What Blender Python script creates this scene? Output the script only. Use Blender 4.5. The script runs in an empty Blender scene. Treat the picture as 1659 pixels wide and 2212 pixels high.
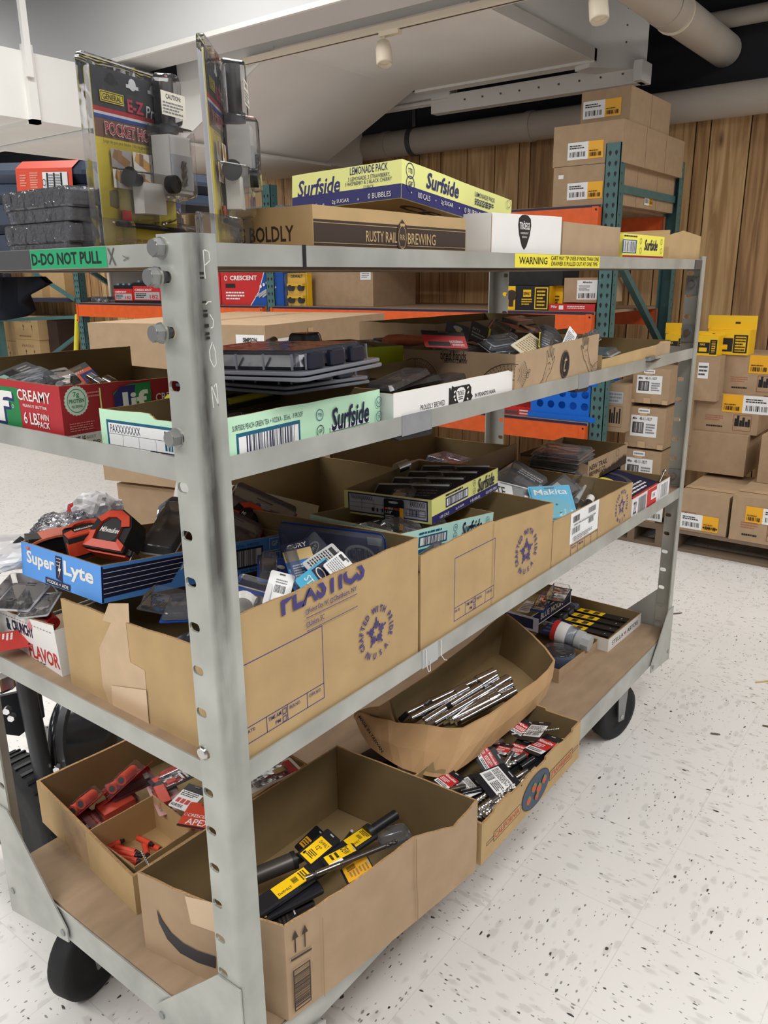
import bpy, math, random
from mathutils import Vector, Matrix, Euler
random.seed(7)
C = bpy.context.scene.collection
SC = bpy.context.scene
PI = math.pi
R = math.radians

# ---------------------------------------------------------------- camera
FPX, YAW, PITCH, ROLL = 1731.04, 0.65337, 0.284816, 0.0099958
CAM = Vector((-0.62438, -0.75284, 1.47141))
IW, IH = 1659.0, 2212.0
_f = Vector((math.cos(YAW)*math.cos(PITCH), math.sin(YAW)*math.cos(PITCH), -math.sin(PITCH)))
_r = Vector((math.sin(YAW), -math.cos(YAW), 0)); _d = _f.cross(_r)
_r2 = math.cos(ROLL)*_r + math.sin(ROLL)*_d
_d2 = -math.sin(ROLL)*_r + math.cos(ROLL)*_d
cd = bpy.data.cameras.new('camera'); cam = bpy.data.objects.new('camera', cd); C.objects.link(cam)
cd.sensor_fit = 'VERTICAL'; cd.sensor_height = 36; cd.lens = FPX/IH*36; cd.clip_start = 0.02
_m = Matrix.Identity(4)
for i in range(3):
    _m[i][0] = _r2[i]; _m[i][1] = -_d2[i]; _m[i][2] = -_f[i]; _m[i][3] = CAM[i]
cam.matrix_world = _m
SC.camera = cam
def _ray(px, py): return _r2*((px-IW/2)/FPX) + _d2*((py-IH/2)/FPX) + _f
def AZ(px, py, z): d = _ray(px, py); return CAM + d*((z-CAM.z)/d.z)
def AX(px, py, x): d = _ray(px, py); return CAM + d*((x-CAM.x)/d.x)
def AY(px, py, y): d = _ray(px, py); return CAM + d*((y-CAM.y)/d.y)

# ---------------------------------------------------------------- world, light, exposure
SC.view_settings.view_transform = 'Standard'; SC.view_settings.look = 'None'
SC.view_settings.exposure = -0.2; SC.view_settings.gamma = 1.0
SC.view_settings.use_curve_mapping = False
w = bpy.data.worlds.new('world'); SC.world = w; w.use_nodes = True
w.node_tree.nodes['Background'].inputs[0].default_value = (0.93, 0.96, 1.0, 1)
w.node_tree.nodes['Background'].inputs[1].default_value = 0.40
def area(name, loc, sx, sy, power, col=(1, .985, .96), rot=(0, 0, 0)):
    l = bpy.data.lights.new(name, 'AREA'); l.shape = 'RECTANGLE'; l.size = sx; l.size_y = sy
    l.energy = power; l.color = col
    o = bpy.data.objects.new(name, l); C.objects.link(o); o.location = loc; o.rotation_euler = rot
    return o
area('unseen_ceiling_lamp', (-2.4, 1.6, 3.3), 0.5, 4.0, 150)
area('unseen_ceiling_lamp', (-1.2, -1.4, 3.3), 4.0, 0.5, 82)
area('unseen_ceiling_lamp', (1.6, -2.0, 3.3), 3.0, 0.5, 74)
area('unseen_ceiling_lamp', (0.9, 1.4, 3.3), 0.4, 2.6, 46)
area('unseen_ceiling_lamp', (1.2, 2.4, 3.3), 1.8, 0.4, 36)  # added to bounce light up onto the ducts; no fixture known here
area('unseen_ceiling_lamp', (2.4, 7.2, 3.3), 3.0, 0.4, 80)  # extra light, put in to brighten the back-left floor
area('unseen_ceiling_lamp', (-1.5, 4.6, 3.3), 0.5, 3.0, 26)  # added to lift the left side, not a known fixture
area('unseen_ceiling_lamp', (0.8, 6.0, 3.3), 2.4, 0.4, 70)
area('unseen_ceiling_lamp', (4.0, -1.6, 3.2), 0.4, 2.0, 44)

# ---------------------------------------------------------------- materials
def lin(c): return c/12.92 if c <= .04045 else ((c+.055)/1.055)**2.4
def rgb(r, g, b): return (lin(r/255), lin(g/255), lin(b/255), 1)
MATS = {}
def mat(name, col, rough=.6, metal=0., var=0., scale=8., bump=0., spec=.4, coat=0., stretch=None, detail=6.):
    if name in MATS: return MATS[name]
    m = bpy.data.materials.new(name); m.use_nodes = True; MATS[name] = m
    nt = m.node_tree; b = nt.nodes['Principled BSDF']
    c = rgb(*col); b.inputs['Base Color'].default_value = c
    b.inputs['Roughness'].default_value = rough; b.inputs['Metallic'].default_value = metal
    b.inputs['Specular IOR Level'].default_value = spec; b.inputs['Coat Weight'].default_value = coat
    if var or bump:
        tc = nt.nodes.new('ShaderNodeTexCoord'); n = nt.nodes.new('ShaderNodeTexNoise')
        n.inputs['Scale'].default_value = scale; n.inputs['Detail'].default_value = detail
        mp = nt.nodes.new('ShaderNodeMapping'); nt.links.new(tc.outputs['Object'], mp.inputs[0])
        if stretch: mp.inputs['Scale'].default_value = stretch
        nt.links.new(mp.outputs[0], n.inputs['Vector'])
        if var:
            rp = nt.nodes.new('ShaderNodeValToRGB')
            rp.color_ramp.elements[0].position = .3; rp.color_ramp.elements[1].position = .7
            rp.color_ramp.elements[0].color = tuple(x*(1-var) for x in c[:3])+(1,)
            rp.color_ramp.elements[1].color = tuple(min(1, x*(1+var*.6)) for x in c[:3])+(1,)
            nt.links.new(n.outputs[0], rp.inputs[0]); nt.links.new(rp.outputs[0], b.inputs['Base Color'])
        if bump:
            bp = nt.nodes.new('ShaderNodeBump'); bp.inputs['Strength'].default_value = bump
            bp.inputs['Distance'].default_value = .002
            nt.links.new(n.outputs[0], bp.inputs['Height']); nt.links.new(bp.outputs[0], b.inputs['Normal'])
    return m
def clear_mat(name, tint=(255, 255, 255), refl=.22, haze=.025, rough=.08, bsc=26, bst=.35):
    if name in MATS: return MATS[name]
    m = bpy.data.materials.new(name); m.use_nodes = True; MATS[name] = m
    nt = m.node_tree; nt.nodes.remove(nt.nodes['Principled BSDF'])
    out = nt.nodes['Material Output']
    tr = nt.nodes.new('ShaderNodeBsdfTransparent'); tr.inputs[0].default_value = rgb(*tint)
    gl = nt.nodes.new('ShaderNodeBsdfGlossy'); gl.inputs['Roughness'].default_value = rough
    df = nt.nodes.new('ShaderNodeBsdfDiffuse'); df.inputs[0].default_value = rgb(*tint)
    lw = nt.nodes.new('ShaderNodeLayerWeight'); lw.inputs[0].default_value = refl
    tc = nt.nodes.new('ShaderNodeTexCoord'); nz = nt.nodes.new('ShaderNodeTexNoise'); nz.inputs['Scale'].default_value = bsc
    bp = nt.nodes.new('ShaderNodeBump'); bp.inputs['Strength'].default_value = bst; bp.inputs['Distance'].default_value = .006
    nt.links.new(tc.outputs['Object'], nz.inputs['Vector']); nt.links.new(nz.outputs[0], bp.inputs['Height'])
    nt.links.new(bp.outputs[0], gl.inputs['Normal']); nt.links.new(bp.outputs[0], lw.inputs['Normal'])
    m1 = nt.nodes.new('ShaderNodeMixShader'); m2 = nt.nodes.new('ShaderNodeMixShader')
    m1.inputs[0].default_value = haze
    nt.links.new(tr.outputs[0], m1.inputs[1]); nt.links.new(df.outputs[0], m1.inputs[2])
    nt.links.new(lw.outputs['Fresnel'], m2.inputs[0])
    nt.links.new(m1.outputs[0], m2.inputs[1]); nt.links.new(gl.outputs[0], m2.inputs[2])
    nt.links.new(m2.outputs[0], out.inputs[0])
    return m

KRAFT = mat('kraft_card', (185, 156, 113), .8, var=.10, scale=14, spec=.2)
KRAFT2 = mat('kraft_card_grey', (174, 148, 119), .8, var=.08, scale=18, spec=.2)
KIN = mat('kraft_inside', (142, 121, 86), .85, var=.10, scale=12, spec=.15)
KEDGE = mat('kraft_edge', (176, 142, 102), .9, var=.35, scale=260, spec=.1, stretch=(1, 1, .3))
KDARK = mat('brown_ink', (60, 46, 38), .7)
KSHADE = mat('kraft_scored', (150, 118, 84), .85)
TAPE = mat('clear_tape', (196, 166, 130), .28, spec=.5, var=.08, scale=30)
WHITE = mat('white_card', (232, 230, 226), .6, var=.03, scale=10)
WPAPER = mat('white_paper', (236, 236, 236), .55)
INK = mat('black_ink', (28, 27, 30), .55)
NAVY = mat('navy_ink', (44, 42, 104), .55)
NAVY2 = mat('deep_navy_ink', (22, 26, 62), .5)
PURP = mat('violet_ink', (70, 62, 120), .7)
LEMON = mat('pale_yellow_print', (236, 238, 150), .5)
LIME = mat('lime_print', (200, 212, 40), .55)
YEL2 = mat('yellow_print', (240, 232, 96), .5)
MINT = mat('mint_print', (196, 236, 204), .5)
AQUA = mat('aqua_print', (190, 232, 222), .5)
TEALINK = mat('teal_ink', (22, 92, 122), .5)
BLUE = mat('bright_blue_print', (92, 156, 232), .5)
SKYB = mat('sky_blue_print', (70, 176, 214), .4)
RED = mat('red_print', (196, 44, 44), .45)
DRED = mat('dark_red_print', (160, 40, 46), .5)
REDO = mat('orange_red_plastic', (214, 74, 48), .4)
GREEN = mat('green_print', (36, 128, 72), .5)
GTAPE = mat('green_tape', (44, 160, 108), .4)
YTAPE = mat('yellow_tape', (236, 222, 70), .45)
YEL = mat('yellow_plastic', (244, 196, 32), .4)
AMBER = mat('amber_print', (240, 176, 40), .4)
ORANGE = mat('orange_beam_paint', (226, 96, 40), .45, var=.10, scale=20)
TEAL = mat('teal_upright_paint', (76, 112, 112), .45, var=.12, scale=14)
BLACK = mat('black_plastic', (30, 30, 33), .4)
BGLOSS = mat('glossy_black_plastic', (34, 35, 40), .18, spec=.6)
BMATT = mat('black_rubber', (36, 36, 37), .75, var=.2, scale=30)
SLATE = mat('slate_plastic', (70, 80, 98), .42, var=.05, scale=20)
GREYB = mat('grey_blue_plastic', (124, 142, 156), .45)
GREY = mat('grey_print', (130, 132, 136), .5)
LGREY = mat('light_grey_plastic', (176, 178, 178), .45)
STEEL = mat('galvanised_steel', (178, 179, 173), .42, metal=.35, var=.24, scale=9, bump=.08)
STEEL2 = mat('worn_steel', (150, 152, 150), .42, metal=.35, var=.25, scale=14, bump=.08)
SDARK = mat('dark_steel', (92, 92, 94), .45, metal=.4)
SMUDGE = mat('grime', (96, 96, 92), .6, var=.3, scale=40)
CHROME = mat('chrome', (225, 225, 228), .12, metal=1.)
BRIGHT = mat('bright_steel', (190, 188, 184), .25, metal=1.)
GUN = mat('gunmetal', (96, 92, 90), .38, metal=.7)
MDF = mat('hardboard', (160, 136, 110), .7, var=.16, scale=10, stretch=(1, 3, 1))
DUCT = mat('duct_white', (234, 233, 229), .55, var=.04, scale=3)
DUCTS = mat('soffit_grey', (210, 210, 210), .6)
PIPE = mat('pipe_beige', (186, 176, 164), .6, var=.05, scale=4)
CREAM = mat('cream_enamel', (238, 226, 204), .4)
DARKC = mat('dark_ceiling_paint', (38, 40, 46), .8)
PALLET = mat('pallet_wood', (122, 104, 86), .85, var=.25, scale=12, stretch=(1, .15, 1))
CLEAR = clear_mat('clear_plastic')
CLEARG = clear_mat('frosted_plastic', (225, 228, 235), .28, .08, .15)
SMOKE = clear_mat('shrink_film', (205, 205, 212), .3, .05, .1)
FILM = clear_mat('crinkled_film', (225, 225, 232), .4, .10, .12, 70, 1.)
CLEARB = clear_mat('thick_clear_plastic', (250, 250, 252), .26, .035, .06)
RIMC = mat('clear_rim_grey', (112, 114, 122), .2, spec=.6)  # opaque grey puts the bright edges of clear plastic into the colour
SALMON = mat('salmon_plastic', (222, 122, 84), .4)
BLUEP = mat('blue_crate_plastic', (24, 104, 206), .4)
RBLUE = mat('royal_blue_print', (30, 78, 160), .4)
TAN = mat('tan_print', (206, 178, 120), .5)
ORNG = mat('orange_print', (228, 92, 40), .45)
WOODP = mat('photo_wood', (190, 150, 90), .5)

# ---------------------------------------------------------------- mesh building
class MB:
    def __init__(s): s.v = []; s.f = []; s.m = []; s.mats = []; s.s = []
    def mi(s, m):
        if m not in s.mats: s.mats.append(m)
        return s.mats.index(m)
    def add(s, vs, fs, m, smooth=False, M=None):
        o = len(s.v); k = s.mi(m)
        s.v += [tuple(M @ Vector(p)) if M else tuple(p) for p in vs]
        for f in fs: s.f.append([i+o for i in f]); s.m.append(k); s.s.append(smooth)
    def box(s, a, b, m, M=None):
        x0, y0, z0 = a; x1, y1, z1 = b
        s.add([(x0, y0, z0), (x1, y0, z0), (x1, y1, z0), (x0, y1, z0), (x0, y0, z1), (x1, y0, z1), (x1, y1, z1), (x0, y1, z1)],
              [(0, 3, 2, 1), (4, 5, 6, 7), (0, 1, 5, 4), (1, 2, 6, 5), (2, 3, 7, 6), (3, 0, 4, 7)], m, M=M)
    def tube(s, p0, p1, r0, m, r1=None, n=12, caps=True, smooth=True, M=None):
        p0 = Vector(p0); p1 = Vector(p1); r1 = r0 if r1 is None else r1
        d = (p1-p0).normalized(); a = d.orthogonal().normalized(); b = d.cross(a)
        vs = []
        for p, r in ((p0, r0), (p1, r1)):
            vs += [p+(a*math.cos(2*PI*i/n)+b*math.sin(2*PI*i/n))*r for i in range(n)]
        s.add(vs, [(i, (i+1) % n, n+(i+1) % n, n+i) for i in range(n)], m, smooth, M)
        if caps: s.add(vs, [tuple(range(n))[::-1], tuple(range(n, 2*n))], m, False, M)
    def path(s, pts, r, m, n=8, M=None):
        for a, b in zip(pts[:-1], pts[1:]): s.tube(a, b, r, m, n=n, M=M)
    def lathe(s, prof, m, n=24, M=None, smooth=True):   # prof: (radius, height) along +z
        vs = [(r*math.cos(2*PI*i/n), r*math.sin(2*PI*i/n), z) for r, z in prof for i in range(n)]
        k = len(prof)
        fs = [(j*n+i, j*n+(i+1) % n, (j+1)*n+(i+1) % n, (j+1)*n+i) for j in range(k-1) for i in range(n)]
        s.add(vs, fs, m, smooth, M)
        s.add(vs, [tuple(range(n))[::-1], tuple(range((k-1)*n, k*n))], m, False, M)
    def rprism(s, w, h, z0, z1, r, m, ch=0., n=4, M=None, taper=0.):   # rounded rectangle, centred, chamfered rims
        def ring(w, h, r, z):
            pts = []
            for cx, cy, a0 in ((w/2-r, h/2-r, 0), (-w/2+r, h/2-r, 90), (-w/2+r, -h/2+r, 180), (w/2-r, -h/2+r, 270)):
                for i in range(n+1):
                    a = R(a0+90*i/n); pts.append((cx+r*math.cos(a), cy+r*math.sin(a), z))
            return pts
        k = 4*(n+1)
        if ch: rs = [ring(w-2*ch, h-2*ch, max(r-ch, .0002), z0), ring(w, h, r, z0+ch), ring(w-2*taper, h-2*taper, r, z1-ch), ring(w-2*ch-2*taper, h-2*ch-2*taper, max(r-ch, .0002), z1)]
        else: rs = [ring(w, h, r, z0), ring(w-2*taper, h-2*taper, r, z1)]
        vs = sum(rs, []); q = len(rs)
        s.add(vs, [(j*k+i, j*k+(i+1) % k, (j+1)*k+(i+1) % k, (j+1)*k+i) for j in range(q-1) for i in range(k)]
              + [tuple(range(k))[::-1], tuple(range((q-1)*k, q*k))], m, M=M)
    def prism(s, poly, O, u, v, n, m, M=None):           # flat polygon (u,v coords) extruded along n
        O, u, v, n = Vector(O), Vector(u), Vector(v), Vector(n)
        a = [O+u*x+v*y for x, y in poly]; k = len(a)
        s.add(a+[p+n for p in a], [tuple(range(k))[::-1], tuple(range(k, 2*k))]+[(i, (i+1) % k, k+(i+1) % k, k+i) for i in range(k)], m, M=M)
    def build(s, name, parent=None, loc=None, rot=None):
        me = bpy.data.meshes.new(name); me.from_pydata(s.v, [], s.f)
        for m in s.mats: me.materials.append(m)
        me.polygons.foreach_set('material_index', s.m); me.polygons.foreach_set('use_smooth', s.s)
        me.update()
        o = bpy.data.objects.new(name, me); C.objects.link(o)
        if parent: o.parent = parent
        if loc is not None: o.location = loc
        if rot is not None: o.rotation_euler = rot
        return o
def tag(o, label=None, cat=None, group=None, kind=None):
    if label: o['label'] = label
    if cat: o['category'] = cat
    if group: o['group'] = group
    if kind: o['kind'] = kind
    return o
def thing(name, label, cat, loc=(0, 0, 0), rot=(0, 0, 0), group=None):
    o = bpy.data.objects.new(name, None); C.objects.link(o); o.empty_display_size = .05
    o.location = loc; o.rotation_euler = rot
    return tag(o, label, cat, group)
def struct(o): o['kind'] = 'structure'; return o
def copy_tree(o, parent=None):
    c = o.copy(); C.objects.link(c)
    if parent: c.parent = parent
    for ch in list(o.children): copy_tree(ch, c)
    return c
def pose(o, loc, rot=(0, 0, 0)): o.location = loc; o.rotation_euler = rot; return o
def clone(o, label, loc, rot, group=None):
    c = copy_tree(o); c['label'] = label
    if group: c['group'] = group
    return pose(c, loc, rot)

# ---------------------------------------------------------------- printing on a face
_T = {}
def text2d(s, bold=0., shear=0.):
    key = (s, bold, shear)
    if key in _T: return _T[key]
    cu = bpy.data.curves.new('t', 'FONT'); cu.body = s; cu.resolution_u = 2; cu.offset = bold; cu.shear = shear
    ob = bpy.data.objects.new('t', cu); me = bpy.data.meshes.new_from_object(ob)
    vs = [(v.co.x, v.co.y) for v in me.vertices]; fs = [tuple(p.vertices) for p in me.polygons]
    bpy.data.objects.remove(ob); bpy.data.curves.remove(cu); bpy.data.meshes.remove(me)
    x0 = min(v[0] for v in vs); x1 = max(v[0] for v in vs); y0 = min(v[1] for v in vs); y1 = max(v[1] for v in vs)
    _T[key] = ([((x-x0)/(x1-x0), (y-y0)/(y1-y0)) for x, y in vs], fs, (x1-x0)/(y1-y0)); return _T[key]
class Face:
    """a flat print area: origin O, right u, up v, outward n (metres)"""
    def __init__(s, mb, O, u, v, n, eps=.00018):
        s.mb = mb; s.O = Vector(O); s.u = Vector(u).normalized(); s.v = Vector(v).normalized(); s.n = Vector(n).normalized(); s.e = eps; s.k = 0
    def P(s, x, y): return s.O+s.u*x+s.v*y+s.n*(s.e*s.k)
    def poly(s, pts, m, lay=1):
        s.k += lay; s.mb.add([s.P(x, y) for x, y in pts], [tuple(range(len(pts)))], m)
    def rect(s, x0, y0, x1, y1, m, lay=1): s.poly([(x0, y0), (x1, y0), (x1, y1), (x0, y1)], m, lay)
    def line(s, x0, y0, x1, y1, w, m, lay=0):
        dx, dy = x1-x0, y1-y0; l = math.hypot(dx, dy) or 1; a, b = -dy/l*w/2, dx/l*w/2
        s.poly([(x0+a, y0+b), (x0-a, y0-b), (x1-a, y1-b), (x1+a, y1+b)], m, lay)
    def pline(s, pts, w, m):
        s.k += 1
        for a, b in zip(pts[:-1], pts[1:]): s.line(*a, *b, w, m)
    def frame(s, x0, y0, x1, y1, w, m):
        s.k += 1
        s.rect(x0, y0, x1, y0+w, m, 0); s.rect(x0, y1-w, x1, y1, m, 0); s.rect(x0, y0+w, x0+w, y1-w, m, 0); s.rect(x1-w, y0+w, x1, y1-w, m, 0)
    def text(s, t, x0, y0, x1, y1, m, bold=0., shear=0., rot=0., f=None):
        vs, fs, asp = text2d(t, bold, shear); s.k += 1
        c, sn = math.cos(rot), math.sin(rot); w, h = x1-x0, y1-y0
        f = f or (lambda x, y: (x0+x*c-y*sn, y0+x*sn+y*c))
        s.mb.add([s.P(*f(x*w, y*h)) for x, y in vs], fs, m)
    def label(s, t, x, y, h, m, bold=0., shear=0., squeeze=1., rot=0., anchor=0.):     # natural aspect, cap height h
        asp = text2d(t, bold, shear)[2]; wd = asp*h*squeeze
        c, sn = math.cos(rot), math.sin(rot)
        x -= wd*anchor*c; y -= wd*anchor*sn
        s.text(t, x, y, x+wd, y+h, m, bold, shear, rot); return wd
    def disc(s, cx, cy, r, m, n=20, ry=None):
        ry = ry or r; s.poly([(cx+r*math.cos(2*PI*i/n), cy+ry*math.sin(2*PI*i/n)) for i in range(n)], m)
    def ring(s, cx, cy, r, w, m, n=20, ry=None):
        ry = ry or r; s.k += 1
        for i in range(n):
            a, b = 2*PI*i/n, 2*PI*(i+1)/n
            s.poly([(cx+(r-w)*math.cos(a), cy+(ry-w)*math.sin(a)), (cx+r*math.cos(a), cy+ry*math.sin(a)), (cx+r*math.cos(b), cy+ry*math.sin(b)), (cx+(r-w)*math.cos(b), cy+(ry-w)*math.sin(b))], m, 0)
    def bars(s, x0, y0, x1, y1, m, seed=1, n=30, vert=False):
        rd = random.Random(seed); s.k += 1; ws = [rd.choice((1, 1, 2, 3)) for _ in range(2*n)]; tot = sum(ws); p = 0
        for i, q in enumerate(ws):
            a, b = p/tot, (p+q)/tot; p += q
            if i % 2 == 0:
                if vert: s.rect(x0, y0+(y1-y0)*a, x1, y0+(y1-y0)*b, m, 0)
                else: s.rect(x0+(x1-x0)*a, y0, x0+(x1-x0)*b, y1, m, 0)
    def greek(s, x0, y0, x1, y1, rows, m, seed=1, fill=.5):       # small print shown as broken lines
        rd = random.Random(seed); s.k += 1; dh = (y1-y0)/rows
        for i in range(rows):
            x = x0; y = y1-dh*(i+.75); e = x1-(x1-x0)*rd.random()*.3
            while x < e:
                l = (x1-x0)*rd.uniform(.05, .16); s.rect(x, y, min(x+l, e), y+dh*fill, m, 0); x += l+(x1-x0)*.025
    def arc(s, t, cx, cy, r, a0, a1, h, m, bold=0.):              # lettering along a circle, a0 > a1 runs clockwise
        s.k += 1; n = len(t)
        for i, ch in enumerate(t):
            if ch == ' ': continue
            a = R(a0+(a1-a0)*(i/(n-1))); cw = a1 < a0
            if ch == '.':
                q = r+h*.9 if not cw else r+h*.1
                s.poly([(cx+q*math.cos(a)+h*.09*math.cos(t_), cy+q*math.sin(a)+h*.09*math.sin(t_)) for t_ in (0, 1.57, 3.14, 4.71)], m, 0); continue
            th = a-PI/2 if cw else a+PI/2
            vs, fs, asp = text2d(ch, bold); wd = asp*h*(.8 if ch not in 'I.' else 1)
            rr = r if cw else r+h
            c, sn = math.cos(th), math.sin(th)
            bx, by = cx+rr*math.cos(a), cy+rr*math.sin(a)
            s.mb.add([s.P(bx+(x-.5)*wd*c-y*h*sn, by+(x-.5)*wd*sn+y*h*c) for x, y in vs], fs, m)

# ---------------------------------------------------------------- cartons and trays
def wall_pts(h, n):
    """height profile: number or [(s,h),...] -> list of (s,h)"""
    if isinstance(h, (int, float)): h = [(0, h), (1, h)]
    out = []
    for (s0, h0), (s1, h1) in zip(h[:-1], h[1:]):
        for i in range(n): out.append((s0+(s1-s0)*i/n, h0+(h1-h0)*i/n))
    out.append(h[-1]); return out
def carton(P4, heights, mo, mi, t=.004, bulge=(0, 0, 0, 0), rough=0., seed=0, nseg=6, flare=0., edge=None, floor=True):
    """open box from four base corners (front-left, front-right, back-right, back-left), wall height profiles per wall
    (front, right, back, left). Returns the mesh builder and a Face per wall."""
    mb = MB(); rd = random.Random(seed)
    mo = mo if isinstance(mo, (list, tuple)) else [mo]*4
    P = [Vector((p[0], p[1], 0)) for p in P4]; faces = []
    cen = sum(P, Vector())/4
    for i in range(4):
        a, b = P[i], P[(i+1) % 4]; d = b-a; L = d.length; u = d.normalized(); nrm = Vector((u.y, -u.x, 0))
        pts = wall_pts(heights[i], nseg)
        ov = []; iv = []
        for s, h in pts:
            q = a+d*s; bl = bulge[i]*4*s*(1-s)
            hh = h+(rd.uniform(-rough, rough) if 0 < s < 1 else 0)
            o0 = q+nrm*bl*.4; o1 = q+nrm*(bl+flare*hh)+Vector((0, 0, hh))
            ov += [o0, o1]
            e = t/L
            ss = min(max(s, e), 1-e); qi = a+d*ss
            iv += [qi+nrm*(bl*.4-t)+Vector((0, 0, t)), qi+nrm*(bl+flare*hh-t)+Vector((0, 0, hh))]
        k = len(pts)
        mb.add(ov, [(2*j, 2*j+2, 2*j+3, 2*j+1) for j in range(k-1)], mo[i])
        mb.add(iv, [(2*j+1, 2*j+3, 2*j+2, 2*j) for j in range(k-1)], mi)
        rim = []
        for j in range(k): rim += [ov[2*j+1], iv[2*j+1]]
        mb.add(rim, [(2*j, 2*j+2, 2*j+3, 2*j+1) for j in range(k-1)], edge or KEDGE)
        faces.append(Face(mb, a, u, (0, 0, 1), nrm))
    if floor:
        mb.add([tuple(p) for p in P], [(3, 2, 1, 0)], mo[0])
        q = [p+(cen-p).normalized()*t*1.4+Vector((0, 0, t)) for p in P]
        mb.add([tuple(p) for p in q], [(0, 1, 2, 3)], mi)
    return mb, faces
def rectP(L, W): return [(0, 0), (L, 0), (L, W), (0, W)]
def closed(L, W, H, m, mt=None, ch=.0015):
    """sealed box with crisp bevelled edges and a taped seam on top; faces: front, right, back, left, top"""
    mb = MB()
    mb.add([(0, 0, 0), (L, 0, 0), (L, W, 0), (0, W, 0), (0, 0, H), (L, 0, H), (L, W, H), (0, W, H)],
           [(0, 3, 2, 1), (4, 5, 6, 7), (0, 1, 5, 4), (1, 2, 6, 5), (2, 3, 7, 6), (3, 0, 4, 7)], m)
    F = [Face(mb, (0, 0, 0), (1, 0, 0), (0, 0, 1), (0, -1, 0), .0006), Face(mb, (L, 0, 0), (0, 1, 0), (0, 0, 1), (1, 0, 0), .0006),
         Face(mb, (L, W, 0), (-1, 0, 0), (0, 0, 1), (0, 1, 0), .0006), Face(mb, (0, W, 0), (0, -1, 0), (0, 0, 1), (-1, 0, 0), .0006),
         Face(mb, (0, 0, H), (1, 0, 0), (0, 1, 0), (0, 0, 1), .0006)]
    return mb, F
# ================================================================ THE SETTING
def floor_mat():
    m = bpy.data.materials.new('vinyl_floor_tile'); m.use_nodes = True; nt = m.node_tree; N = nt.nodes.new; Lk = nt.links.new
    b = nt.nodes['Principled BSDF']; b.inputs['Roughness'].default_value = .32; b.inputs['Specular IOR Level'].default_value = .45
    tc = N('ShaderNodeTexCoord'); sep = N('ShaderNodeSeparateXYZ'); Lk(tc.outputs['Object'], sep.inputs[0])
    def mth(op, a, bb=None, c=None):
        n = N('ShaderNodeMath'); n.operation = op
        for i, q in enumerate((a, bb, c)):
            if q is None: continue
            if isinstance(q, (int, float)): n.inputs[i].default_value = q
            else: Lk(q, n.inputs[i])
        return n.outputs[0]
    T = .3048
    fx = mth('DIVIDE', mth('SUBTRACT', sep.outputs[0], .666), T); fy = mth('DIVIDE', mth('SUBTRACT', sep.outputs[1], .030), T)
    ix = mth('FLOOR', fx); iy = mth('FLOOR', fy)
    par = mth('PINGPONG', mth('ADD', ix, iy), 1.0)
    # grain direction turns a quarter from tile to tile
    sx = mth('ADD', mth('MULTIPLY', sep.outputs[0], mth('SUBTRACT', 1.0, mth('MULTIPLY', par, .55))), mth('MULTIPLY', ix, 3.7))
    sy = mth('ADD', mth('MULTIPLY', sep.outputs[1], mth('ADD', .45, mth('MULTIPLY', par, .55))), mth('MULTIPLY', iy, 5.3))
    cb = N('ShaderNodeCombineXYZ'); Lk(sx, cb.inputs[0]); Lk(sy, cb.inputs[1])
    def flecks(scale, th, off, soft=.02):
        v = N('ShaderNodeTexVoronoi'); v.inputs['Scale'].default_value = scale; v.inputs['Randomness'].default_value = 1
        a = N('ShaderNodeVectorMath'); a.operation = 'ADD'; a.inputs[1].default_value = (off, off*1.7, off*.3); 
        nz = N('ShaderNodeTexNoise'); nz.inputs['Scale'].default_value = scale*1.6; Lk(cb.outputs[0], nz.inputs['Vector'])
        wm = N('ShaderNodeVectorMath'); wm.operation = 'MULTIPLY_ADD'; wm.inputs[1].default_value = (.5/scale,)*3
        Lk(nz.outputs['Color'], wm.inputs[0]); Lk(cb.outputs[0], wm.inputs[2])
        Lk(wm.outputs[0], a.inputs[0]); Lk(a.outputs[0], v.inputs['Vector'])
        rnd = N('ShaderNodeSeparateColor'); Lk(v.outputs['Color'], rnd.inputs[0])
        lim = mth('MULTIPLY', mth('POWER', rnd.outputs[0], 2.0), th)
        return mth('SMOOTH_MIN', mth('MAXIMUM', mth('DIVIDE', mth('SUBTRACT', lim, v.outputs['Distance']), soft), 0), 1.0, .02)
    d1 = flecks(52, .20, 0., .03); d2 = flecks(120, .32, 4.2, .05); d3 = flecks(60, .75, 9.1, .3)
    dark = mth('MINIMUM', mth('ADD', d1, mth('MULTIPLY', d2, .7)), 1.)
    ex = mth('ABSOLUTE', mth('SUBTRACT', mth('FRACT', fx), .5)); ey = mth('ABSOLUTE', mth('SUBTRACT', mth('FRACT', fy), .5))
    seam = mth('GREATER_THAN', mth('MAXIMUM', ex, ey), .4965)
    nz = N('ShaderNodeTexNoise'); nz.inputs['Scale'].default_value = 1.7; nz.inputs['Detail'].default_value = 5; Lk(tc.outputs['Object'], nz.inputs['Vector'])
    c0 = N('ShaderNodeMix'); c0.data_type = 'RGBA'; c0.inputs['A'].default_value = rgb(224, 221, 216); c0.inputs['B'].default_value = rgb(236, 234, 231); Lk(nz.outputs[0], c0.inputs['Factor'])
    def over(a, col, fac):
        n = N('ShaderNodeMix'); n.data_type = 'RGBA'; Lk(a, n.inputs['A']); n.inputs['B'].default_value = rgb(*col); Lk(fac, n.inputs['Factor']); return n.outputs['Result']
    c = over(c0.outputs['Result'], (206, 203, 199), mth('MULTIPLY', d3, .7)); c = over(c, (70, 68, 68), dark); c = over(c, (190, 186, 180), mth('MULTIPLY', seam, .35))
    Lk(c, b.inputs['Base Color']); return m
FLOORM = floor_mat()
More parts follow.
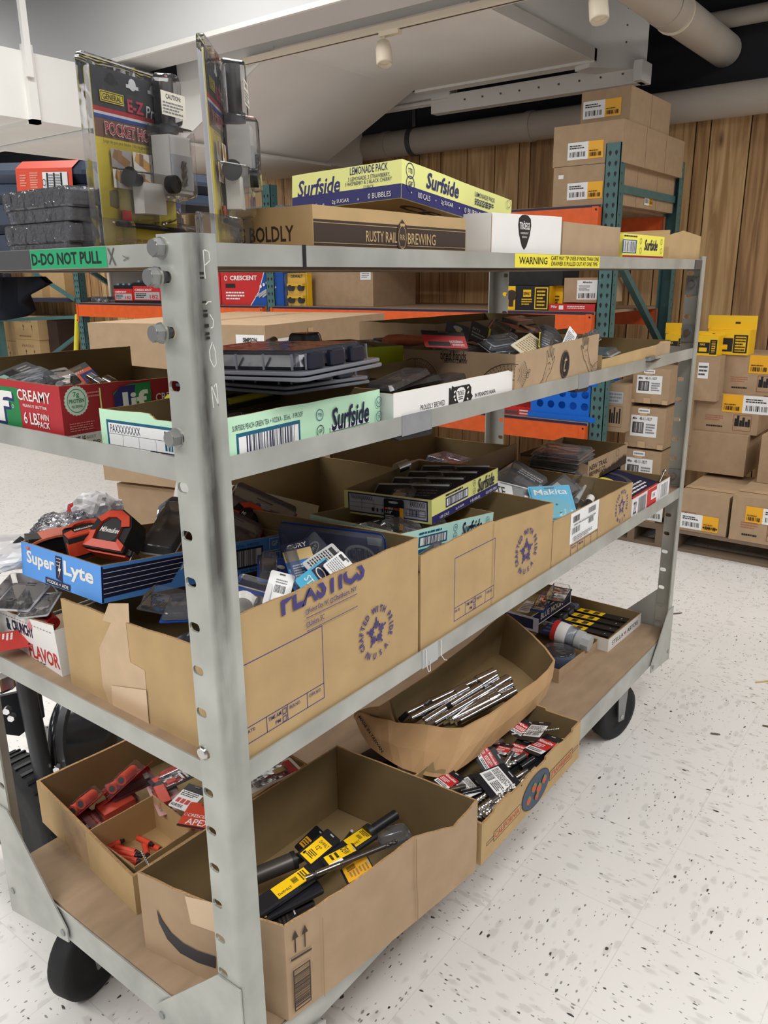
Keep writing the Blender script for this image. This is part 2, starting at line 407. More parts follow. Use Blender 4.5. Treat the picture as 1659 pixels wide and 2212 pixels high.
def plank_mat(i, c, c2):
    m = bpy.data.materials.new('wall_plank_stain'); m.use_nodes = True; nt = m.node_tree; N = nt.nodes.new; Lk = nt.links.new
    b = nt.nodes['Principled BSDF']; b.inputs['Roughness'].default_value = .6; b.inputs['Specular IOR Level'].default_value = .25
    tc = N('ShaderNodeTexCoord'); mp = N('ShaderNodeMapping'); Lk(tc.outputs['Object'], mp.inputs[0])
    mp.inputs['Scale'].default_value = (1, 9, .55); mp.inputs['Location'].default_value = (i*3.1, i*7.7, i*2.3)
    nz = N('ShaderNodeTexNoise'); nz.inputs['Scale'].default_value = 2.2; nz.inputs['Detail'].default_value = 8; nz.inputs['Distortion'].default_value = 1.2; Lk(mp.outputs[0], nz.inputs['Vector'])
    rp = N('ShaderNodeValToRGB'); e = rp.color_ramp.elements; e[0].position = .34; e[1].position = .62; e[0].color = rgb(*c2); e[1].color = rgb(*c)
    Lk(nz.outputs[0], rp.inputs[0])
    mp2 = N('ShaderNodeMapping'); mp2.inputs['Scale'].default_value = (1, 3.2, 1.1); mp2.inputs['Location'].default_value = (i*1.3, i*2.9, i); Lk(tc.outputs['Object'], mp2.inputs[0])
    vo = N('ShaderNodeTexVoronoi'); vo.inputs['Scale'].default_value = 1.6; Lk(mp2.outputs[0], vo.inputs['Vector'])
    kn = N('ShaderNodeMapRange'); kn.inputs[1].default_value = .02; kn.inputs[2].default_value = .12; kn.inputs[3].default_value = .75; kn.inputs[4].default_value = 0.; Lk(vo.outputs['Distance'], kn.inputs[0])
    mx = N('ShaderNodeMix'); mx.data_type = 'RGBA'; Lk(rp.outputs[0], mx.inputs['A']); mx.inputs['B'].default_value = rgb(86, 62, 42); Lk(kn.outputs[0], mx.inputs['Factor'])
    Lk(mx.outputs['Result'], b.inputs['Base Color']); return m
PLANKS = [plank_mat(1, (216, 178, 128), (168, 128, 86)), plank_mat(2, (204, 164, 114), (150, 112, 76)), plank_mat(3, (224, 188, 138), (178, 138, 94)), plank_mat(4, (188, 148, 104), (134, 100, 70))]
GROOVE = mat('plank_groove', (70, 52, 38), .8)
XW = 5.0
b = MB(); b.box((-6, -6, -.05), (XW+.1, 14, 0), FLOORM); struct(b.build('floor'))
b = MB(); rd = random.Random(3); y = -2.6
b.box((XW+.02, -3, 0), (XW+.1, 14, 3.5), DARKC); b.box((XW, -3, 0), (XW+.02, 14, 2.45), GROOVE)
while y < 10.5:
    wd = rd.choice((.09, .16, .2, .2, .24)); dx = rd.uniform(0, .006)
    b.box((XW-.012-dx, y, 0), (XW, y+wd-.009, 2.44), rd.choice(PLANKS)); y += wd
struct(b.build('wall_back'))
b = MB(); b.box((-6, -6, 3.5), (XW+.1, 14, 3.6), DARKC)
for k in range(6): b.box((-6, 1.2+k*1.9-.05, 3.3), (XW, 1.2+k*1.9+.05, 3.5), DARKC)
struct(b.build('ceiling'))
# far left end of the store
b = MB(); b.box((-6, 13.9, 0), (XW, 14, 3.5), mat('far_wall_paint', (120, 116, 110), .8)); struct(b.build('wall_left'))

# ---------------------------------------------------------------- ducts, pipes, track
t = thing('air_duct', 'large white duct plenum with a recessed flat panel hanging above the back rack', 'duct', (3.0, 2.0, 2.7))
def loc(o, t): o.location = -Vector(t.location); return o
b = MB(); b.box((3.0, 1.49, 2.7), (4.36, 2.76, 3.45), DUCT); loc(b.build('plenum_box', t), t)
b = MB(); b.box((3.0, 1.46, 2.694), (4.40, 1.49, 2.76), DUCT); loc(b.build('panel_flange', t), t); b = MB(); b.box((4.36, 1.46, 2.685), (4.40, 2.76, 2.76), DUCT); b.box((4.40, 1.46, 2.70), (4.52, 2.76, 2.72), DUCT)
loc(b.build('panel_flange', t), t)
b = MB(); b.prism([(4.36, 1.49), (4.62, 1.24), (4.62, 1.5), (4.4, 1.6)], (0, 0, 2.66), (1, 0, 0), (0, 1, 0), (0, 0, .78), DUCT)
b.box((4.56, 1.24, 2.58), (4.64, 2.76, 2.69), DUCT); b.box((4.5, 1.22, 2.58), (4.66, 1.27, 2.69), DUCT)
for k in range(9): b.tube((4.553, 1.36+.14*k, 2.64), (4.561, 1.36+.14*k, 2.64), .006, SDARK)
for k in range(3): b.tube((4.52, 1.335, 2.8+.09*k), (4.53, 1.345, 2.8+.09*k), .006, SDARK)
loc(b.build('end_casing', t), t)
b = MB()
V = [(3.0, 2.76, 2.7), (4.35, 2.76, 2.7), (4.35, 3.6, 2.3), (3.0, 3.6, 2.3), (3.0, 2.76, 3.3), (4.35, 2.76, 3.3), (4.35, 3.6, 2.9), (3.0, 3.6, 2.9)]
b.add(V, [(0, 3, 2), (0, 2, 1), (4, 5, 6, 7), (0, 4, 7, 3), (1, 2, 6, 5)], DUCT)
b.box((2.97, 3.55, 2.285), (4.38, 3.6, 2.30), DUCT)
b.prism([(0, 0), (.84, -.4), (.84, -.385), (0, .015)], (2.992, 2.76, 2.7), (0, 1, 0), (0, 0, 1), (.012, 0, 0), DUCT)
loc(b.build('sloping_transition', t), t)
t = thing('air_duct', 'white side duct running low to the wall at upper left behind the tool cases', 'duct', (1.5, 4.1, 2.3))
b = MB(); b.box((.4, 3.6, 2.3), (2.33, 4.72, 2.63), DUCT); b.box((2.37, 3.58, 2.30), (4.8, 4.75, 2.65), DUCT); loc(b.build('duct_body', t), t)
for x in (2.0, 2.36):
    b = MB(); b.box((x-.025, 3.57, 2.28), (x+.025, 3.61, 2.66), DUCT); b.box((x-.025, 3.57, 2.28), (x+.025, 4.75, 2.3), DUCT); loc(b.build('joint_flange', t), t)
b = MB(); b.box((1.965, 3.545, 2.5), (2.0, 3.57, 3.45), DUCT); loc(b.build('hanger_strap', t), t)
b = MB(); b.box((1.4, 3.7, 2.62), (1.6, 4.4, 3.4), DUCTS)
for k in range(4):
    for q in range(2): b.tube((1.44+.1*q, 3.69, 2.74+.12*k), (1.44+.1*q, 3.705, 2.74+.12*k), .02, SDARK)
tag(b.build('mounting_channel'), 'grey perforated steel channel standing on the side duct at the top left corner', 'bracket')
b = MB(); b.box((2.6, -1.5, 2.7), (2.88, 4.9, 3.5), DUCTS); b.box((2.592, -1.5, 2.692), (2.612, 4.9, 2.716), DUCT)
tag(b.build('ceiling_soffit'), 'long grey boxed soffit across the top of the view above the clamshell packs', 'soffit', kind='structure')
t = thing('wall_pipe', 'thick beige pipe running level along the top of the wood plank wall', 'pipe', (4.86, 3, 2.47))
b = MB(); b.tube((0, -4.5, 0), (0, 5, 0), .095, PIPE, n=24); b.build('pipe_run', t)
for y in (.35, -.9): b = MB(); b.tube((0, y, 0), (0, y+.05, 0), .101, PIPE, n=24); b.build('pipe_coupling', t)
b = MB(); b.tube((0, .1, .0), (0, .14, .0), .104, SDARK, n=24); b.box((-.01, .1, .1), (.01, .13, 1.0), SDARK); b.build('pipe_hanger', t)
t = thing('ceiling_pipe', 'fat beige pipe slanting across the top right corner towards the wall', 'pipe', (3.9, .90, 2.78))
b = MB(); b.tube((-2, 0, 0), (1.1, 0, 0), .095, PIPE, n=24); b.tube((.0, 0, 0), (.12, 0, 0), .101, PIPE, n=24); b.build('pipe_run', t)
b = MB(); b.tube((.16, 0, 0), (.17, 0, 0), .106, CREAM, n=24); b.tube((.165, .0, .1), (.165, 0, .7), .006, CREAM); b.build('pipe_hanger', t)
b = MB(); b.tube((4.93, -2, 2.93), (4.93, 1.2, 2.93), .05, PIPE, n=16); tag(b.build('ceiling_pipe'), 'thin beige pipe high in the dark gap at the far right', 'pipe')
b = MB(); b.tube((4.6, -2, 3.2), (4.6, 1.6, 3.2), .03, SDARK, n=12); tag(b.build('ceiling_conduit'), 'dark conduit at the very top right under the ceiling', 'conduit')
t = thing('light_track', 'cream lighting track fixed along the edge of the soffit near the duct panel', 'light track', (2.97, 2, 2.66))
b = MB(); b.box((-.02, -2, -.015), (.02, .98, .015), CREAM); b.build('rail', t)
b = MB(); b.box((-.005, -2, -.017), (.005, .98, -.015), SDARK); b.build('contact_slot', t)
def spot(y, label):
    t = thing('spotlight', label, 'spotlight', (2.97, y, 2.645), group='track spotlights')
    b = MB(); b.box((-.018, -.06, -.02), (.018, .06, 0), CREAM); b.build('adapter', t)
    b = MB(); b.tube((0, .04, -.02), (0, .04, -.05), .008, CREAM); b.build('swivel_stem', t)
    M = Matrix.Translation((0, .045, -.045)) @ Euler((R(12), R(190), 0)).to_matrix().to_4x4()
    b = MB(); b.lathe([(.012, -.012), (.032, 0), (.04, .03), (.041, .10), (.036, .112), (.034, .09)], CREAM, M=M); b.build('lamp_head', t)
spot(1.93, 'cream track spotlight hanging under the middle of the track')
spot(.80, 'cream track spotlight cut off by the top edge of the view beside the fat pipe')
t = thing('strip_light', 'bare fluorescent strip fixture glimpsed behind the sloping duct', 'strip light', (4.6, 3.1, 2.68))
b = MB(); b.box((-.05, -.5, 0), (.05, .5, .06), DUCT); b.build('reflector', t)
for x in (-.03, .03):
    b = MB(); b.tube((x, -.48, -.02), (x, .48, -.02), .014, WHITE); b.build('tube_lamp', t)

# ================================================================ THE CART
CL, CW = 1.9474, .7129
A4, B4, A3, B3, A2, B2, A1, B1 = 1.5124, 1.4859, 1.2568, 1.2260, .8194, .7851, .3105, .2456
SD = .028                                   # shelf boards sit this far below the rail tops
Z4, Z3, Z2, Z1 = A4-.012, A3-SD, A2-.006, A1
cart = thing('stock_cart', 'tall galvanised steel four-shelf stock cart on casters loaded with cartons', 'cart', (0, 0, 0))
def post_mat():
    m = mat('post_steel', (178, 180, 173), .42, metal=.35, var=.2, scale=9, bump=.06); nt = m.node_tree; N = nt.nodes.new; Lk = nt.links.new
    b = nt.nodes['Principled BSDF']; src = b.inputs['Base Color'].links[0].from_socket
    tc = N('ShaderNodeTexCoord'); sp = N('ShaderNodeSeparateXYZ'); Lk(tc.outputs['Object'], sp.inputs[0])
    def mth(op, a, bb):
        n = N('ShaderNodeMath'); n.operation = op; n.use_clamp = op == 'MULTIPLY'
        for i, q in enumerate((a, bb)):
            if isinstance(q, (int, float)): n.inputs[i].default_value = q
            else: Lk(q, n.inputs[i])
        return n.outputs[0]
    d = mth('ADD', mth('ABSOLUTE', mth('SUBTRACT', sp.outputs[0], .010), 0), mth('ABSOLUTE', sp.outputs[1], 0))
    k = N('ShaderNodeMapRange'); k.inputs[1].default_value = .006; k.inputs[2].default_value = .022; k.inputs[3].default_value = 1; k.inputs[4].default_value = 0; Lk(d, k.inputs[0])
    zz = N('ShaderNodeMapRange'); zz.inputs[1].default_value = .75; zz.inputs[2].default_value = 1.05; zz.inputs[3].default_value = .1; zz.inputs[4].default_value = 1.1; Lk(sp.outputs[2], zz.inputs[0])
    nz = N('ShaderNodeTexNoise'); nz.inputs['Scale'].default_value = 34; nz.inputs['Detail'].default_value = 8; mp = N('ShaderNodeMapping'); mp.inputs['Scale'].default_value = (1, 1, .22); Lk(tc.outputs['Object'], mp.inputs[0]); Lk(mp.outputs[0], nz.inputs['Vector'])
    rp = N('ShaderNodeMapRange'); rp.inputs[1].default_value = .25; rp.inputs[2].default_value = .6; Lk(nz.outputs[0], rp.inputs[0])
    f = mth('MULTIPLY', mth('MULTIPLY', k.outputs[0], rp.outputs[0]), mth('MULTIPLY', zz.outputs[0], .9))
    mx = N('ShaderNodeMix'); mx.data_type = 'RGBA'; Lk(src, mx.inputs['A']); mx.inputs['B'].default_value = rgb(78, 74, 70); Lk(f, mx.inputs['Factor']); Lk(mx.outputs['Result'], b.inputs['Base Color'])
    return m
POST = post_mat()
HZ0, HS, HV = 1.4742, .0635, .0432
def post(x, y, sx, sy, wall_y=.055, wall_x=.042, zt=1.522, zb=.22, m=POST):
    """rolled steel angle: the slotted flange lies along y, the plain flange along x; (sx, sy) point into the cart"""
    b = MB(); t = .0035; r = .012; n = 5
    out = [(0, r)]+[(r-r*math.cos(PI/2*i/n), r-r*math.sin(PI/2*i/n)) for i in range(1, n)]+[(r, 0), (wall_x, 0)]
    inn = [(t, r)]+[(r-(r-t)*math.cos(PI/2*i/n), r-(r-t)*math.sin(PI/2*i/n)) for i in range(1, n)]+[(r, t), (wall_x, t)]
    P = lambda p, z: ((p[0]-t)*sx, (p[1]-t)*sy, z)
    k = len(out)
    vs = [P(p, z) for z in (zb, zt) for p in out]+[P(p, z) for z in (zb, zt) for p in inn]
    b.add(vs, [(i, i+1, k+i+1, k+i) for i in range(k-1)]+[(2*k+i, 3*k+i, 3*k+i+1, 2*k+i+1) for i in range(k-1)], m, True)
    b.add(vs, [(k-1, 3*k-1, 4*k-1, 2*k-1)]+[(k+i, k+i+1, 3*k+i+1, 3*k+i) for i in range(k-1)], m)
    # slotted flange
    cells = []; z = HZ0+HS/2; zc = []
    i = 0
    while HZ0-HS*i-HS/2 > zb: zc.append(HZ0-HS*i); i += 1
    edges = [(zt, zc[0]+HS/2)]+[(c+HS/2, c-HS/2) for c in zc]+[(zc[-1]-HS/2, zb)]
    angs = sorted([2*PI*q/24 for q in range(24)]+[math.atan2(sz*HS/2, sy_) for sz in (1, -1) for sy_ in (wall_y-HV, -(HV-r))])
    angs = sorted(a % (2*PI) for a in angs)
    for dx in (0, t):
        for q, (z1, z0) in enumerate(edges):
            if q in (0, len(edges)-1): b.add([P((dx, r), z0), P((dx, wall_y), z0), P((dx, wall_y), z1), P((dx, r), z1)], [(0, 1, 2, 3)], m)
            else:
                c = zc[q-1]; ro = []; ri = []
                for a in angs:
                    ca, sa = math.cos(a), math.sin(a)
                    kx = ((wall_y-HV) if ca > 0 else (HV-r))/max(abs(ca), 1e-6); kz = (HS/2)/max(abs(sa), 1e-6); kk = min(kx, kz)
                    ro.append(P((dx, HV+ca*kk), c+sa*kk))
                    ex = max(-.004, min(.004, ca*.02)); ri.append((HV+ex+ca*.0062, c+sa*.0066))
                N_ = len(angs)
                rr = [P((dx, yy), zz) for yy, zz in ri]
                b.add(ro+rr, [(j, (j+1) % N_, N_+(j+1) % N_, N_+j) for j in range(N_)], m)
                if dx == 0:
                    b.add(rr+[P((t, yy), zz) for yy, zz in ri], [(j, (j+1) % N_, N_+(j+1) % N_, N_+j) for j in range(N_)], m)
    b.add([P((0, wall_y), zb), P((t, wall_y), zb), P((t, wall_y), zt), P((0, wall_y), zt), P((0, r), zt), P((t, r), zt)], [(0, 1, 2, 3), (3, 2, 5, 4)], m)
    return b.build('post', cart, (x, y, 0))
near = post(0, 0, 1, 1)
post(CL, 0, -1, 1); post(0, CW, 1, -1); post(CL, CW, -1, -1)
# chalk and punch marks on the near post
b = MB(); f = Face(b, (-.0035, -.0035, 0), (1, 0, 0), (0, 0, 1), (0, -1, 0))
CHALK = mat('chalk', (214, 214, 206), .9)
for pts in ([(.022, 1.472), (.022, 1.5045), (.022, 1.504), (.030, 1.502), (.031, 1.492), (.023, 1.487)], [(.020, 1.443), (.024, 1.446), (.029, 1.446)], [(.025, 1.432), (.030, 1.425), (.029, 1.417), (.025, 1.416)],
            [(.026, 1.400), (.021, 1.390), (.021, 1.380), (.026, 1.370), (.030, 1.374), (.030, 1.388), (.027, 1.397)], [(.021, 1.322), (.020, 1.350), (.029, 1.324), (.028, 1.352), (.024, 1.347)]):
    f.pline(pts, .0013, CHALK); b.build('chalk_letter', near); b = MB(); f = Face(b, (-.0035, -.0035, 0), (1, 0, 0), (0, 0, 1), (0, -1, 0))
b = MB(); f = Face(b, (-.0035, -.0035, 0), (1, 0, 0), (0, 0, 1), (0, -1, 0))
for x, z, h in ((.0175, 1.478, .003), (.0175, 1.473, .002), (.018, 1.446, .002), (.0185, 1.436, .002), (.0185, 1.431, .004), (.019, 1.419, .004), (.019, 1.410, .003), (.019, 1.405, .003)):
    f.rect(x-.003, z-h/2, x+.003, z+h/2, INK)
b.build('tick_marking', near)['label'] = 'short black marker ticks'
# bolts on the near post
def bolt(y, z, so, r=.0108, flat=False):
    b = MB(); x = -.0035
    if flat:
        b.lathe([(.0105, 0), (.0105, .002), (.008, .0045)], BRIGHT, 16, Matrix.Translation((x, y, z)) @ Matrix.Rotation(-PI/2, 4, 'Y'))
    else:
        if so > .004: b.tube((0, y, z), (x-so, y, z), .0075, SDARK)
        b.tube((x-so+.003, y, z), (x-so, y, z), r*1.15, BRIGHT, n=18)
        b.tube((x-so, y, z), (x-so-.010, y, z), r, STEEL2, n=6, smooth=False)
        b.tube((x-so-.010, y, z), (x-so-.0115, y, z), r*.86, BRIGHT, n=18)
    b.build('bolt', near)
bolt(HV, HZ0+.0325, .002); bolt(HV, HZ0, .012); bolt(HV, HZ0-HS, .012); bolt(HV, HZ0-3*HS, .002); bolt(HV, HZ0-10*HS, 0, flat=True)
# shelf frames and boards
def shelf(zt, zb, board, name='shelf_board', m=MDF, inset=.003):
    t = .003
    for nm, p, q in (('front_rail', (.001, 0, zb), (CL-.008, t, zt)), ('back_rail', (.001, CW-t, zb), (CL-.001, CW, zt)), ('end_rail', (0, .001, zb), (t, CW-.001, zt)), ('end_rail', (CL-t, .001, zb), (CL, CW-.001, zt))):
        b = MB(); b.box(p, q, STEEL)
        x0, y0, _ = p; x1, y1, _ = q
        if nm == 'front_rail': b.box((x0, t, zb), (x1, .03, zb+.003), STEEL2)
        elif nm == 'back_rail': b.box((x0, y0-.03, zb), (x1, y0, zb+.003), STEEL2)
        b.build(nm, cart)
    b = MB(); b.box((t+.001, t+.001, max(board-.012, zb+.001)), (CL-t-.001, CW-t-.001, board), m); b.build(name, cart)
shelf(A4, B4, Z4); shelf(A3, B3, Z3+.0); shelf(A2, B2, Z2); shelf(A1-.002, B1, Z1+.003)
# gussets
def gusset(O, u, nrm, w, z1, z0=.249):
    b = MB(); b.prism([(0, z1), (.05, z1), (.066, z1-.016), (w, z0+.03), (w, z0), (0, .205)], O, u, (0, 0, 1), nrm, STEEL)
    for q in (.02, w-.014): b.tube(Vector(O)+Vector(u)*q+Vector((0, 0, z0+.016))+Vector(nrm), Vector(O)+Vector(u)*q+Vector((0, 0, z0+.016))+Vector(nrm)*1.8, .007, STEEL2)
    b.build('gusset_plate', cart)
gusset((-.004, .0, 0), (0, 1, 0), (-.003, 0, 0), .222, .45)
gusset((-.004, CW, 0), (0, -1, 0), (-.003, 0, 0), .218, .47)
gusset((CL+.004, .0, 0), (0, 1, 0), (.003, 0, 0), .222, .45); gusset((CL+.004, CW, 0), (0, -1, 0), (.003, 0, 0), .222, .47)
gusset((CL+.004, -.004, 0), (-1, 0, 0), (0, -.003, 0), .18, .40, .225)
b = MB(); b.prism([(0, .30), (.17, .24), (.17, .205), (0, .205)], (0, -.004, 0), (1, 0, 0), (0, 0, 1), (0, -.003, 0), STEEL)
for q in (.05, .08): b.tube((q, -.007, .245), (q, -.010, .245), .007, STEEL2)
b.build('gusset_plate', cart)
# far-end plates, corner bracket and bolts
b = MB(); b.box((CL-.10, -.002, B4+.001), (CL-.03, 0, A4-.001), SDARK); b.build('joint_plate', cart)
for z in (A4-.07, A3+.045, A2+.03):
    b = MB(); b.box((CL-.006, .008, z-.03), (CL-.003, .05, z+.02), STEEL2); b.tube((CL-.006, .03, z), (CL-.02, .03, z), .009, BRIGHT, n=10); b.build('corner_bracket', cart)
def caster(x, y, rot):
    c = MB(); c.box((-.05, -.05, .232), (.05, .05, .2456), STEEL2)
    for s in (-1, 1): c.prism([(-.03, .23), (.03, .23), (.014, .07), (-.014, .07)], (0, s*.034, 0), (1, 0, 0), (0, 0, 1), (0, .004*s, 0), STEEL2)
    c.tube((0, -.04, .085), (0, .04, .085), .008, BRIGHT)
    o = c.build('caster', cart, (x, y, 0), (0, 0, rot))
    wb = MB(); M = Matrix.Translation((0, -.0275, .094)) @ Matrix.Rotation(-PI/2, 4, 'X')
    wb.lathe([(.02, .006), (.066, .004), (.072, 0), (.090, .003), (.094, .010), (.094, .045), (.090, .052), (.072, .055), (.066, .051), (.02, .049)], BMATT, 32, M)
    wb.build('wheel', o)
caster(.085, .60, R(14)); caster(1.70, .085, R(-15)); caster(.16, .14, R(-10)); caster(1.75, .58, R(5))
# marker tapes on the rails
b = MB(); f = Face(b, (0, CW, B4), (0, -1, 0), (0, 0, 1), (-1, 0, 0), .0003)
y0, y1 = CW-AX(66, 555, 0).y, CW-AX(231, 555, 0).y
f.rect(y0, .001, y1, A4-B4-.001, GTAPE); f.text('D-DO NOT PULL', y0+.003, .0055, y1-.012, A4-B4-.0055, INK, .025)
b.build('marker_tape', cart)['label'] = 'green tape reading D-DO NOT PULL'
b = MB(); f = Face(b, (0, CW, B4), (0, -1, 0), (0, 0, 1), (-1, 0, 0), .0003)
f.rect(0, .0005, y0-.001, A4-B4-.0005, SDARK)
f.pline([(y1+.004, .004), (y1+.016, A4-B4-.003)], .0022, SMUDGE); f.pline([(y1+.004, A4-B4-.003), (y1+.017, .003)], .0022, SMUDGE)
f.pline([(y1+.034, .008), (y1+.045, .012)], .001, SMUDGE); f.pline([(y1+.034, .014), (y1+.045, .010)], .001, SMUDGE); b.build('rail_scuff', cart)
b = MB(); f = Face(b, (0, 0, B4), (1, 0, 0), (0, 0, 1), (0, -1, 0), .0003)
x0, xm, x1 = AY(1112, 565, 0).x, AY(1180, 565, 0).x, AY(1295, 565, 0).x
f.rect(x0, .001, x1, A4-B4-.0005, YTAPE); f.text('WARNING', x0+.016, .007, xm+.004, A4-B4-.006, INK, .01)
f.text('CART MAY TIP OVER IF MORE THAN ONE', xm+.02, .0155, x1-.006, .0235, INK); f.text('DRAWER IS PULLED OUT AT ONE TIME', xm+.022, .005, x1-.012, .013, INK)
b.build('warning_tape', cart)['label'] = 'yellow tape with black warning lettering'
b = MB(); x = AY(657, 555, 0).x; b.box((x-.003, -.0012, B4-.001), (x+.003, 0, A4+.001), BLACK); b.build('black_tie', cart)
def patch(xa, xb, za, zb, tail=True):
    b = MB(); b.box((xa, -.0012, zb-.002), (xb, 0, za+.001), LGREY if not tail else mat('duct_tape', (140, 142, 146), .35, var=.1, scale=40))
    if tail: b.prism([(xa-.02, zb-.001), (xb+.008, zb-.001), (xb, zb-.012), (xa-.005, zb-.008)], (0, .001, 0), (1, 0, 0), (0, 0, 1), (0, .03, 0), BLACK)
    b.build('tape_patch', cart)
p = AY(868, 920, 0).x; q = AY(932, 900, 0).x; patch(p, q, A3, B3); p = AY(1249, 830, 0).x; q = AY(1271, 825, 0).x; patch(p, q, A3, B3); p = AY(912, 1400, 0).x; q = AY(945, 1390, 0).x; patch(p, q, A2, B2, False)
b = MB(); x = AY(918, 1410, 0).x; b.path([(x, -.002, A2), (x, -.004, B2+.004), (x+.006, -.004, B2-.012), (x+.014, -.003, B2-.014), (x+.012, -.003, B2+.008)], .0008, WHITE, 5); b.build('string_loop', cart); b = MB()
b.path([(x+.05, -.002, A2), (x+.05, -.004, B2+.002), (x+.06, -.004, B2-.010), (x+.068, -.004, B2-.014)], .0008, WHITE, 5); b.build('string_loop', cart)
# ================================================================ CARTONS ON THE CART
def world(loc, rot=(0, 0, 0)): return Matrix.Translation(loc) @ Euler(rot).to_matrix().to_4x4()
def face_at(f, px, py):
    Mi = f.M.inverted(); o = Mi @ CAM; d = Mi.to_3x3() @ _ray(px, py)
    t = (f.O-o).dot(f.n)/d.dot(f.n); q = o+d*t-f.O; return q.dot(f.u), q.dot(f.v)
Face.at = face_at
def _ft(f, t, a, b, m, bold=0., shear=0.):
    x0, y0 = f.at(*a); x1, y1 = f.at(*b); f.text(t, x0, y0, x1, y1, m, bold, shear)
Face.T = _ft
def _fr(f, a, b, m):
    x0, y0 = f.at(*a); x1, y1 = f.at(*b); f.rect(x0, y0, x1, y1, m)
Face.Rp = _fr
def tray(loc, rot, L, W, heights, mo, mi=KIN, t=.0025, **k):
    if isinstance(heights, (int, float)): heights = [heights]*4
    mb, F = carton(rectP(L, W), heights, mo, mi, t, **k); M = world(loc, rot)
    for f in F: f.M = M
    return mb, F
def surf(f, x0, y0, x1, y1, m):                      # flowing brand lettering
    f.text('Surfside', x0, y0, x1, y1, m, .022, .22)
def seal(f, x, y, r, t, m):
    f.ring(x, y, r, r*.13, m); f.text(t, x-r*.5, y-r*.3, x+r*.5, y+r*.3, m, .01)

# ---- top shelf
loc = (.224, .012, Z4)
mb, F = tray(loc, (0, 0, 0), .388, .26, .0655, KRAFT, rough=.0006, seed=1)
f = F[0]; bx0, by0 = f.at(682, 541); bx1, by1 = .387, f.at(845, 490)[1]
f.rect(.001, .0135, .387, .0475, KDARK); f.line(.001, .0435, .387, .0435, .0008, KRAFT, 1); f.line(.001, .0175, .387, .0175, .0008, KRAFT, 1)
f.T('RUSTY RAIL', (790, 522), (857, 502), KRAFT, .008); f.T('BREWING', (880, 528), (940, 507), KRAFT, .008)
cx, cy = f.at(868, 513); f.poly([(cx-.012, cy+.016), (cx, cy+.026), (cx+.012, cy+.016), (cx+.013, cy-.012), (cx, cy-.026), (cx-.013, cy-.012)], KDARK); f.ring(cx, cy, .0105, .001, KRAFT, ry=.017); f.label('RR', cx, cy-.004, .008, KRAFT, anchor=.5)
f.line(cx-.006, cy+.018, cx+.006, cy+.018, .004, KRAFT, 1); f.line(cx-.006, cy-.014, cx+.006, cy-.014, .001, KRAFT, 1)
f = F[3]; f.T('G BOLDLY', (515, 527), (634, 486), KDARK, .02)
o = mb.build('beverage_tray', loc=loc); tag(o, 'kraft beverage tray with a dark band reading RUSTY RAIL on the top shelf', 'cardboard tray')
loc = tuple(CAM+(Vector((.583, .127, 1.604))-CAM)*.93); rot = (-.034, .099, .023); LW, LD = .385, .237
mb, F = tray(loc, rot, LW, LD, .0595, LEMON, rough=.0005, seed=2)
for i, f in enumerate((F[0], F[3])):
    Lw = LW if i == 0 else LD
    f.rect(.0003, .0003, Lw-.0003, .0225, NAVY)
f = F[3]
f.T('Surfside', (643, 428), (735, 378), NAVY, .022, .2); f.T('LEMONADE PACK', (756, 379), (838, 350), NAVY, .006)
f.T('3 LEMONADE, 3 STRAWBERRY,', (752, 394), (843, 371), NAVY); f.T('3 RASPBERRY & 3 BLACK CHERRY', (746, 403), (847, 381), NAVY); f.T('12 PACK', (786, 409), (808, 398), NAVY)
f.T('100 CALS', (649, 451), (686, 440), WHITE); f.T('2g SUGAR', (718, 443), (755, 428), WHITE); f.T('0 BUBBLES', (796, 430), (846, 412), WHITE); f.T('*', (698, 445), (702, 439), WHITE); f.T('*', (773, 434), (777, 428), WHITE)
f = F[0]
x, y = f.at(886, 369); seal(f, x, y, .0125, 'TTB', NAVY); x, y = f.at(886, 397); seal(f, x, y, .0125, 'GF', NAVY)

x0, y0 = f.at(920, 402); x1, y1 = f.at(990, 425); f.text('Surfside', x0, .028, x1, .054, NAVY, .022, .2)
x0, _ = f.at(1025, 430); x1, _ = f.at(1068, 440); f.text('LEMONADE PACK', x0, .043, x1, .051, NAVY, .006); f.greek(x0, .028, x1, .040, 3, NAVY, 4)
for t, a, b_ in (('100 CALS', 901, 927), ('2g SUGAR', 951, 977), ('0 BUBBLES', 1002, 1040)):
    f.text(t, f.at(a, 440)[0], .008, f.at(b_, 450)[0], .017, WHITE)
for a in (886, 939, 990): x = f.at(a, 440)[0]; f.disc(x, .0125, .0015, WHITE, 5)
x = f.at(1096, 447)[0]; f.ring(x, .05, .008, .001, NAVY)
mb.add([tuple(p) for p in ((.004, .004, -.0004), (LW-.004, .004, -.0004), (LW-.004, LD-.004, -.0004), (.004, LD-.004, -.0004))], [(3, 2, 1, 0)], KRAFT2)
b2 = Face(mb, (0, 0, -.0006), (1, 0, 0), (0, 1, 0), (0, 0, -1)); b2.text('CE', .05, .02, .16, .05, KDARK, .03)
o = mb.build('beverage_tray', loc=loc, rot=rot); tag(o, 'pale yellow and navy tray reading LEMONADE PACK tilted on top of the other trays', 'cardboard tray')
loc = (.697, .012, Z4)
mb, F = tray(loc, (0, 0, R(.5)), .292, .24, [[(0, .080), (1, .0865)], .085, .08, [(0, .078), (1, .080)]], WHITE, rough=.0005, seed=3)
f = F[0]; x, y = f.at(1133, 501)
f.poly([(x-.027, y+.012), (x-.024, y+.024), (x-.012, y+.030), (x, y+.031), (x+.012, y+.030), (x+.024, y+.024), (x+.027, y+.012), (x+.022, y-.006), (x+.010, y-.026), (x, y-.033), (x-.010, y-.026), (x-.022, y-.006)], INK)
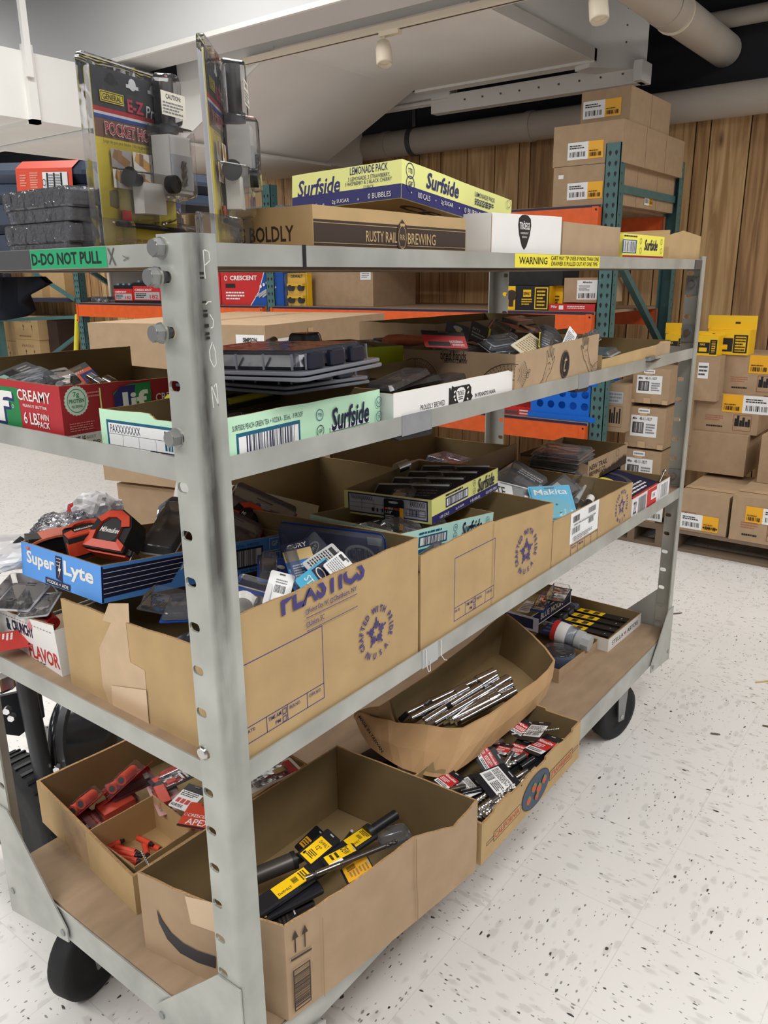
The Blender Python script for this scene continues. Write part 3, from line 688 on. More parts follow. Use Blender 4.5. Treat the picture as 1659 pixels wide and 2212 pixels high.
f.text('TRÖEGS', x-.021, y+.004, x+.021, y+.020, WHITE, .02); f.text('INDEPENDENT', x-.016, y-.004, x+.016, y-.0005, WHITE); f.text('BREWING', x-.010, y-.011, x+.010, y-.0075, WHITE)
f.line(.0012, .002, .0012, .078, .002, KEDGE)
o = mb.build('beverage_tray', loc=loc, rot=(0, 0, R(.5))); tag(o, 'white tray with a black guitar-pick emblem on the front edge of the top shelf', 'cardboard tray')
loc = (1.0, .016, Z4); mb, F = tray(loc, (0, 0, 0), .31, .27, .0785, KRAFT2, rough=.0006, seed=4)
tag(mb.build('cardboard_tray', loc=loc), 'plain brown tray beside the white tray on the top shelf', 'cardboard tray')
loc = (1.318, .010, Z4); mb, F = tray(loc, (0, 0, 0), .285, .22, .066, YEL2, rough=.0004, seed=5)
f = F[0]; f.rect(.0003, .0003, .2847, .017, DRED)
f.Rp((1343, 546), (1376, 519), TEALINK); f.Rp((1345, 544), (1373, 521), WPAPER); x0, y0 = f.at(1345, 543); x1, y1 = f.at(1372, 522); f.bars(x0, y0, x1, y1, INK, 5, 22)
f.T('Surfside', (1391, 541), (1421, 519), NAVY2, .022, .2); f.greek(.002, .058, .09, .064, 1, NAVY2)
for px, py in ((1384, 521), (1383, 541), (1428, 523), (1427, 542)): x, y = f.at(px, py); f.ring(x, y, .007, .0012, NAVY2, 12)
tag(mb.build('beverage_tray', loc=loc), 'small bright yellow tray with a barcode near the far post of the top shelf', 'cardboard tray')
loc = (1.655, .014, Z4); mb, F = tray(loc, (0, 0, 0), .275, .30, [[(0, .073), (.4, .088), (1, .078)], .078, .078, .086], KRAFT, rough=.0008, seed=6)
tag(mb.build('cardboard_tray', loc=loc), 'torn-edged brown tray at the far end of the top shelf', 'cardboard tray')
# ---- second shelf
loc = (.010, .318, Z3)
mb, F = tray(loc, (0, 0, 0), .40, .385, [[(0, .097), (.5, .090), (1, .085)], .07, .11, [(0, .100), (1, .097)]], [DRED, DRED, KRAFT, mat('jif_red', (178, 44, 50), .5)], KIN, t=.004, rough=.001, seed=7)
f = F[3]
x1 = f.at(42, 870)[0]; f.rect(.12, .0004, x1, .0865, GREEN)
x0 = f.at(-88, 870)[0]; xa = f.at(28, 870)[0]
f.text('Jif', x0-.012, .012, xa+.004, .078, NAVY, .05); f.text('Jif', x0-.018, .016, xa, .080, WHITE, .03)
f.T('CREAMY', (39, 863), (108, 849), WHITE, .012); f.T('PEANUT BUTTER', (51, 878), (102, 880), WHITE, .004)
f.T('6 LB', (55, 914), (81, 893), WHITE, .012); f.T('TWIN', (83, 906), (106, 897), WHITE, .01); f.T('PACK', (85, 923), (109, 914), WHITE, .01)
x, y = f.at(30, 877); f.ring(x, y, .003, .0008, WHITE, 10); f.greek(f.at(54, 917)[0], .002, f.at(108, 925)[0], .010, 1, WHITE, 2, .8)
f = F[0]
x, y = f.at(165, 866)
f.poly([((.019+.0012*(i % 2))*math.cos(2*PI*i/48)+x, (.021+.0012*(i % 2))*math.sin(2*PI*i/48)+y) for i in range(48)], mat('badge_mint', (206, 222, 206), .5))
f.ring(x, y, .0155, .001, GREEN, ry=.0175); f.text('7g', x-.005, y+.004, x+.005, y+.013, GREEN, .01); f.text('PROTEIN', x-.0125, y-.003, x+.0125, y+.003, GREEN, .02); f.text('PER SERVING', x-.009, y-.010, x+.009, y-.006, GREEN, .01)
x0 = f.at(187, 860)[0]; f.greek(x0, y+.002, x0+.022, y+.012, 2, mat('pink_print', (214, 120, 116), .5), 3)
f.greek(f.at(146, 890)[0], .028, f.at(205, 890)[0], .042, 4, mat('pink_print', (214, 120, 116), .5), 8)
xw = f.at(214, 870)[0]; f.rect(.001, .0004, xw, .024, mat('stamp_grey', (206, 202, 198), .5)); f.text('BEST IF', .006, .012, .033, .021, KDARK, .02); f.text('USED BY:', .006, .001, .040, .009, KDARK, .02)
f.text('APR', xw-.028, .004, xw-.004, .012, INK); f.text('BEST', xw-.028, .016, xw-.012, .020, GREY)
f.rect(xw+.0005, .02, xw+.003, .088, LEMON); x0 = f.at(245, 868)[0]; x1 = f.at(325, 860)[0]
f.poly([(x0, .05), (x0, .078), (x0+.012, .084), (x0+.03, .088), (x1-.032, .088), (x1, .088), (x1, .03), (x0, .03)], GREEN); f.poly([(x0, .03), (x0, .074), (x0+.012, .086), (x0+.040, .086), (x0+.028, .03)], NAVY); f.text('Jif', x0+.006, .034, x1-.006, .077, WHITE, .03)
f.text('CREAMY', x1+.008, .055, x1+.07, .068, WHITE, .01)
tag(mb.build('peanut_butter_carton', loc=loc), 'dark red carton reading CREAMY PEANUT BUTTER at the left of the second shelf', 'cardboard carton')
loc = (.030, .004, Z3); rot = (0, 0, .055)
mb, F = tray(loc, rot, .352, .232, [[(0, .0765), (1, .073)], .073, .07, [(0, .072), (.45, .073), (.5, .066), (1, .066)]], MINT, rough=.0008, seed=8)
f = F[3]
x0, y0 = f.at(228, 895)[0], .010; x1 = .2315; f.rect(x0, y0, x1, .058, TEALINK); f.rect(x0+.004, y0+.004, x1, .054, WPAPER)
for yy in (.023, .039): f.line(x0+.004, yy, x1, yy, .0007, NAVY2)
for xx in (.033, .066, .1): f.line(x0+xx, y0+.004, x0+xx, .039, .0006, NAVY2)
f.text('PAXXXXXXXX', x0+.008, .041, x0+.07, .052, NAVY2); f.bars(x0+.118, .026, x1-.002, .052, TEALINK, 9, 24); f.frame(x0+.088, .0125, x1, .023, .001, NAVY2); f.bars(x0+.10, .014, x1, .0215, NAVY2, 4, 30)
f = F[0]

x0, x1 = f.at(510, 945)[0], f.at(648, 915)[0]; f.rect(x0, .0155, x1, .0535, TEALINK); f.rect(x0+.004, .0205, x1-.004, .0485, WPAPER); f.bars(x0+.018, .0205, x1-.012, .0485, NAVY2, 11, 34)
f.text('SURFSIDE PEACH GREEN TEA + VODKA - 355mL - 9 PROOF', x0-.006, .0575, x1+.006, .0645, NAVY2); f.text('10810171360035', x0+.04, .0075, x1-.03, .0125, INK)
x = f.at(690, 903)[0]; seal(f, x, .054, .0085, 'TTB', TEALINK); seal(f, x, .031, .0085, 'GF', INK)
xs0, xs1 = f.at(714, 906)[0], f.at(795, 890)[0]; f.rect(xs0-.003, .026, xs1+.002, .034, WHITE); surf(f, xs0, .026, xs1, .060, NAVY2)
x = f.at(816, 885)[0]; seal(f, x, .054, .0085, 'U', TEALINK); seal(f, x, .031, .0085, 'Y', TEALINK)
tag(mb.build('beverage_tray', loc=loc, rot=rot), 'mint green tray with a big barcode by the near post on the second shelf', 'cardboard tray')
loc = (.389, .002, Z3); rot = (0, 0, .012)
mb, F = tray(loc, rot, .408, .235, [[(0, .067), (.93, .067), (.97, .063), (1, .071)], .068, .075, .066], WHITE, rough=.0006, seed=9)
f = F[0]

xa, xb = f.at(908, 885)[0], f.at(961, 868)[0]; f.text('PROUDLY BREWED', xa, .0295, xb, .0385, INK, .012); xa, xb = f.at(1026, 857)[0], f.at(1070, 847)[0]; f.text('IN PENNSYLVANIA', xa, .030, xb, .0375, INK, .012)
xa, xb = f.at(969, 880)[0], f.at(1021, 850)[0]; wd = xb-xa
f.poly([(xa, .024), (xa, .057), (xa+wd*.06, .057), (xa+wd*.08, .052), (xa+wd*.13, .060), (xa+wd*.2, .057), (xa+wd*.84, .057), (xa+wd*.93, .050), (xa+wd*.92, .040), (xb, .034), (xa+wd*.90, .026), (xb-wd*.04, .016), (xa+wd*.8, .010), (xa, .010)], INK)
cx = xa+wd*.48; f.poly([(cx-.016, .047), (cx-.010, .053), (cx, .0545), (cx+.010, .053), (cx+.016, .047), (cx+.012, .034), (cx, .018), (cx-.012, .034)], WHITE); f.text('TRÖEGS', cx-.012, .040, cx+.012, .050, INK, .02); f.greek(cx-.008, .032, cx+.008, .039, 2, INK)
for k, (dx, dy) in enumerate(((-.02, .05), (-.021, .042), (-.019, .033), (.021, .05), (.022, .041), (.02, .033), (.016, .024), (-.015, .024))): f.line(cx+dx*.95, dy, cx+dx*1.18, dy+.003*(1 if dx*(dy-.04) > 0 else -1), .003, WHITE, 1)
tag(mb.build('beverage_tray', loc=loc, rot=rot), 'white tray reading PROUDLY BREWED IN PENNSYLVANIA on the second shelf', 'cardboard tray')
loc = (.462, .452, Z3); mb, F = tray(loc, (0, 0, -.375), .40, .24, .098, LIME, KIN, rough=.0006, seed=10)
tag(mb.build('beverage_tray', loc=loc, rot=(0, 0, -.375)), 'lime green tray behind the stacked clear packs on the second shelf', 'cardboard tray')
loc = (.788, .002, Z3)
mb, F = tray(loc, (0, 0, .006), .408, .268, [[(0, .096), (1, .112)], .108, .098, .096], KRAFT2, rough=.0008, seed=11)
f = F[3]
f.T('tired hands', (951, 776), (1007, 759), INK, .012, .15); f.T('BREWING COMPANY', (960, 783), (1010, 777), INK, .02)
def sleeve(f, cx, cy, rx, ry, a0, a1, w, m):
    pts = lambda k: [(cx+rx*k*math.cos(R(a)), cy+ry*k*math.sin(R(a))) for a in range(a0, a1+1, 10)]
    f.pline(pts(1), w, m); f.pline(pts(.45), w, m); f.k += 1
    for a in range(a0+4, a1, 7):
        for q in (.55, .67, .79, .9):
            c, s_ = math.cos(R(a)), math.sin(R(a)); f.line(cx+rx*q*c, cy+ry*q*s_, cx+rx*(q+.06)*c, cy+ry*(q+.06)*s_, w*.8, m, 0)
sleeve(f, .035, .026, .055, .052, 0, 120, .0012, INK); sleeve(f, .262, .022, .075, .056, 80, 180, .0012, INK)
f = F[0]
def hand(f, ox, oy, s, fl, m):
    A = lambda pts: [(ox+fl*x*s, oy+y*s) for x, y in pts]
    out = [(-.52, -.55), (-.3, -.42), (-.12, -.12), (-.04, .04), (-.1, .34), (-.05, .36), (.02, .16), (.06, .5), (.11, .5), (.11, .16), (.2, .52), (.25, .5), (.2, .14), (.33, .4), (.37, .37), (.27, .06), (.42, .18), (.44, .13), (.27, -.12), (.20, -.25), (.05, -.34), (-.1, -.52), (-.3, -.7), (-.5, -.78)]
    f.pline(A(out), .0014, m); f.k += 1
    for i in range(7):
        for j in range(4):
            x, y = -.48+.06*i+.02*j, -.72+.09*i*.7+.05*j; f.line(ox+fl*x*s, oy+y*s, ox+fl*(x+.02)*s, oy+(y+.012)*s, .001, m, 0)
    for q in ((.02, 0), (.1, .02), (.17, -.02), (.1, -.15)): f.disc(ox+fl*q[0]*s, oy+q[1]*s, .0015, m, 6)
x, y = f.at(1192, 790); hand(f, x-.02, y+.006, .075, 1, INK)
x, y = f.at(1262, 765); hand(f, x+.012, y+.008, .075, -1, INK)
x, y = f.at(1219, 787); f.disc(x, y, .022, INK, ry=.030); f.ring(x, y, .020, .0006, KRAFT2, ry=.028); f.text('t', x-.008, y-.016, x+.008, y+.017, KRAFT2, -.004, .4)
sleeve(f, -.01, .058, .055, .036, -50, 40, .0012, INK); f.ring(.047, .052, .006, .0014, INK, 10); f.ring(.054, .060, .004, .0014, INK, 10)
x = f.at(1285, 760)[0]; sleeve(f, x+.02, .02, .045, .03, 100, 180, .0012, INK)
tag(mb.build('beverage_tray', loc=loc, rot=(0, 0, .006)), 'brown tray printed with black sleeves and open hands on the second shelf', 'cardboard tray')
loc = (1.10, .40, Z3); mb, F = tray(loc, (0, 0, R(-4)), .60, .26, .128, KRAFT2, KIN, rough=.001, seed=12)
tag(mb.build('cardboard_carton', loc=loc, rot=(0, 0, R(-4))), 'open brown carton piled with packs behind the tray with printed hands', 'cardboard carton')
loc = (1.222, .004, Z3); mb, F = tray(loc, (0, 0, 0), .485, .30, [[(0, .050), (.8, .060), (.84, .067), (1, .062)], .065, .09, .06], KRAFT, KIN, rough=.0008, seed=13)
F[0].rect(.37, .001, .484, .06, KRAFT2)
tag(mb.build('cardboard_tray', loc=loc), 'low brown tray at the far end of the second shelf', 'cardboard tray')

# ---- third shelf
def starmark(f, x, y, s, m):
    f.k += 1
    for k in range(5):
        a = R(90+72*k); c, sn = math.cos(a), math.sin(a)
        for j in range(-2, 3):
            o = j*.105*s; r0 = .16*s+abs(j)*.05*s; r1 = s*(.62-.155*abs(j)) if j else s*.66
            f.line(x+c*r0-sn*o, y+sn*r0+c*o, x+c*r1-sn*o, y+sn*r1+c*o, .085*s, m, 0)
    f.arc('CRAFTED WITH PRIDE', x, y, s*.86, 205, -22, s*.28, m, .03)
    f.arc('IN U.S.A.', x, y, s*.88, 228, 318, s*.28, m, .03)
    f.label('TM', x+.02*s, y-.55*s, s*.10, m)
def slot_print(f, x0, y0, x1, y1, m, w=.0015):
    f.frame(x0, y0, x1, y1, w, m); h = y0+(y1-y0)*.21; f.line(x0, h, x1, h, w, m); W_ = x1-x0
    for q in (.27, .52, .77): f.line(x0+W_*q, y0, x0+W_*q, h, w, m)
    hh = (h-y0)
    f.text('DATE:', x0+.02*W_, h-hh*.36, x0+.14*W_, h-hh*.16, m, .01); f.text('TIME AM', x0+.29*W_, h-hh*.38, x0+.44*W_, h-hh*.14, m, .01); f.text('PM', x0+.37*W_, y0+hh*.2, x0+.43*W_, y0+hh*.42, m, .01)
    f.frame(x0+.455*W_, y0+hh*.55, x0+.505*W_, y0+hh*.92, w*.8, m); f.frame(x0+.455*W_, y0+hh*.08, x0+.505*W_, y0+hh*.45, w*.8, m)
    f.text('PKR.NO.', x0+.54*W_, h-hh*.36, x0+.68*W_, h-hh*.14, m, .01); f.text('OPR.NO.', x0+.79*W_, h-hh*.36, x0+.95*W_, h-hh*.14, m, .01)
loc = (.026, .006, Z2); 
mb, F = tray(loc, (0, 0, 0), .438, .412, [[(0, .226), (.3, .223), (.6, .225), (1, .223)], [(0, .223), (1, .205)], .13, [(0, .156), (.55, .160), (1, .172)]], KRAFT, KIN, t=.004, rough=.0012, seed=14)
f = F[0]
xa, ya = f.at(524, 1612); xb, yb = f.at(696, 1350); slot_print(f, xa+.002, f.at(530, 1612)[1], xb, f.at(697, 1350)[1], PURP)
x, y = f.at(812, 1365); starmark(f, x, y, .041, PURP)
x0 = f.at(637, 1295)[0]; x1 = f.at(782, 1215)[0]; f.text('PLASTICS', x0-.03, .196, x1+.004, .240, PURP, .035, f=lambda x, y: (x0-.03+x, min(.196+y, .2205)))
xa, xb = f.at(657, 1305)[0], f.at(768, 1262)[0]
f.text('Forest City, NC', xa+.007, .180, xa+.052, .190, PURP, .012); f.frame(xa, .181, xa+.006, .189, .001, PURP); f.text('Chatham, NY', xa+.062, .181, xb, .190, PURP, .012); f.frame(xa+.055, .181, xa+.061, .189, .001, PURP); f.line(xa, .176, xb, .176, .0012, PURP)
f.text('Union, SC', xa+.007, .160, xa+.040, .170, PURP, .012); f.frame(xa, .161, xa+.006, .169, .001, PURP); f.line(xa, .155, xb, .155, .0012, PURP)
big = mb.build('shipping_carton', loc=loc); tag(big, 'biggest kraft carton by the near post printed CRAFTED WITH PRIDE', 'cardboard carton')
b = MB(); f = Face(b, (0, .412, 0), (0, -1, 0), (0, 0, 1), (-1, 0, 0), .0004); f.M = world(loc)
p = [f.at(*q) for q in ((235, 1303), (278, 1303), (280, 1345), (272, 1345), (282, 1430), (313, 1448), (325, 1577), (240, 1530), (222, 1480), (215, 1400), (240, 1345), (222, 1340))]
f.poly([q for q in p], TAPE); o = b.build('packing_tape', big); o['label'] = 'shiny strips of clear packing tape'
b = MB(); f = Face(b, (0, .412, 0), (0, -1, 0), (0, 0, 1), (-1, 0, 0), .0009); f.M = world(loc); f.k = 1
f.poly([f.at(*q) for q in ((243, 1480), (318, 1490), (325, 1577), (246, 1536))], mat('clear_tape_fresh', (208, 178, 144), .25, spec=.6)); b.build('packing_tape', big)
loc = (.472, .006, Z2)
mb, F = tray(loc, (0, 0, 0), .53, .40, [[(0, .186), (.45, .190), (.5, .184), (1, .163)], [(0, .163), (1, .17)], .15, [(0, .14), (.6, .16), (1, .186)]], KRAFT, KIN, t=.004, rough=.001, seed=15)
f = F[0]
xa, ya = f.at(980, 1352); xb, yb = f.at(1070, 1172); slot_print(f, xa, .020, xb, .150, PURP)
x, y = f.at(1136, 1190); starmark(f, x, y, .045, PURP)
f.line(.255, .001, .255, .184, .0012, KSHADE)
tag(mb.build('shipping_carton', loc=loc), 'middle kraft carton of the third shelf with a blue star print at its right', 'cardboard carton')
loc = (1.006, .006, Z2)
mb, F = tray(loc, (0, 0, 0), .495, .36, [[(0, .117), (.5, .110), (1, .108)], .105, .11, .115], KRAFT, KIN, t=.004, rough=.001, seed=16)
f = F[0]; x, y = f.at(1343, 1090); starmark(f, x, y-.004, .040, PURP)
xa = f.at(1232, 1190)[0]; f.line(xa, .001, xa, .034, .0014, PURP, 1); f.line(xa, .030, xa+.16, .030, .0014, PURP); f.line(xa+.16, .001, xa+.16, .105, .0014, PURP)
for q in (.04, .08, .12): f.line(xa+q, .001, xa+q, .030, .0014, PURP)
f.text('DATE:', xa+.006, .020, xa+.03, .026, PURP, .01); f.text('TIME AM', xa+.044, .020, xa+.07, .026, PURP, .01)
o = mb.build('shipping_carton', loc=loc); tag(o, 'low kraft carton with a white shipping label third along the third shelf', 'cardboard carton')
b = MB(); f = Face(b, (0, 0, 0), (1, 0, 0), (0, 0, 1), (0, -1, 0), .0004); f.M = world(loc)
xa, xb = f.at(1230, 1172)[0], f.at(1293, 1100)[0]; f.rect(xa, .034, xb, .112, WPAPER); f.k += 1
wd = xb-xa
f.bars(xa+.08*wd, .086, xa+.30*wd, .102, INK, 3, 16); f.bars(xa+.60*wd, .090, xa+.88*wd, .104, INK, 4, 16); f.bars(xa+.06*wd, .058, xa+.32*wd, .074, INK, 5, 16); f.bars(xa+.62*wd, .064, xa+.80*wd, .078, INK, 6, 12)
f.greek(xa+.1*wd, .078, xa+.9*wd, .084, 1, GREY); f.greek(xa+.1*wd, .038, xa+.8*wd, .052, 3, GREY, 3); b.build('shipping_label', o)['label'] = 'white label with barcodes'
loc = (1.508, .006, Z2)
RWHITE = mat('pinkish_white_print', (226, 218, 222), .5)
mb, F = tray(loc, (0, 0, 0), .315, .26, [[(0, .056), (1, .058)], .06, .075, .056], RWHITE, KIN, rough=.0004, seed=17)
f = F[0]; f.rect(.12, .001, .20, .056, RED); f.rect(.155, .020, .20, .044, WPAPER); f.text('15K', .162, .026, .19, .038, INK, .01); f.rect(.225, .004, .305, .054, WPAPER); f.bars(.235, .008, .30, .05, GREY, 3, 14); f.bars(.05, .006, .11, .05, GREY, 8, 14); f.text('22', .012, .01, .034, .045, INK)
tag(mb.build('blade_carton', loc=loc), 'white and red low box at the far end of the third shelf', 'cardboard carton')
loc = (1.55, .16, .885); rot = (0, 0, .015)
mb, F = tray(loc, rot, .317, .22, [.064, .064, .064, .055], KRAFT2, KIN, rough=.0006, seed=18)
f = F[0]; f.text('NEW TRAIL', .012, .034, .15, .050, KDARK, .03); f.text('BREWING CO.', .012, .015, .14, .030, KDARK, .03); f.ring(.235, .05, .012, .001, KDARK)
rd = random.Random(5); f.k += 1; x = .09
while x < .31:
    h = .010+.024*((x-.09)/.22)+rd.uniform(0, .008); f.poly([(x, .0005), (x+.011, .0005), (x+.0055, h)], KDARK, 0); x += .005
f.poly([(.10, .0005), (.316, .0005), (.316, .024), (.25, .016)], KDARK)
tag(mb.build('beverage_tray', loc=loc, rot=rot), 'brown tray with black treeline print reading NEW TRAIL at the back of the third shelf', 'cardboard tray')
loc = (1.02, .385, Z2); mb, F = tray(loc, (0, 0, R(2)), .55, .30, [.16, .15, .20, .17], KRAFT2, KIN, t=.004, rough=.001, seed=19)
F[3].text('2.', .05, .13, .065, .145, INK)
tag(mb.build('cardboard_carton', loc=loc, rot=(0, 0, R(2))), 'open brown carton at the back of the third shelf behind the label carton', 'cardboard carton')
loc = (.56, .43, Z2); mb, F = tray(loc, (0, 0, 0), .42, .27, [.13, .19, .20, [(0, .20), (1, .15)]], KRAFT2, KIN, t=.004, rough=.001, seed=20)
tag(mb.build('cardboard_carton', loc=loc), 'dark-mouthed brown carton at the back behind the middle kraft carton', 'cardboard carton')
loc = (.030, .452, Z2); rot = (R(-6), 0, R(-5))
mb, F = tray(loc, rot, .30, .34, [.085, .09, .09, [(0, .088), (.5, .086), (1, .094)]], WHITE, KIN, t=.004, rough=.0006, seed=21)
f = F[3]

xb = .336; f.text('FLAVOR', xb-.118, .012, xb+.002, .040, RED, .03); f.text('OVER EVERYTHING', xb-.16, .001, xb-.055, .011, NAVY2, .02); f.text('CRUNCHY', xb-.175, .052, xb-.085, .074, NAVY2, .04); f.text('&', xb-.20, .05, xb-.182, .074, NAVY2, .05); f.k += 1
for i in range(26): f.line(.02+.012*i, .078, .026+.012*i, .078, .0016, GREY, 0)
tag(mb.build('snack_carton', loc=loc, rot=rot), 'white carton with red FLAVOR lettering at the left end of the third shelf', 'cardboard carton')

# ---- bottom shelf
Pq = [(.084, -.006), (.563, -.07), (.545, .282), (.038, .306)]; z0 = Z1+.0035
d = (Vector((.563, -.07))-Vector((.084, -.006))); nn = Vector((d.y, -d.x)).normalized()
prof = []
for px, py in ((620, 1998), (750, 1904), (885, 1802), (976, 1782), (1027, 1732)):
    o = Vector((CAM.x, CAM.y)); r = _ray(px, py); rr = Vector((r.x, r.y)); tt = (Vector((.084, -.006))-o).dot(nn)/rr.dot(nn); q = o+rr*tt
    prof.append(((q-Vector((.084, -.006))).length/d.length, CAM.z+r.z*tt-z0))
prof[0] = (0, prof[0][1]); prof[-1] = (1, prof[-1][1])
mb, F = carton(Pq, [prof, [(0, prof[-1][1]), (1, .165)], .163, [(0, .163), (.4, .168), (1, prof[0][1])]], KRAFT2, KIN, .004, bulge=(.012, 0, 0, .004), rough=.0012, seed=22)
for f in F: f.M = world((0, 0, z0)); f.e = .0006
f = F[0]; f.k = 3
def warp(f, L, bl):                                   # keep print on the slightly bowed front panel
    old = f.P
    def P(x, y): s = min(max(x/L, 0), 1); return old(x, y)+f.n*(bl*4*s*(1-s)*(.4+.6*max(0, min(1, y/.18))))
    f.P = P
warp(f, d.length, .012)
for dx in (.018, .036):
    f.line(dx, .128, dx, .158, .0022, KDARK); f.poly([(dx-.006, .156), (dx+.006, .156), (dx, .172)], KDARK)
f.line(.008, .119, .048, .117, .004, KDARK); f.frame(.010, .014, .044, .098, .0022, KDARK); f.bars(.012, .022, .042, .090, KDARK, 12, 20, vert=True)
xs = prof[2][0]*d.length; f.pline([(xs, prof[2][1]-.001), (xs+.004, .10), (xs+.010, .05), (xs+.012, .002)], .0022, KSHADE); f.line(.070, .002, .070, .165, .0012, KSHADE)
f = F[3]; f.k = 2; Lw = (Vector((.038, .306))-Vector((.084, -.006))).length; warp(f, Lw, .004)
up = [(341, 1962), (352, 1992), (368, 2020), (390, 2045), (420, 2065), (455, 2080), (478, 2086)]; lo = [(341, 1962), (350, 2000), (370, 2036), (395, 2060), (425, 2075), (455, 2083), (478, 2087)]
pu = [f.at(px, py) for px, py in ((341, 1961), (352, 1984), (372, 2012), (398, 2034), (430, 2050), (468, 2062))]; pl = [f.at(px, py) for px, py in ((341, 1961), (346, 1990), (364, 2026), (392, 2056), (430, 2076), (468, 2088))]
for (a, b_, c, e) in zip(pu[:-1], pu[1:], pl[1:], pl[:-1]): f.poly([e, c, b_, a], mat('grey_black_ink', (52, 50, 54), .6), 1 if a == pu[0] else 0)
am = mb.build('shipping_carton', loc=(0, 0, z0)); tag(am, 'open kraft carton with a curved black swoosh at the near corner of the bottom shelf', 'cardboard carton')
b = MB(); f2 = Face(b, F[3].O, F[3].u, F[3].v, F[3].n, .0016); f2.M = world((0, 0, z0)); f2.k = 1; warp(f2, Lw, .004)
f2.poly([f2.at(*q) for q in ((402, 1998), (472, 2010), (476, 2078), (415, 1930+62), )][:0] or [f2.at(*q) for q in ((405, 1930), (470, 1945), (480, 2012), (418, 1990))], mat('clear_tape_fresh', (208, 178, 144), .25, spec=.6)); b.build('packing_tape', am)
loc = (.076, .384, z0); rot = (0, 0, -.103)
mb, F = tray(loc, rot, .44, .40, [[(0, .086), (1, .112)], .11, [(0, .115), (1, .106)], [(0, .106), (1, .086)]], KRAFT, KIN, t=.006, rough=.0012, seed=23)
f = F[3]; f.rect(.11, .004, .22, .09, mat('scuffed_kraft', (176, 146, 112), .8, var=.2, scale=30))
tag(mb.build('cardboard_carton', loc=loc, rot=rot), 'low kraft carton of red clamshell packs at the left of the bottom shelf', 'cardboard carton')
q4 = [(.104, .418), (.236, .399), (.252, .553), (.093, .562)]; zc = z0+.008
mb, F = carton(q4, [[(0, .064), (1, .080)], .083, .083, [(0, .083), (1, .064)]], KRAFT, mat('kraft_light_inside', (190, 158, 112), .8, var=.08), .003, rough=.0006, seed=24)
tag(mb.build('small_carton', loc=(0, 0, zc)), 'small open box of orange drivers set inside the low kraft carton', 'cardboard carton')
rim = [(768, 1535, .475), (800, 1547, .47), (855, 1562, .465), (1000, 1574, .465), (1110, 1510, .485), (1200, 1425, .50), (1095, 1325, .53), (1010, 1392, .51), (840, 1515, .50)]
bot = [(772, 1562, .43), (800, 1625, .405), (870, 1662, .40), (960, 1682, .40), (1060, 1612, .405), (1180, 1500, .42)]
RT = [AZ(*q) for q in rim]; BT = [AZ(*q) for q in bot]; cen = sum(RT, Vector())/9
for i in (6, 7, 8): q = RT[i].lerp(cen, .12); BT.append(Vector((q.x, q.y, .415)))
for i in range(9): BT[i].z = max(BT[i].z, .418) if i not in (2, 3, 4) else max(BT[i].z, .402)
mb = MB(); WK = mat('wrinkled_kraft', (188, 150, 106), .7, var=.14, scale=9, bump=.35)
def dense(L_, k=4):                                   # smooth closed ring through the corner points
    out = []; n = len(L_)
    for i in range(n):
        p0, p1, p2, p3 = L_[i-1], L_[i], L_[(i+1) % n], L_[(i+2) % n]
        for j in range(k):
            t_ = j/k; lin_ = p1.lerp(p2, t_)
            cr = .5*((2*p1)+(p2-p0)*t_+(2*p0-5*p1+4*p2-p3)*t_**2+(3*p1-p0-3*p2+p3)*t_**3); out.append(lin_.lerp(cr, .5))
    return out
Ro = dense(RT); Bo = dense(BT); n9 = len(Ro); rd = random.Random(8)
Ro = [p+Vector((rd.uniform(-.002, .002), rd.uniform(-.002, .002), rd.uniform(-.0025, .0025))) for p in Ro]
Ri = [p+(Vector((cen.x, cen.y, p.z))-p).normalized()*.006 for p in Ro]; Bi = [p+(Vector((cen.x, cen.y, p.z))-p).normalized()*.008+Vector((0, 0, .006)) for p in Bo]
Mo = [a.lerp(b_, .5)+(Vector((a.x, a.y, 0))-Vector((cen.x, cen.y, 0))).normalized()*.006 for a, b_ in zip(Ro, Bo)]
V = Bo+Mo+Ro+Ri+Bi; fs = []
for j in range(4): fs += [(j*n9+i, j*n9+(i+1) % n9, (j+1)*n9+(i+1) % n9, (j+1)*n9+i) for i in range(n9)]
mb.add([tuple(p) for p in V], fs[:3*n9], WK); mb.add([tuple(p) for p in V], fs[3*n9:], KIN)
mb.add([tuple(p) for p in Bi], [tuple(range(n9))], KIN); mb.add([tuple(p) for p in Bo], [tuple(range(n9))[::-1]], WK)
u = (BT[2]-BT[1]).normalized(); up_ = (RT[2]-BT[2]).normalized(); nrm = u.cross(up_).normalized(); nrm = nrm if nrm.dot(CAM-BT[1]) > 0 else -nrm
fo = Face(mb, (BT[1]+BT[2])/2+nrm*.012, u, up_, nrm); fo.M = Matrix.Identity(4)
x0, y0 = fo.at(792, 1582); x1, y1 = fo.at(836, 1632); fo.text('MADE IN TAIWAN', x0, y0-.008, x0+.085, y0+.004, INK, .03, rot=math.atan2(y1-y0, x1-x0))
sag = mb.build('cardboard_carton'); tag(sag, 'sagging taped kraft carton of chrome bars on the bottom shelf', 'cardboard carton')
loc = (.579, -.072, z0); mb, F = tray(loc, (0, 0, .004), .479, .205, [[(0, .098), (.1, .098), (.11, .106), (.25, .106), (.255, .098), (.40, .098), (.405, .102), (.5, .102), (.505, .094), (.6, .094), (.605, .102), (.8, .102), (.805, .094), (.9, .094), (.905, .102), (1, .102)], [(0, .102), (.45, .102), (.46, .108), (1, .108)], .10, .10], KRAFT, KIN, t=.005, rough=.0004, seed=25, nseg=2)
f = F[0]; OLV = mat('crate_blue_ink', (62, 78, 98), .6); REDI = mat('crate_red_ink', (186, 76, 52), .6)
f.frame(.02, .034, .47, .042, .0016, KDARK)
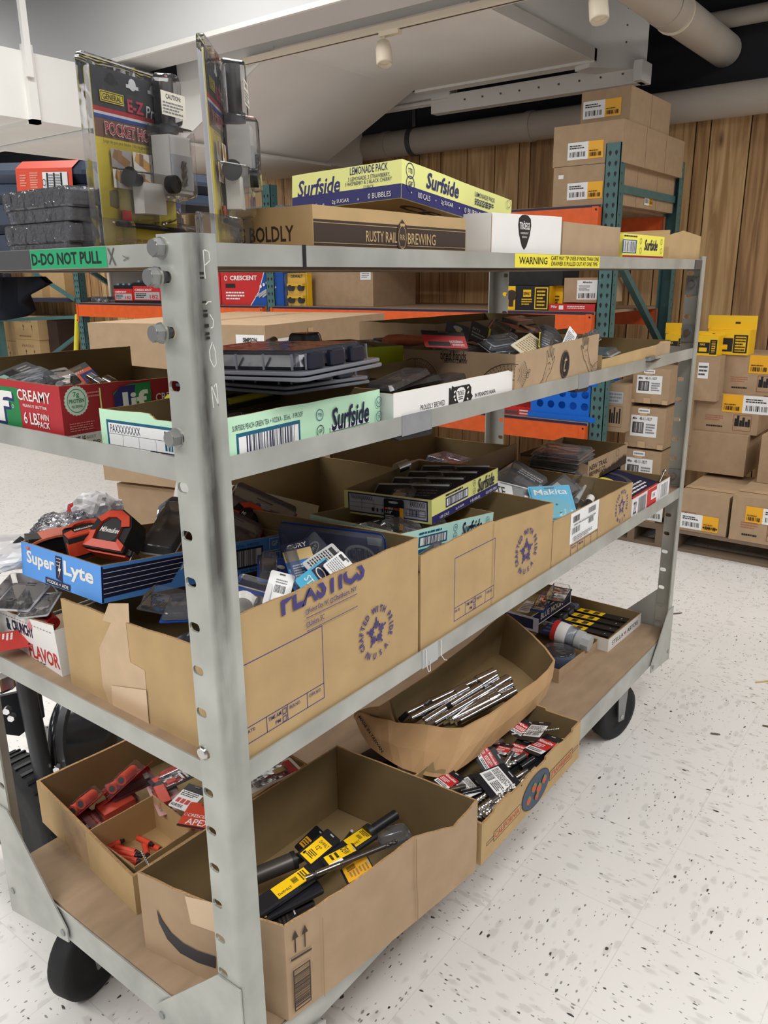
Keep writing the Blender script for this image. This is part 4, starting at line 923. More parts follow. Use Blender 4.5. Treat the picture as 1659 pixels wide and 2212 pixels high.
f.poly([(.05, .026), (.05, .050), (.165, .050), (.175, .038), (.165, .026)], KRAFT); f.frame(.05, .026, .167, .050, .0014, KDARK); f.text('CALIFORNIA', .055, .031, .162, .045, REDI, .012)
f.rect(.31, .026, .435, .050, KRAFT); f.frame(.31, .026, .435, .050, .0014, KDARK); f.text('STRAWBERRIES', .315, .031, .43, .045, REDI, .012)
f.disc(.24, .045, .068, KDARK, 30, .042); f.disc(.24, .045, .066, OLV, 30, .040)
BER = mat('berry_red', (200, 62, 44), .5); LEAF = mat('leaf_green', (96, 140, 60), .6)
for x, y, r in ((.205, .035, .012), (.228, .056, .013), (.252, .042, .014), (.277, .052, .012), (.24, .028, .010)):
    f.disc(x, y, r, LEAF, 7, r*.9); f.poly([(x-r*.8, y+r*.5), (x-r*.8, y-.2*r), (x, y-r), (x+r*.8, y-.2*r), (x+r*.8, y+r*.5), (x, y+r*.7)], BER); f.poly([(x-r*.6, y+r*.5), (x, y+r*1.1), (x+r*.6, y+r*.5), (x, y+r*.3)], LEAF)
tag(mb.build('fruit_crate', loc=loc, rot=(0, 0, .004)), 'cardboard fruit crate printed STRAWBERRIES overhanging the front of the bottom shelf', 'fruit crate')
loc = (1.659, .10, z0); rot = (0, 0, -.029)
mb, F = tray(loc, rot, .268, .38, [.044, .044, .05, [(0, .05), (1, .044)]], WHITE, KIN, rough=.0004, seed=26)
f = F[0]; f.text('STELLA', .03, .013, .118, .028, INK, .01); f.text('ARTOIS', .150, .013, .24, .028, INK, .01); f.text('+', .127, .014, .139, .027, RED, .04)
tag(mb.build('beverage_tray', loc=loc, rot=rot), 'white tray reading STELLA ARTOIS near the far post of the bottom shelf', 'cardboard tray')
loc = (1.379, .137, z0); mb, F = tray(loc, (0, 0, R(-1)), .272, .25, [[(0, .043), (.97, .033), (1, .042)], .04, .044, .043], KRAFT2, KIN, rough=.0006, seed=27)
f = F[0]; f.k += 1
for i in range(24): f.line(.02+.0095*i, .010, .025+.0095*i, .010, .0016, KSHADE, 0)
tag(mb.build('cardboard_tray', loc=loc, rot=(0, 0, R(-1))), 'low brown tray holding a reel and a grey bottle on the bottom shelf', 'cardboard tray')
loc = (1.557, .325, .366); rot = (0, 0, -.024)
mb, F = tray(loc, rot, .293, .17, .049, NAVY2, KIN, rough=.0004, seed=28)
f = F[0]; f.frame(.0005, .0005, .2925, .0485, .0035, WHITE); f.text('BLUE MOON', .07, .014, .23, .036, WHITE, .02); f = F[3]; f.rect(.0005, .0005, .1995, .0495, mat('lilac_print', (196, 196, 214), .5)); f.rect(.02, .008, .18, .042, NAVY2)
tag(mb.build('beverage_tray', loc=loc, rot=rot), 'dark blue tray reading BLUE MOON at the back of the bottom shelf', 'cardboard tray')
# ================================================================ WHAT LIES IN THE CARTONS
def lay(o, p0, p1, up=(0, 0, 1), spin=0.):
    y = (p1-p0).normalized(); x = y.cross(Vector(up)).normalized(); z = x.cross(y)
    m = Matrix(((x.x, y.x, z.x), (x.y, y.y, z.y), (x.z, y.z, z.z))) @ Matrix.Rotation(spin, 3, 'Y')
    o.location = p0; o.rotation_euler = m.to_euler(); return o
def spiral(mb, p0, p1, r, m, turns=5, n=14, steps=None):
    p0, p1 = Vector(p0), Vector(p1); d = (p1-p0); L_ = d.length; d.normalize(); a = d.orthogonal().normalized(); b = d.cross(a)
    steps = steps or turns*10; vs = []
    for i in range(steps+1):
        ph = 2*PI*turns*i/steps/2; tip = 1 if i < steps-2 else (.6 if i == steps-1 else .05) if i > steps-2 else 1
        for j in range(n):
            th = 2*PI*j/n; k = r*tip*(.50+.5*abs(math.cos(th-ph))**.8)
            vs.append(p0+d*L_*i/steps+(a*math.cos(th)+b*math.sin(th))*k)
    mb.add(vs, [(i*n+j, i*n+(j+1) % n, (i+1)*n+(j+1) % n, (i+1)*n+j) for i in range(steps) for j in range(n)], m, False)
def prints(f, w, h, items):
    for it in items:
        k = it[0]; c = [it[i] for i in range(1, 5)] if k != 't' else [it[i] for i in range(2, 6)]
        x0, y0, x1, y1 = c[0]*w, c[1]*h, c[2]*w, c[3]*h
        if k == 'r': f.rect(x0, y0, x1, y1, it[5])
        elif k == 'g': f.greek(x0, y0, x1, y1, it[6], it[5], 3)
        elif k == 'b': f.bars(x0, y0, x1, y1, it[5], 3, 18, vert=len(it) > 6)
        elif k == 'd': f.disc((x0+x1)/2, (y0+y1)/2, (x1-x0)/2, it[5], 20, (y1-y0)/2)
        elif k == 'o': f.ring((x0+x1)/2, (y0+y1)/2, (x1-x0)/2, (x1-x0)*.08, it[5], 20, (y1-y0)/2)
        elif k == 't':
            rot = it[7] if len(it) > 7 else 0
            if rot: f.text(it[1], x1, y0, x1+(y1-y0), y0+(x1-x0), it[6], .012, rot=PI/2)
            else: f.text(it[1], x0, y0, x1, y1, it[6], .012)
def pack(name, label, cat, a, b, w, card, pr=(), shell=None, tool=None, toolname='packed_tool', spin=0., up=(0, 0, 1), group=None, th=.0012, r=.004, slot=True):
    p0 = a if isinstance(a, Vector) else AZ(*a); p1 = b if isinstance(b, Vector) else AZ(*b); h = (p1-p0).length
    root = thing(name, label, cat, group=group)
    if card:
        m = MB(); m.rprism(w, h, 0, th, min(r, w*.3), card, M=Matrix.Translation((0, h/2, 0)))
        f = Face(m, (-w/2, 0, th), (1, 0, 0), (0, 1, 0), (0, 0, 1)); prints(f, w, h, pr)
        if slot: f.k += 1; f.rect(.38*w, h*.93-.0015, .62*w, h*.93+.0015, SDARK if card not in (BLACK, BGLOSS) else LGREY, 0)
        m.build('backing_card', root)
    if shell:
        x0, y0, x1, y1, d, sm = shell[:6]; m = MB(); ww, hh = (x1-x0)*w, (y1-y0)*h
        m.rprism(ww, hh, th+.0003, th+d, min(.008, ww*.3), sm, .0015, M=Matrix.Translation((((x0+x1)/2-.5)*w, (y0+y1)/2*h, 0)), taper=min(.004, ww*.1)); m.build('blister_shell', root)
    if tool: m = MB(); tool(m, w, h); m.build(toolname, root)
    lay(root, p0, p1, up, spin); return root
def rod(name, label, cat, a, b, segs, group=None, parts=None):
    """round bar made of (fraction0, fraction1, r0, r1, material) segments; a segment with a name becomes a part"""
    p0 = a if isinstance(a, Vector) else AZ(*a); p1 = b if isinstance(b, Vector) else AZ(*b); d = p1-p0; L_ = d.length
    root = thing(name, label, cat, group=group)
    for nm, ss in segs.items():
        m = MB()
        for s in ss:
            if s[0] == 'sp': spiral(m, (0, s[1]*L_, 0), (0, s[2]*L_, 0), s[3], s[4], s[5])
            else: m.tube((0, s[0]*L_, 0), (0, s[1]*L_, 0), s[2], s[4], r1=s[3], n=s[5] if len(s) > 5 else 14, smooth=(len(s) <= 5))
        m.build(nm, root)
    return lay(root, p0, p1)
ORD = ['nearest', 'second', 'third', 'fourth', 'fifth', 'sixth', 'seventh', 'eighth', 'ninth', 'tenth', 'eleventh', 'twelfth']
DIMY = mat('masonry_pack_yellow', (250, 204, 30), .35)

# ---- swoosh carton, bottom shelf
rod('core_bit', 'thick grey core bit tube with a black end cap in the swoosh carton', 'drill bit', (500, 1914, .372), (655, 1850, .39), {'steel_tube': [(0, .84, .0165, .0165, GUN)], 'end_cap': [(.84, .9, .0175, .0175, BLACK), (.9, 1, .011, .009, BLACK)]})
pack('bit_card', 'black and yellow card reading 12 beside the grey core bit tube', 'tool pack', (656, 1858, .398), (722, 1803, .412), .040, BLACK, [('r', .12, .05, .92, .74, DIMY), ('t', 'DeWALT', .3, .58, .86, .68, INK), ('t', '12"', .4, .40, .66, .53, INK), ('g', .3, .14, .8, .34, INK, 4), ('d', .16, .10, .28, .2, INK)], spin=R(12))
pack('bit_card', 'dark card with a yellow corner standing behind the grey core bit tube', 'tool pack', (648, 1842, .355), (697, 1795, .40), .035, BLACK, [('r', .06, .2, .9, .55, AMBER), ('g', .1, .25, .8, .5, INK, 3)], up=(-.2, -.7, .6))
def chisel_pack(label, a, b, w, lab, knob=True):
    root = thing('chisel_pack', label, 'tool pack'); p0, p1 = AZ(*a), AZ(*b); h = (p1-p0).length
    m = MB(); m.rprism(w, h*.82, 0, .012, .006, BGLOSS, .003, M=Matrix.Translation((0, h*.41, 0))); m.build('plastic_sleeve', root)
    for i, (y0, y1) in enumerate(lab):
        m = MB(); f = Face(m, (-w/2, 0, .0122), (1, 0, 0), (0, 1, 0), (0, 0, 1))
        f.k = 0; f.rect(w*.12, y0*h, w*.88, y1*h, DIMY); f.k = 1; f.text('DeWALT', w*.74, y0*h+.004, w*.74+(y1-y0)*h*.4, y0*h+.010, INK, .02, rot=PI/2); f.bars(w*.3, y0*h+(y1-y0)*h*.52, w*.64, y0*h+(y1-y0)*h*.68, INK, 3+i, 14); f.greek(w*.22, y0*h+(y1-y0)*h*.75, w*.8, y0*h+(y1-y0)*h*.95, 3, INK, i)
        m.build('yellow_label', root)
    if knob:
        m = MB(); m.tube((0, h*.78, .008), (0, h*.81, .008), .017, BLACK, n=18); m.tube((0, h*.81, .008), (0, h, .008), .0105, BLACK, n=18); m.build('striking_shank', root)
    return lay(root, p0, p1)
chisel_pack('long black chisel pack with two yellow labels lying across the swoosh carton', (548, 1975, .365), (856, 1766, .41), .042, ((.14, .36), (.64, .78)))
pack('bit_card', 'yellow and white card in the middle of the swoosh carton under the silver bit', 'tool pack', (700, 1868, .405), (770, 1832, .413), .034, BLACK, [('r', .02, .1, .7, .95, DIMY), ('r', .7, .1, .98, .5, WPAPER), ('t', 'DEW', .05, .6, .6, .8, INK), ('g', .1, .2, .6, .5, INK, 2)])
rod('masonry_bit', 'silver and grey drill bit lying over the yellow cards in the swoosh carton', 'drill bit', (660, 1897, .412), (850, 1820, .43), {'shank': [(0, .08, .005, .005, BRIGHT), (.08, .12, .0035, .0035, SDARK), (.12, .38, .0055, .0055, BRIGHT)], 'bit_body': [(.38, .9, .0048, .0048, GUN), ('sp', .9, 1.05, .0048, GUN, 2)]})
pack('bit_card', 'orange-yellow barcode card at the right of the black packs in the swoosh carton', 'tool pack', (742, 1896, .39), (800, 1860, .41), .042, BLACK, [('r', .02, .08, .98, .96, AMBER), ('b', .1, .2, .4, .5, INK), ('g', .45, .2, .9, .9, KSHADE, 6)])
chisel_pack('glossy black bit sleeve in front of the long labelled chisel pack', (566, 1985, .352), (722, 1905, .372), .034, ((.02, .05),), False)
chisel_pack('black sleeve lowest against the front panel of the swoosh carton', (560, 2000, .332), (700, 1935, .345), .034, ((.0, .03),), False)
pack('bit_card', 'black card with a thin gold edge at the near corner of the swoosh carton', 'tool pack', (590, 1995, .345), (640, 1970, .356), .05, BLACK, [('r', .0, .0, .10, 1, TAN), ('g', .3, .2, .8, .7, KDARK, 3)])
rod('flat_bit', 'small dark bit standing at the back of the swoosh carton', 'drill bit', (742, 1820, .33), (760, 1795, .40), {'bit_body': [(0, 1, .004, .003, GUN)]})
tag((lambda m: (m.rprism(.05, .07, 0, .02, .012, CLEARG, .005), lay(m.build('clear_pouch'), AZ(850, 1815, .36), AZ(800, 1830, .36)))[1])(MB()), 'crumpled clear pouch behind the black shank in the swoosh carton', 'pouch')

# ---- low kraft carton of red packs
def socket_tool(col, n=2):
    def f(m, w, h):
        for i in range(n):
            x = (-.5+(i+.5)/n)*w*.6; m.tube((x, h*.28, .015), (x, h*.86, .015), .0115, col, n=16); m.tube((x, h*.86, .015), (x, h*.862, .015), .0075, SDARK, n=14)
    return f
def redpack(label, a, b, w, up, spin=0, shell=(.08, .2, .92, .93, .028, CLEAR), n=2):
    return pack('clamshell_pack', label, 'tool pack', a, b, w, RED, [('r', .1, .55, .9, .9, mat('dim_red_print', (150, 34, 36), .5)), ('r', .12, .08, .4, .14, WPAPER), ('g', .2, .6, .8, .85, WPAPER, 3)], shell, socket_tool(REDO, n), 'socket_pair', spin, up, 'red socket clamshells')
redpack('red clamshell with orange sockets at left of low kraft carton', (215, 1725, .365), (168, 1762, .385), .085, (-.15, .55, .8), R(8))
redpack('red clamshell with orange sockets at back right of low kraft carton', (300, 1672, .375), (255, 1712, .405), .095, (-.15, .55, .8), R(10))
pack('clamshell_pack', 'dark purple backed clamshell in the middle of the red packs', 'tool pack', (235, 1715, .39), (330, 1672, .395), .05, mat('plum_print', (96, 48, 62), .45), [('r', .05, .02, .4, .98, RED), ('r', .3, .8, .6, .9, WPAPER)], (.1, .1, .9, .9, .02, CLEAR), None, up=(-.3, -.3, .9))
pack('clamshell_pack', 'flat clamshell with long red plastic box behind small open box', 'tool pack', (190, 1782, .35), (300, 1722, .36), .075, mat('pink_grey_print', (196, 150, 150), .4), [('g', .1, .1, .9, .3, RED, 3)], (.15, .2, .9, .9, .024, CLEAR), lambda m, w, h: m.box((-w*.3, h*.25, .003), (w*.35, h*.85, .021), REDO), 'red_holder')
pack('clamshell_pack', 'narrow black and red pack against the left wall of the low kraft carton', 'tool pack', (215, 1790, .345), (160, 1752, .352), .05, BLACK, [('r', .55, .05, .75, .95, RED), ('r', .1, .2, .4, .35, WPAPER), ('r', .1, .5, .35, .6, RED)], (.1, .1, .9, .8, .014, CLEAR))
pack('bit_card', 'white card with a row of red squares at the right of the red packs', 'tool pack', (384, 1748, .40), (430, 1700, .41), .055, WPAPER, [('r', 0, .72, 1, 1, INK), ('g', .08, .5, .9, .7, INK, 3), ('r', .12, .22, .28, .4, RED), ('r', .34, .22, .5, .4, RED), ('r', .56, .22, .72, .4, RED), ('t', 'VORTEX', .05, .05, .6, .16, INK)])
pack('bit_card', 'red card reading APEX beside the near post in the low kraft carton', 'tool pack', (415, 1790, .415), (446, 1738, .425), .07, REDO, [('t', 'APEX', .2, .12, .95, .36, WPAPER), ('t', 'CRESCENT', .15, .42, .9, .54, WPAPER), ('r', 0, 0, 1, .08, INK), ('o', .04, .42, .13, .54, WPAPER)])
pack('clamshell_pack', 'grey clamshell with a red holder left of the row of red squares', 'tool pack', (375, 1755, .385), (345, 1692, .39), .06, mat('pink_grey_print', (196, 150, 150), .4), [('r', .55, .6, .95, .9, WPAPER), ('g', .1, .1, .4, .5, GREY, 4)], (.1, .15, .6, .85, .02, CLEAR), lambda m, w, h: m.box((-w*.35, h*.2, .003), (w*.05, h*.75, .016), REDO), 'red_holder')
pack('clamshell_pack', 'red and black pack at the back of the low kraft carton under the rail', 'tool pack', (330, 1702, .40), (420, 1660, .405), .06, INK, [('r', 0, .1, .3, .9, RED), ('r', .5, .3, .7, .5, RED), ('g', .4, .6, .9, .9, WPAPER, 3)], (.1, .2, .9, .8, .016, CLEAR))
pack('clamshell_pack', 'pale pack seen between the near post and the swoosh carton back wall', 'tool pack', (520, 1705, .43), (640, 1650, .44), .06, WPAPER, [('r', .1, .5, .9, .95, RED), ('g', .1, .1, .9, .45, GREY, 3), ('r', .3, .6, .6, .8, TAN)], (.1, .2, .9, .8, .014, CLEAR))
# small box of orange drivers
DR = [((218, 1838), (268, 1815)), ((250, 1830), (302, 1843)), ((240, 1838), (305, 1850)), ((245, 1850), (308, 1862)), ((248, 1862), (306, 1868)), ((246, 1872), (300, 1878)), ((312, 1822), (320, 1852)), ((298, 1810), (330, 1826)), ((318, 1822), (352, 1838)), ((255, 1880), (290, 1888))]
DL = ['against the left wall', 'topmost of the parallel row', 'second of the parallel row', 'middle of the parallel row', 'fourth of the parallel row', 'lowest of the parallel row', 'standing upright across the others', 'furthest back with its black end up', 'at the right wall', 'nearest the torn carton corner']
for i, ((a, b), d_) in enumerate(zip(DR, DL)):
    rod('nut_driver', 'small orange nut driver %s in the small open box' % d_, 'driver bit', (*a, .343+.004*(i % 2)), (*b, .346+.005*(i in (6, 7))), {'sleeve': [(0, .82, .0062, .0062, REDO)], 'drive_end': [(.82, .9, .0045, .0045, BLACK), (.9, 1.02, .004, .004, BLACK, 6)]}, 'orange nut drivers')
rod('drill_bit', 'thin spiral bit leaning on the torn corner of the swoosh carton', 'drill bit', (327, 1880, .40), (305, 1838, .44), {'bit_body': [('sp', 0, 1, .0026, BRIGHT, 9)]})

# ---- sagging carton of chrome bars
BARS = [((862, 1549), (1068, 1452)), ((905, 1566), (1070, 1462)), ((925, 1570), (1098, 1468)), ((955, 1560), (1104, 1480)), ((880, 1556), (1010, 1488)), ((985, 1562), (1112, 1494)), ((970, 1558), (1078, 1503))]
BLb = ['furthest back, along the rear wall', 'with a collar, second from the rear wall', 'longest and brightest in the middle', 'just in front of the brightest one', 'lowest, half hidden under the others', 'nearest the front rim', 'with a black tag, close to the front rim']
for i, (a, b) in enumerate(BARS):
    r0 = (.0105, .0115, .0125, .0115, .010, .010, .0115)[i]
    rod('extension_bar', 'chrome extension bar %s of the sagging carton' % BLb[i], 'socket bar', (*a, .436+.006*(i % 3)), (*b, .472+.006*(i % 2)), {'shaft': [(.06, .80, r0*.85, r0*.85, CHROME), (.8, 1, r0*1.2, r0*1.2, CHROME)], 'square_drive': [(0, .06, r0*.75, r0*.75, CHROME, 4)]}, 'chrome extension bars')
for i, (a, b, t_) in enumerate((((905, 1545), (935, 1515), 'grey tag card lying under the rear chrome bars'), ((1005, 1540), (1040, 1520), 'red-edged tag card among the front chrome bars'))):
    pack('hang_tag', t_, 'tag', (*a, .446), (*b, .458), .022, mat('dark_tag', (60, 60, 62), .4), [('g', .1, .1, .9, .6, LGREY, 3), ('r', 0, .7, .2, 1, RED if i else LGREY)])
for i, (a, b, t_) in enumerate((((865, 1556), (880, 1540), 'black socket holder at the left end of the chrome bars'), ((950, 1540), (975, 1520), 'black plastic loop lying across the chrome bars'))):
    rod('socket_holder', t_, 'holder', (*a, .445), (*b, .465), {'clip': [(0, 1, .008, .006, BLACK)]})
t = thing('hammer_drill_bag', 'black and orange tool bag tucked behind the sagging carton', 'tool bag', AZ(760, 1640, .33))
m = MB(); m.rprism(.16, .08, 0, .07, .02, BLACK, .008); m.build('bag_body', t); m = MB(); m.rprism(.164, .02, .045, .06, .004, REDO); m.build('orange_stripe', t); t.rotation_euler = (0, 0, R(-10)); t.location = (.64, .28, z0+.002)

# ---- strawberry crate: carded drill bits
def bitcard(label, a, b, w, spin=0, up=(0, 0, 1), front=True, bit=True):
    if front: pr = [('r', 0, .30, 1, .74, RED), ('r', 0, .12, 1, .30, WPAPER), ('t', 'Milwaukee', .08, .58, .92, .70, WPAPER), ('g', .1, .34, .7, .52, WPAPER, 3), ('g', .1, .15, .9, .27, INK, 2)]
    else: pr = [('r', .05, .2, .98, .8, WPAPER), ('b', .12, .26, .42, .5, INK), ('g', .1, .54, .9, .76, INK, 6), ('g', .5, .25, .9, .5, INK, 5)]
    return pack('drill_bit_card', label, 'drill bit card', a, b, w, BLACK, pr, None, (lambda m, w, h: (m.tube((w*.1, -h*.55, .007), (w*.1, -.02, .007), .0062, GUN, n=12), spiral(m, (w*.1, -h*.55, .007), (w*.1, -h*1.5, .007), .0062, BRIGHT, 5))) if bit else None, 'drill_bit', spin, up, 'carded drill bits', r=.003)
bitcard('drill bit card with a big white label at the near end of the crate', (1040, 1700, .408), (1108, 1672, .415), .075, R(10), front=False, bit=False)
bitcard('white-labelled drill bit card pointing up at the far end of the fruit crate', (1140, 1600, .405), (1172, 1560, .415), .05, R(-15), front=False, bit=False)
bitcard('red drill bit card under the thin loose bit at the far crate end', (1115, 1592, .40), (1150, 1562, .402), .055, R(10), bit=False)
bitcard('red and white drill bit card against the front wall of the fruit crate', (1145, 1628, .40), (1200, 1592, .412), .055, R(-12))
bitcard('red drill bit card fanned up behind the big white label', (1040, 1660, .405), (1080, 1632, .42), .045, R(20), (-.2, -.4, .9), bit=False)
bitcard('red drill bit card beside the sagging carton in the middle of the crate', (1028, 1638, .40), (1072, 1624, .405), .035, R(20), bit=False)
bitcard('red drill bit card peeking out in the middle of the fruit crate', (1075, 1632, .398), (1098, 1608, .402), .035, R(-10))
bitcard('red drill bit card at the corner between the swoosh carton and the sagging carton', (945, 1700, .40), (990, 1672, .405), .04, R(5), bit=False)
bitcard('black drill bit card lying face down beside the big white label', (985, 1712, .392), (1035, 1690, .398), .06, R(5), front=False, bit=False)
bitcard('drill bit card buried under the white-labelled one in the fruit crate', (1105, 1640, .392), (1140, 1602, .396), .055, R(-5))
SPB = [((1060, 1712), (1022, 1738), .0075), ((1076, 1724), (1030, 1755), .008), ((1070, 1740), (1028, 1770), .008), ((1086, 1732), (1046, 1766), .0085), ((1108, 1698), (1075, 1726), .008), ((1120, 1688), (1095, 1712), .007), ((1100, 1714), (1066, 1742), .0075)]
SL = ['nearest the swoosh carton', 'second from the swoosh carton', 'at the near corner of the fruit crate', 'along the front wall at the near end', 'beside the big white label', 'furthest along the front wall', 'lying over the other bits']
for i, (a, b, r0) in enumerate(SPB):
    rod('spiral_drill_bit', 'loose spiral drill bit %s in the fruit crate' % SL[i], 'drill bit', (*a, .394+.005*(i % 3)), (*b, .400+.005*(i % 2)), {'flutes': [('sp', .30, 1.0, r0, BRIGHT, 4)], 'shank': [(0, .30, r0*.9, r0*.9, GUN)]}, 'loose spiral drill bits')
for i, (a, b, t_) in enumerate((((1115, 1680), (1140, 1664), 'short steel shank sticking up by the front wall of the fruit crate'), ((1124, 1690), (1146, 1668), 'bright steel shank nearest the front wall of the fruit crate'), ((1090, 1652), (1108, 1625), 'round silver shank in the middle of the fruit crate'), ((1068, 1606), (1088, 1600), 'curled silver bit end by the sagging carton in the fruit crate'), ((975, 1705), (1006, 1698), 'dark bit shank beside the red card by the swoosh carton'))):
    rod('drill_bit_shank', t_, 'drill bit', (*a, .402), (*b, .412), {'shank': [(0, .6, .0055, .0055, BRIGHT), (.6, 1, .0062, .005, GUN)]}, 'loose shanks')
rod('drill_bit', 'long thin loose bit lying across the cards at the far end of the fruit crate', 'drill bit', (1105, 1586, .42), (1208, 1574, .424), {'bit_body': [(0, .3, .0022, .0022, BRIGHT), ('sp', .3, 1, .0022, BRIGHT, 14)]})
for i, (a, b) in enumerate((((1000, 1722), (1040, 1712)), ((1090, 1664), (1130, 1640)), ((1125, 1665), (1165, 1638)), ((1150, 1640), (1190, 1612)), ((1060, 1690), (1090, 1660)))):
    pack('bit_holder', 'black plastic bit holder %s in the fruit crate' % ('by the swoosh carton', 'under the middle cards', 'along the front wall', 'at the far right', 'under the big white label')[i], 'holder', (*a, .382), (*b, .388), .04, BLACK, [], None, lambda m, w, h: m.tube((0, .0, .008), (0, h*1.1, .008), .008, BGLOSS, n=10), 'tube_clip', group='black bit holders')

# ---- far end of the bottom shelf
for i in range(5):
    a = (1222+14*i, 1322+9*i); b = (1362-6*i, 1345+10*i-2*i)
    p0 = Vector((1.69+.049*i, .43, z0+.014)); p1 = Vector((1.695+.049*i, .125, z0+.020))
    pack('blade_pack', 'slim yellow and black bit pack %s the post in the white lettered tray' % ('furthest from', 'second furthest from', 'midway to', 'second nearest', 'nearest')[i], 'tool pack', p0, p1, .044, BLACK, [('r', .05, .42, .95, .72, DIMY), ('g', .15, .45, .9, .7, INK, 2), ('r', .2, .30, .8, .38, AMBER)], (.08, .02, .92, .42, .018, CLEARG), lambda m, w, h: [spiral(m, (w*q, h*.05, .01), (w*q, h*.4, .01), .007, GREYB, 5) for q in (-.22, .22)], 'spiral_bits', spin=R(-6), group='slim bit packs')
for i in range(3):
    p0 = Vector((1.70+.06*i, .44, z0+.036)); p1 = Vector((1.70+.06*i, .30, z0+.04))
    pack('blade_pack', 'short yellow and black pack on top of the slim ones, %s' % ('left', 'middle', 'right')[i], 'tool pack', p0, p1, .05, BLACK, [('r', .05, .3, .95, .6, DIMY), ('g', .1, .35, .9, .55, INK, 2)], group='short bit packs on top')
p = AZ(1206, 1400, .372)
t = thing('grinding_disc_reel', 'dark round reel lying in the low brown tray', 'reel', Vector((p.x, p.y, z0+.006)))
m = MB(); m.lathe([(.055, 0), (.058, .004), (.058, .045), (.055, .05)], SLATE, 30); m.build('reel_body', t)
m = MB(); m.lathe([(.056, .0505), (.056, .053), (.05, .054)], SMOKE, 30); m.build('clear_lid', t); t.scale = (.9, .9, .9)
t = thing('spray_bottle', 'grey capped container with a red band lying on the dark reel', 'bottle')
L_ = .125; m = MB(); m.lathe([(.030, 0), (.034, .003), (.034, .078), (.031, .08)], CLEARG, 24, Matrix.Rotation(-PI/2, 4, 'X')); m.build('clear_sleeve', t)
m = MB(); m.tube((0, .002, 0), (0, .018, 0), .0343, RED, n=24); m.build('red_band', t)
m = MB(); m.tube((0, .018, 0), (0, .052, 0), .0343, WPAPER, n=24); m.build('paper_label', t)
m = MB(); m.tube((0, .078, 0), (0, .1, 0), .030, LGREY, n=24); m.tube((0, .1, 0), (0, .125, 0), .027, LGREY, n=8, smooth=False); m.build('grey_cap', t)
m = MB(); m.tube((0, .02, 0), (0, .075, 0), .026, LGREY, n=20); m.build('body', t)
lay(t, AZ(1196, 1360, .385), AZ(1268, 1388, .37))
pack('clamshell_pack', 'blue case with white text on top of the dark blue tray', 'tool pack', (1160, 1322, .42), (1185, 1285, .42), .05, RBLUE, [('r', .2, .3, .5, .8, WPAPER), ('g', .1, .1, .9, .25, WPAPER, 2)], (.08, .08, .92, .92, .02, CLEAR))
pack('clamshell_pack', 'clear pack with dark bits and a yellow 45 in the dark blue tray', 'tool pack', (1195, 1300, .43), (1215, 1270, .435), .07, mat('plum_dark', (52, 46, 66), .4), [('t', '45', .15, .2, .4, .5, DIMY), ('g', .5, .2, .9, .8, LGREY, 4)], (.05, .05, .95, .95, .02, CLEAR))
pack('paper_card', 'white card at the near corner of the dark blue tray', 'card', (1128, 1322, .42), (1150, 1300, .42), .04, WPAPER, [('g', .1, .1, .9, .8, GREY, 5)])
pack('clamshell_pack', 'dark navy pack leaning at the back of the low brown tray', 'tool pack', (1185, 1372, .35), (1215, 1340, .36), .07, NAVY2, [('g', .1, .1, .9, .9, SLATE, 4)])

# ---- blue tray of tape measures on the big carton
loc = (.045, .329, .975); rot = (-.055, .112, -.063)
mb, F = tray(loc, rot, .40, .27, .062, BLUE, KIN, t=.003, rough=.0004, seed=31)
f = F[3]
f.rect(.0002, .0002, .003, .061, BLUE)
x = f.at(128, 1225)[0]
xa, ya = f.at(58, 1218); f.text('Super', .020, .020, .120, .050, WHITE, .03); f.text('Lyte', .152, .020, .248, .052, WHITE, .03)
f.poly([(.125, .016), (.147, .012), (.147, .056), (.125, .056)], NAVY2); f.line(.128, .052, .144, .052, .001, WHITE, 1); f.line(.128, .046, .142, .046, .001, WHITE, 0); f.line(.128, .040, .140, .040, .001, WHITE, 0); f.poly([(.143, .050), (.133, .030), (.138, .031), (.134, .018), (.144, .036), (.139, .035)], WHITE)
f.rect(.088, .0015, .172, .0125, NAVY2); f.text('VODKA + ADE', .093, .004, .167, .010, WHITE, .01)
f = F[0]
f.rect(.0003, .0015, .0035, .060, NAVY2); f.poly([(.0035, .008), (.130, .012), (.165, .056), (.0035, .056)], NAVY2); f.k += 1
for i in range(5): f.line(.0035, .015+.0085*i, .135+.007*i, .0185+.0085*i*.98, .0010, WHITE, 0)
f.poly([(.165, .056), (.148, .030), (.152, .031), (.130, .012), (.158, .036), (.154, .035)], WHITE)
for x_, t_ in ((.187, '0'), (.187, '90')):
    y_ = .034 if t_ == '0' else .006; f.frame(x_, y_, x_+.03, y_+.024, .0012, WHITE); f.text(t_, x_+.007, y_+.008, x_+.023, y_+.019, WHITE, .02)
xa = f.at(500, 1230)[0]; xb = f.at(577, 1190)[0]; f.rect(.265, .010, .335, .048, NAVY2); f.rect(.268, .014, .331, .044, WPAPER); f.bars(.270, .014, .320, .044, INK, 7, 24); f.text('355mL - 9 PROOF', .27, .051, .325, .056, NAVY2); f.text('361964', .28, .002, .32, .007, NAVY2)
for y_, t_ in ((.034, 'GF'), (.006, '0')): f.frame(.35, y_, .378, y_+.025, .0012, WHITE); f.text(t_, .356, y_+.009, .372, y_+.019, WHITE, .02)
tag(mb.build('beverage_tray', loc=loc, rot=rot), 'bright blue tray reading Super Lyte tipped on the biggest carton', 'cardboard tray')
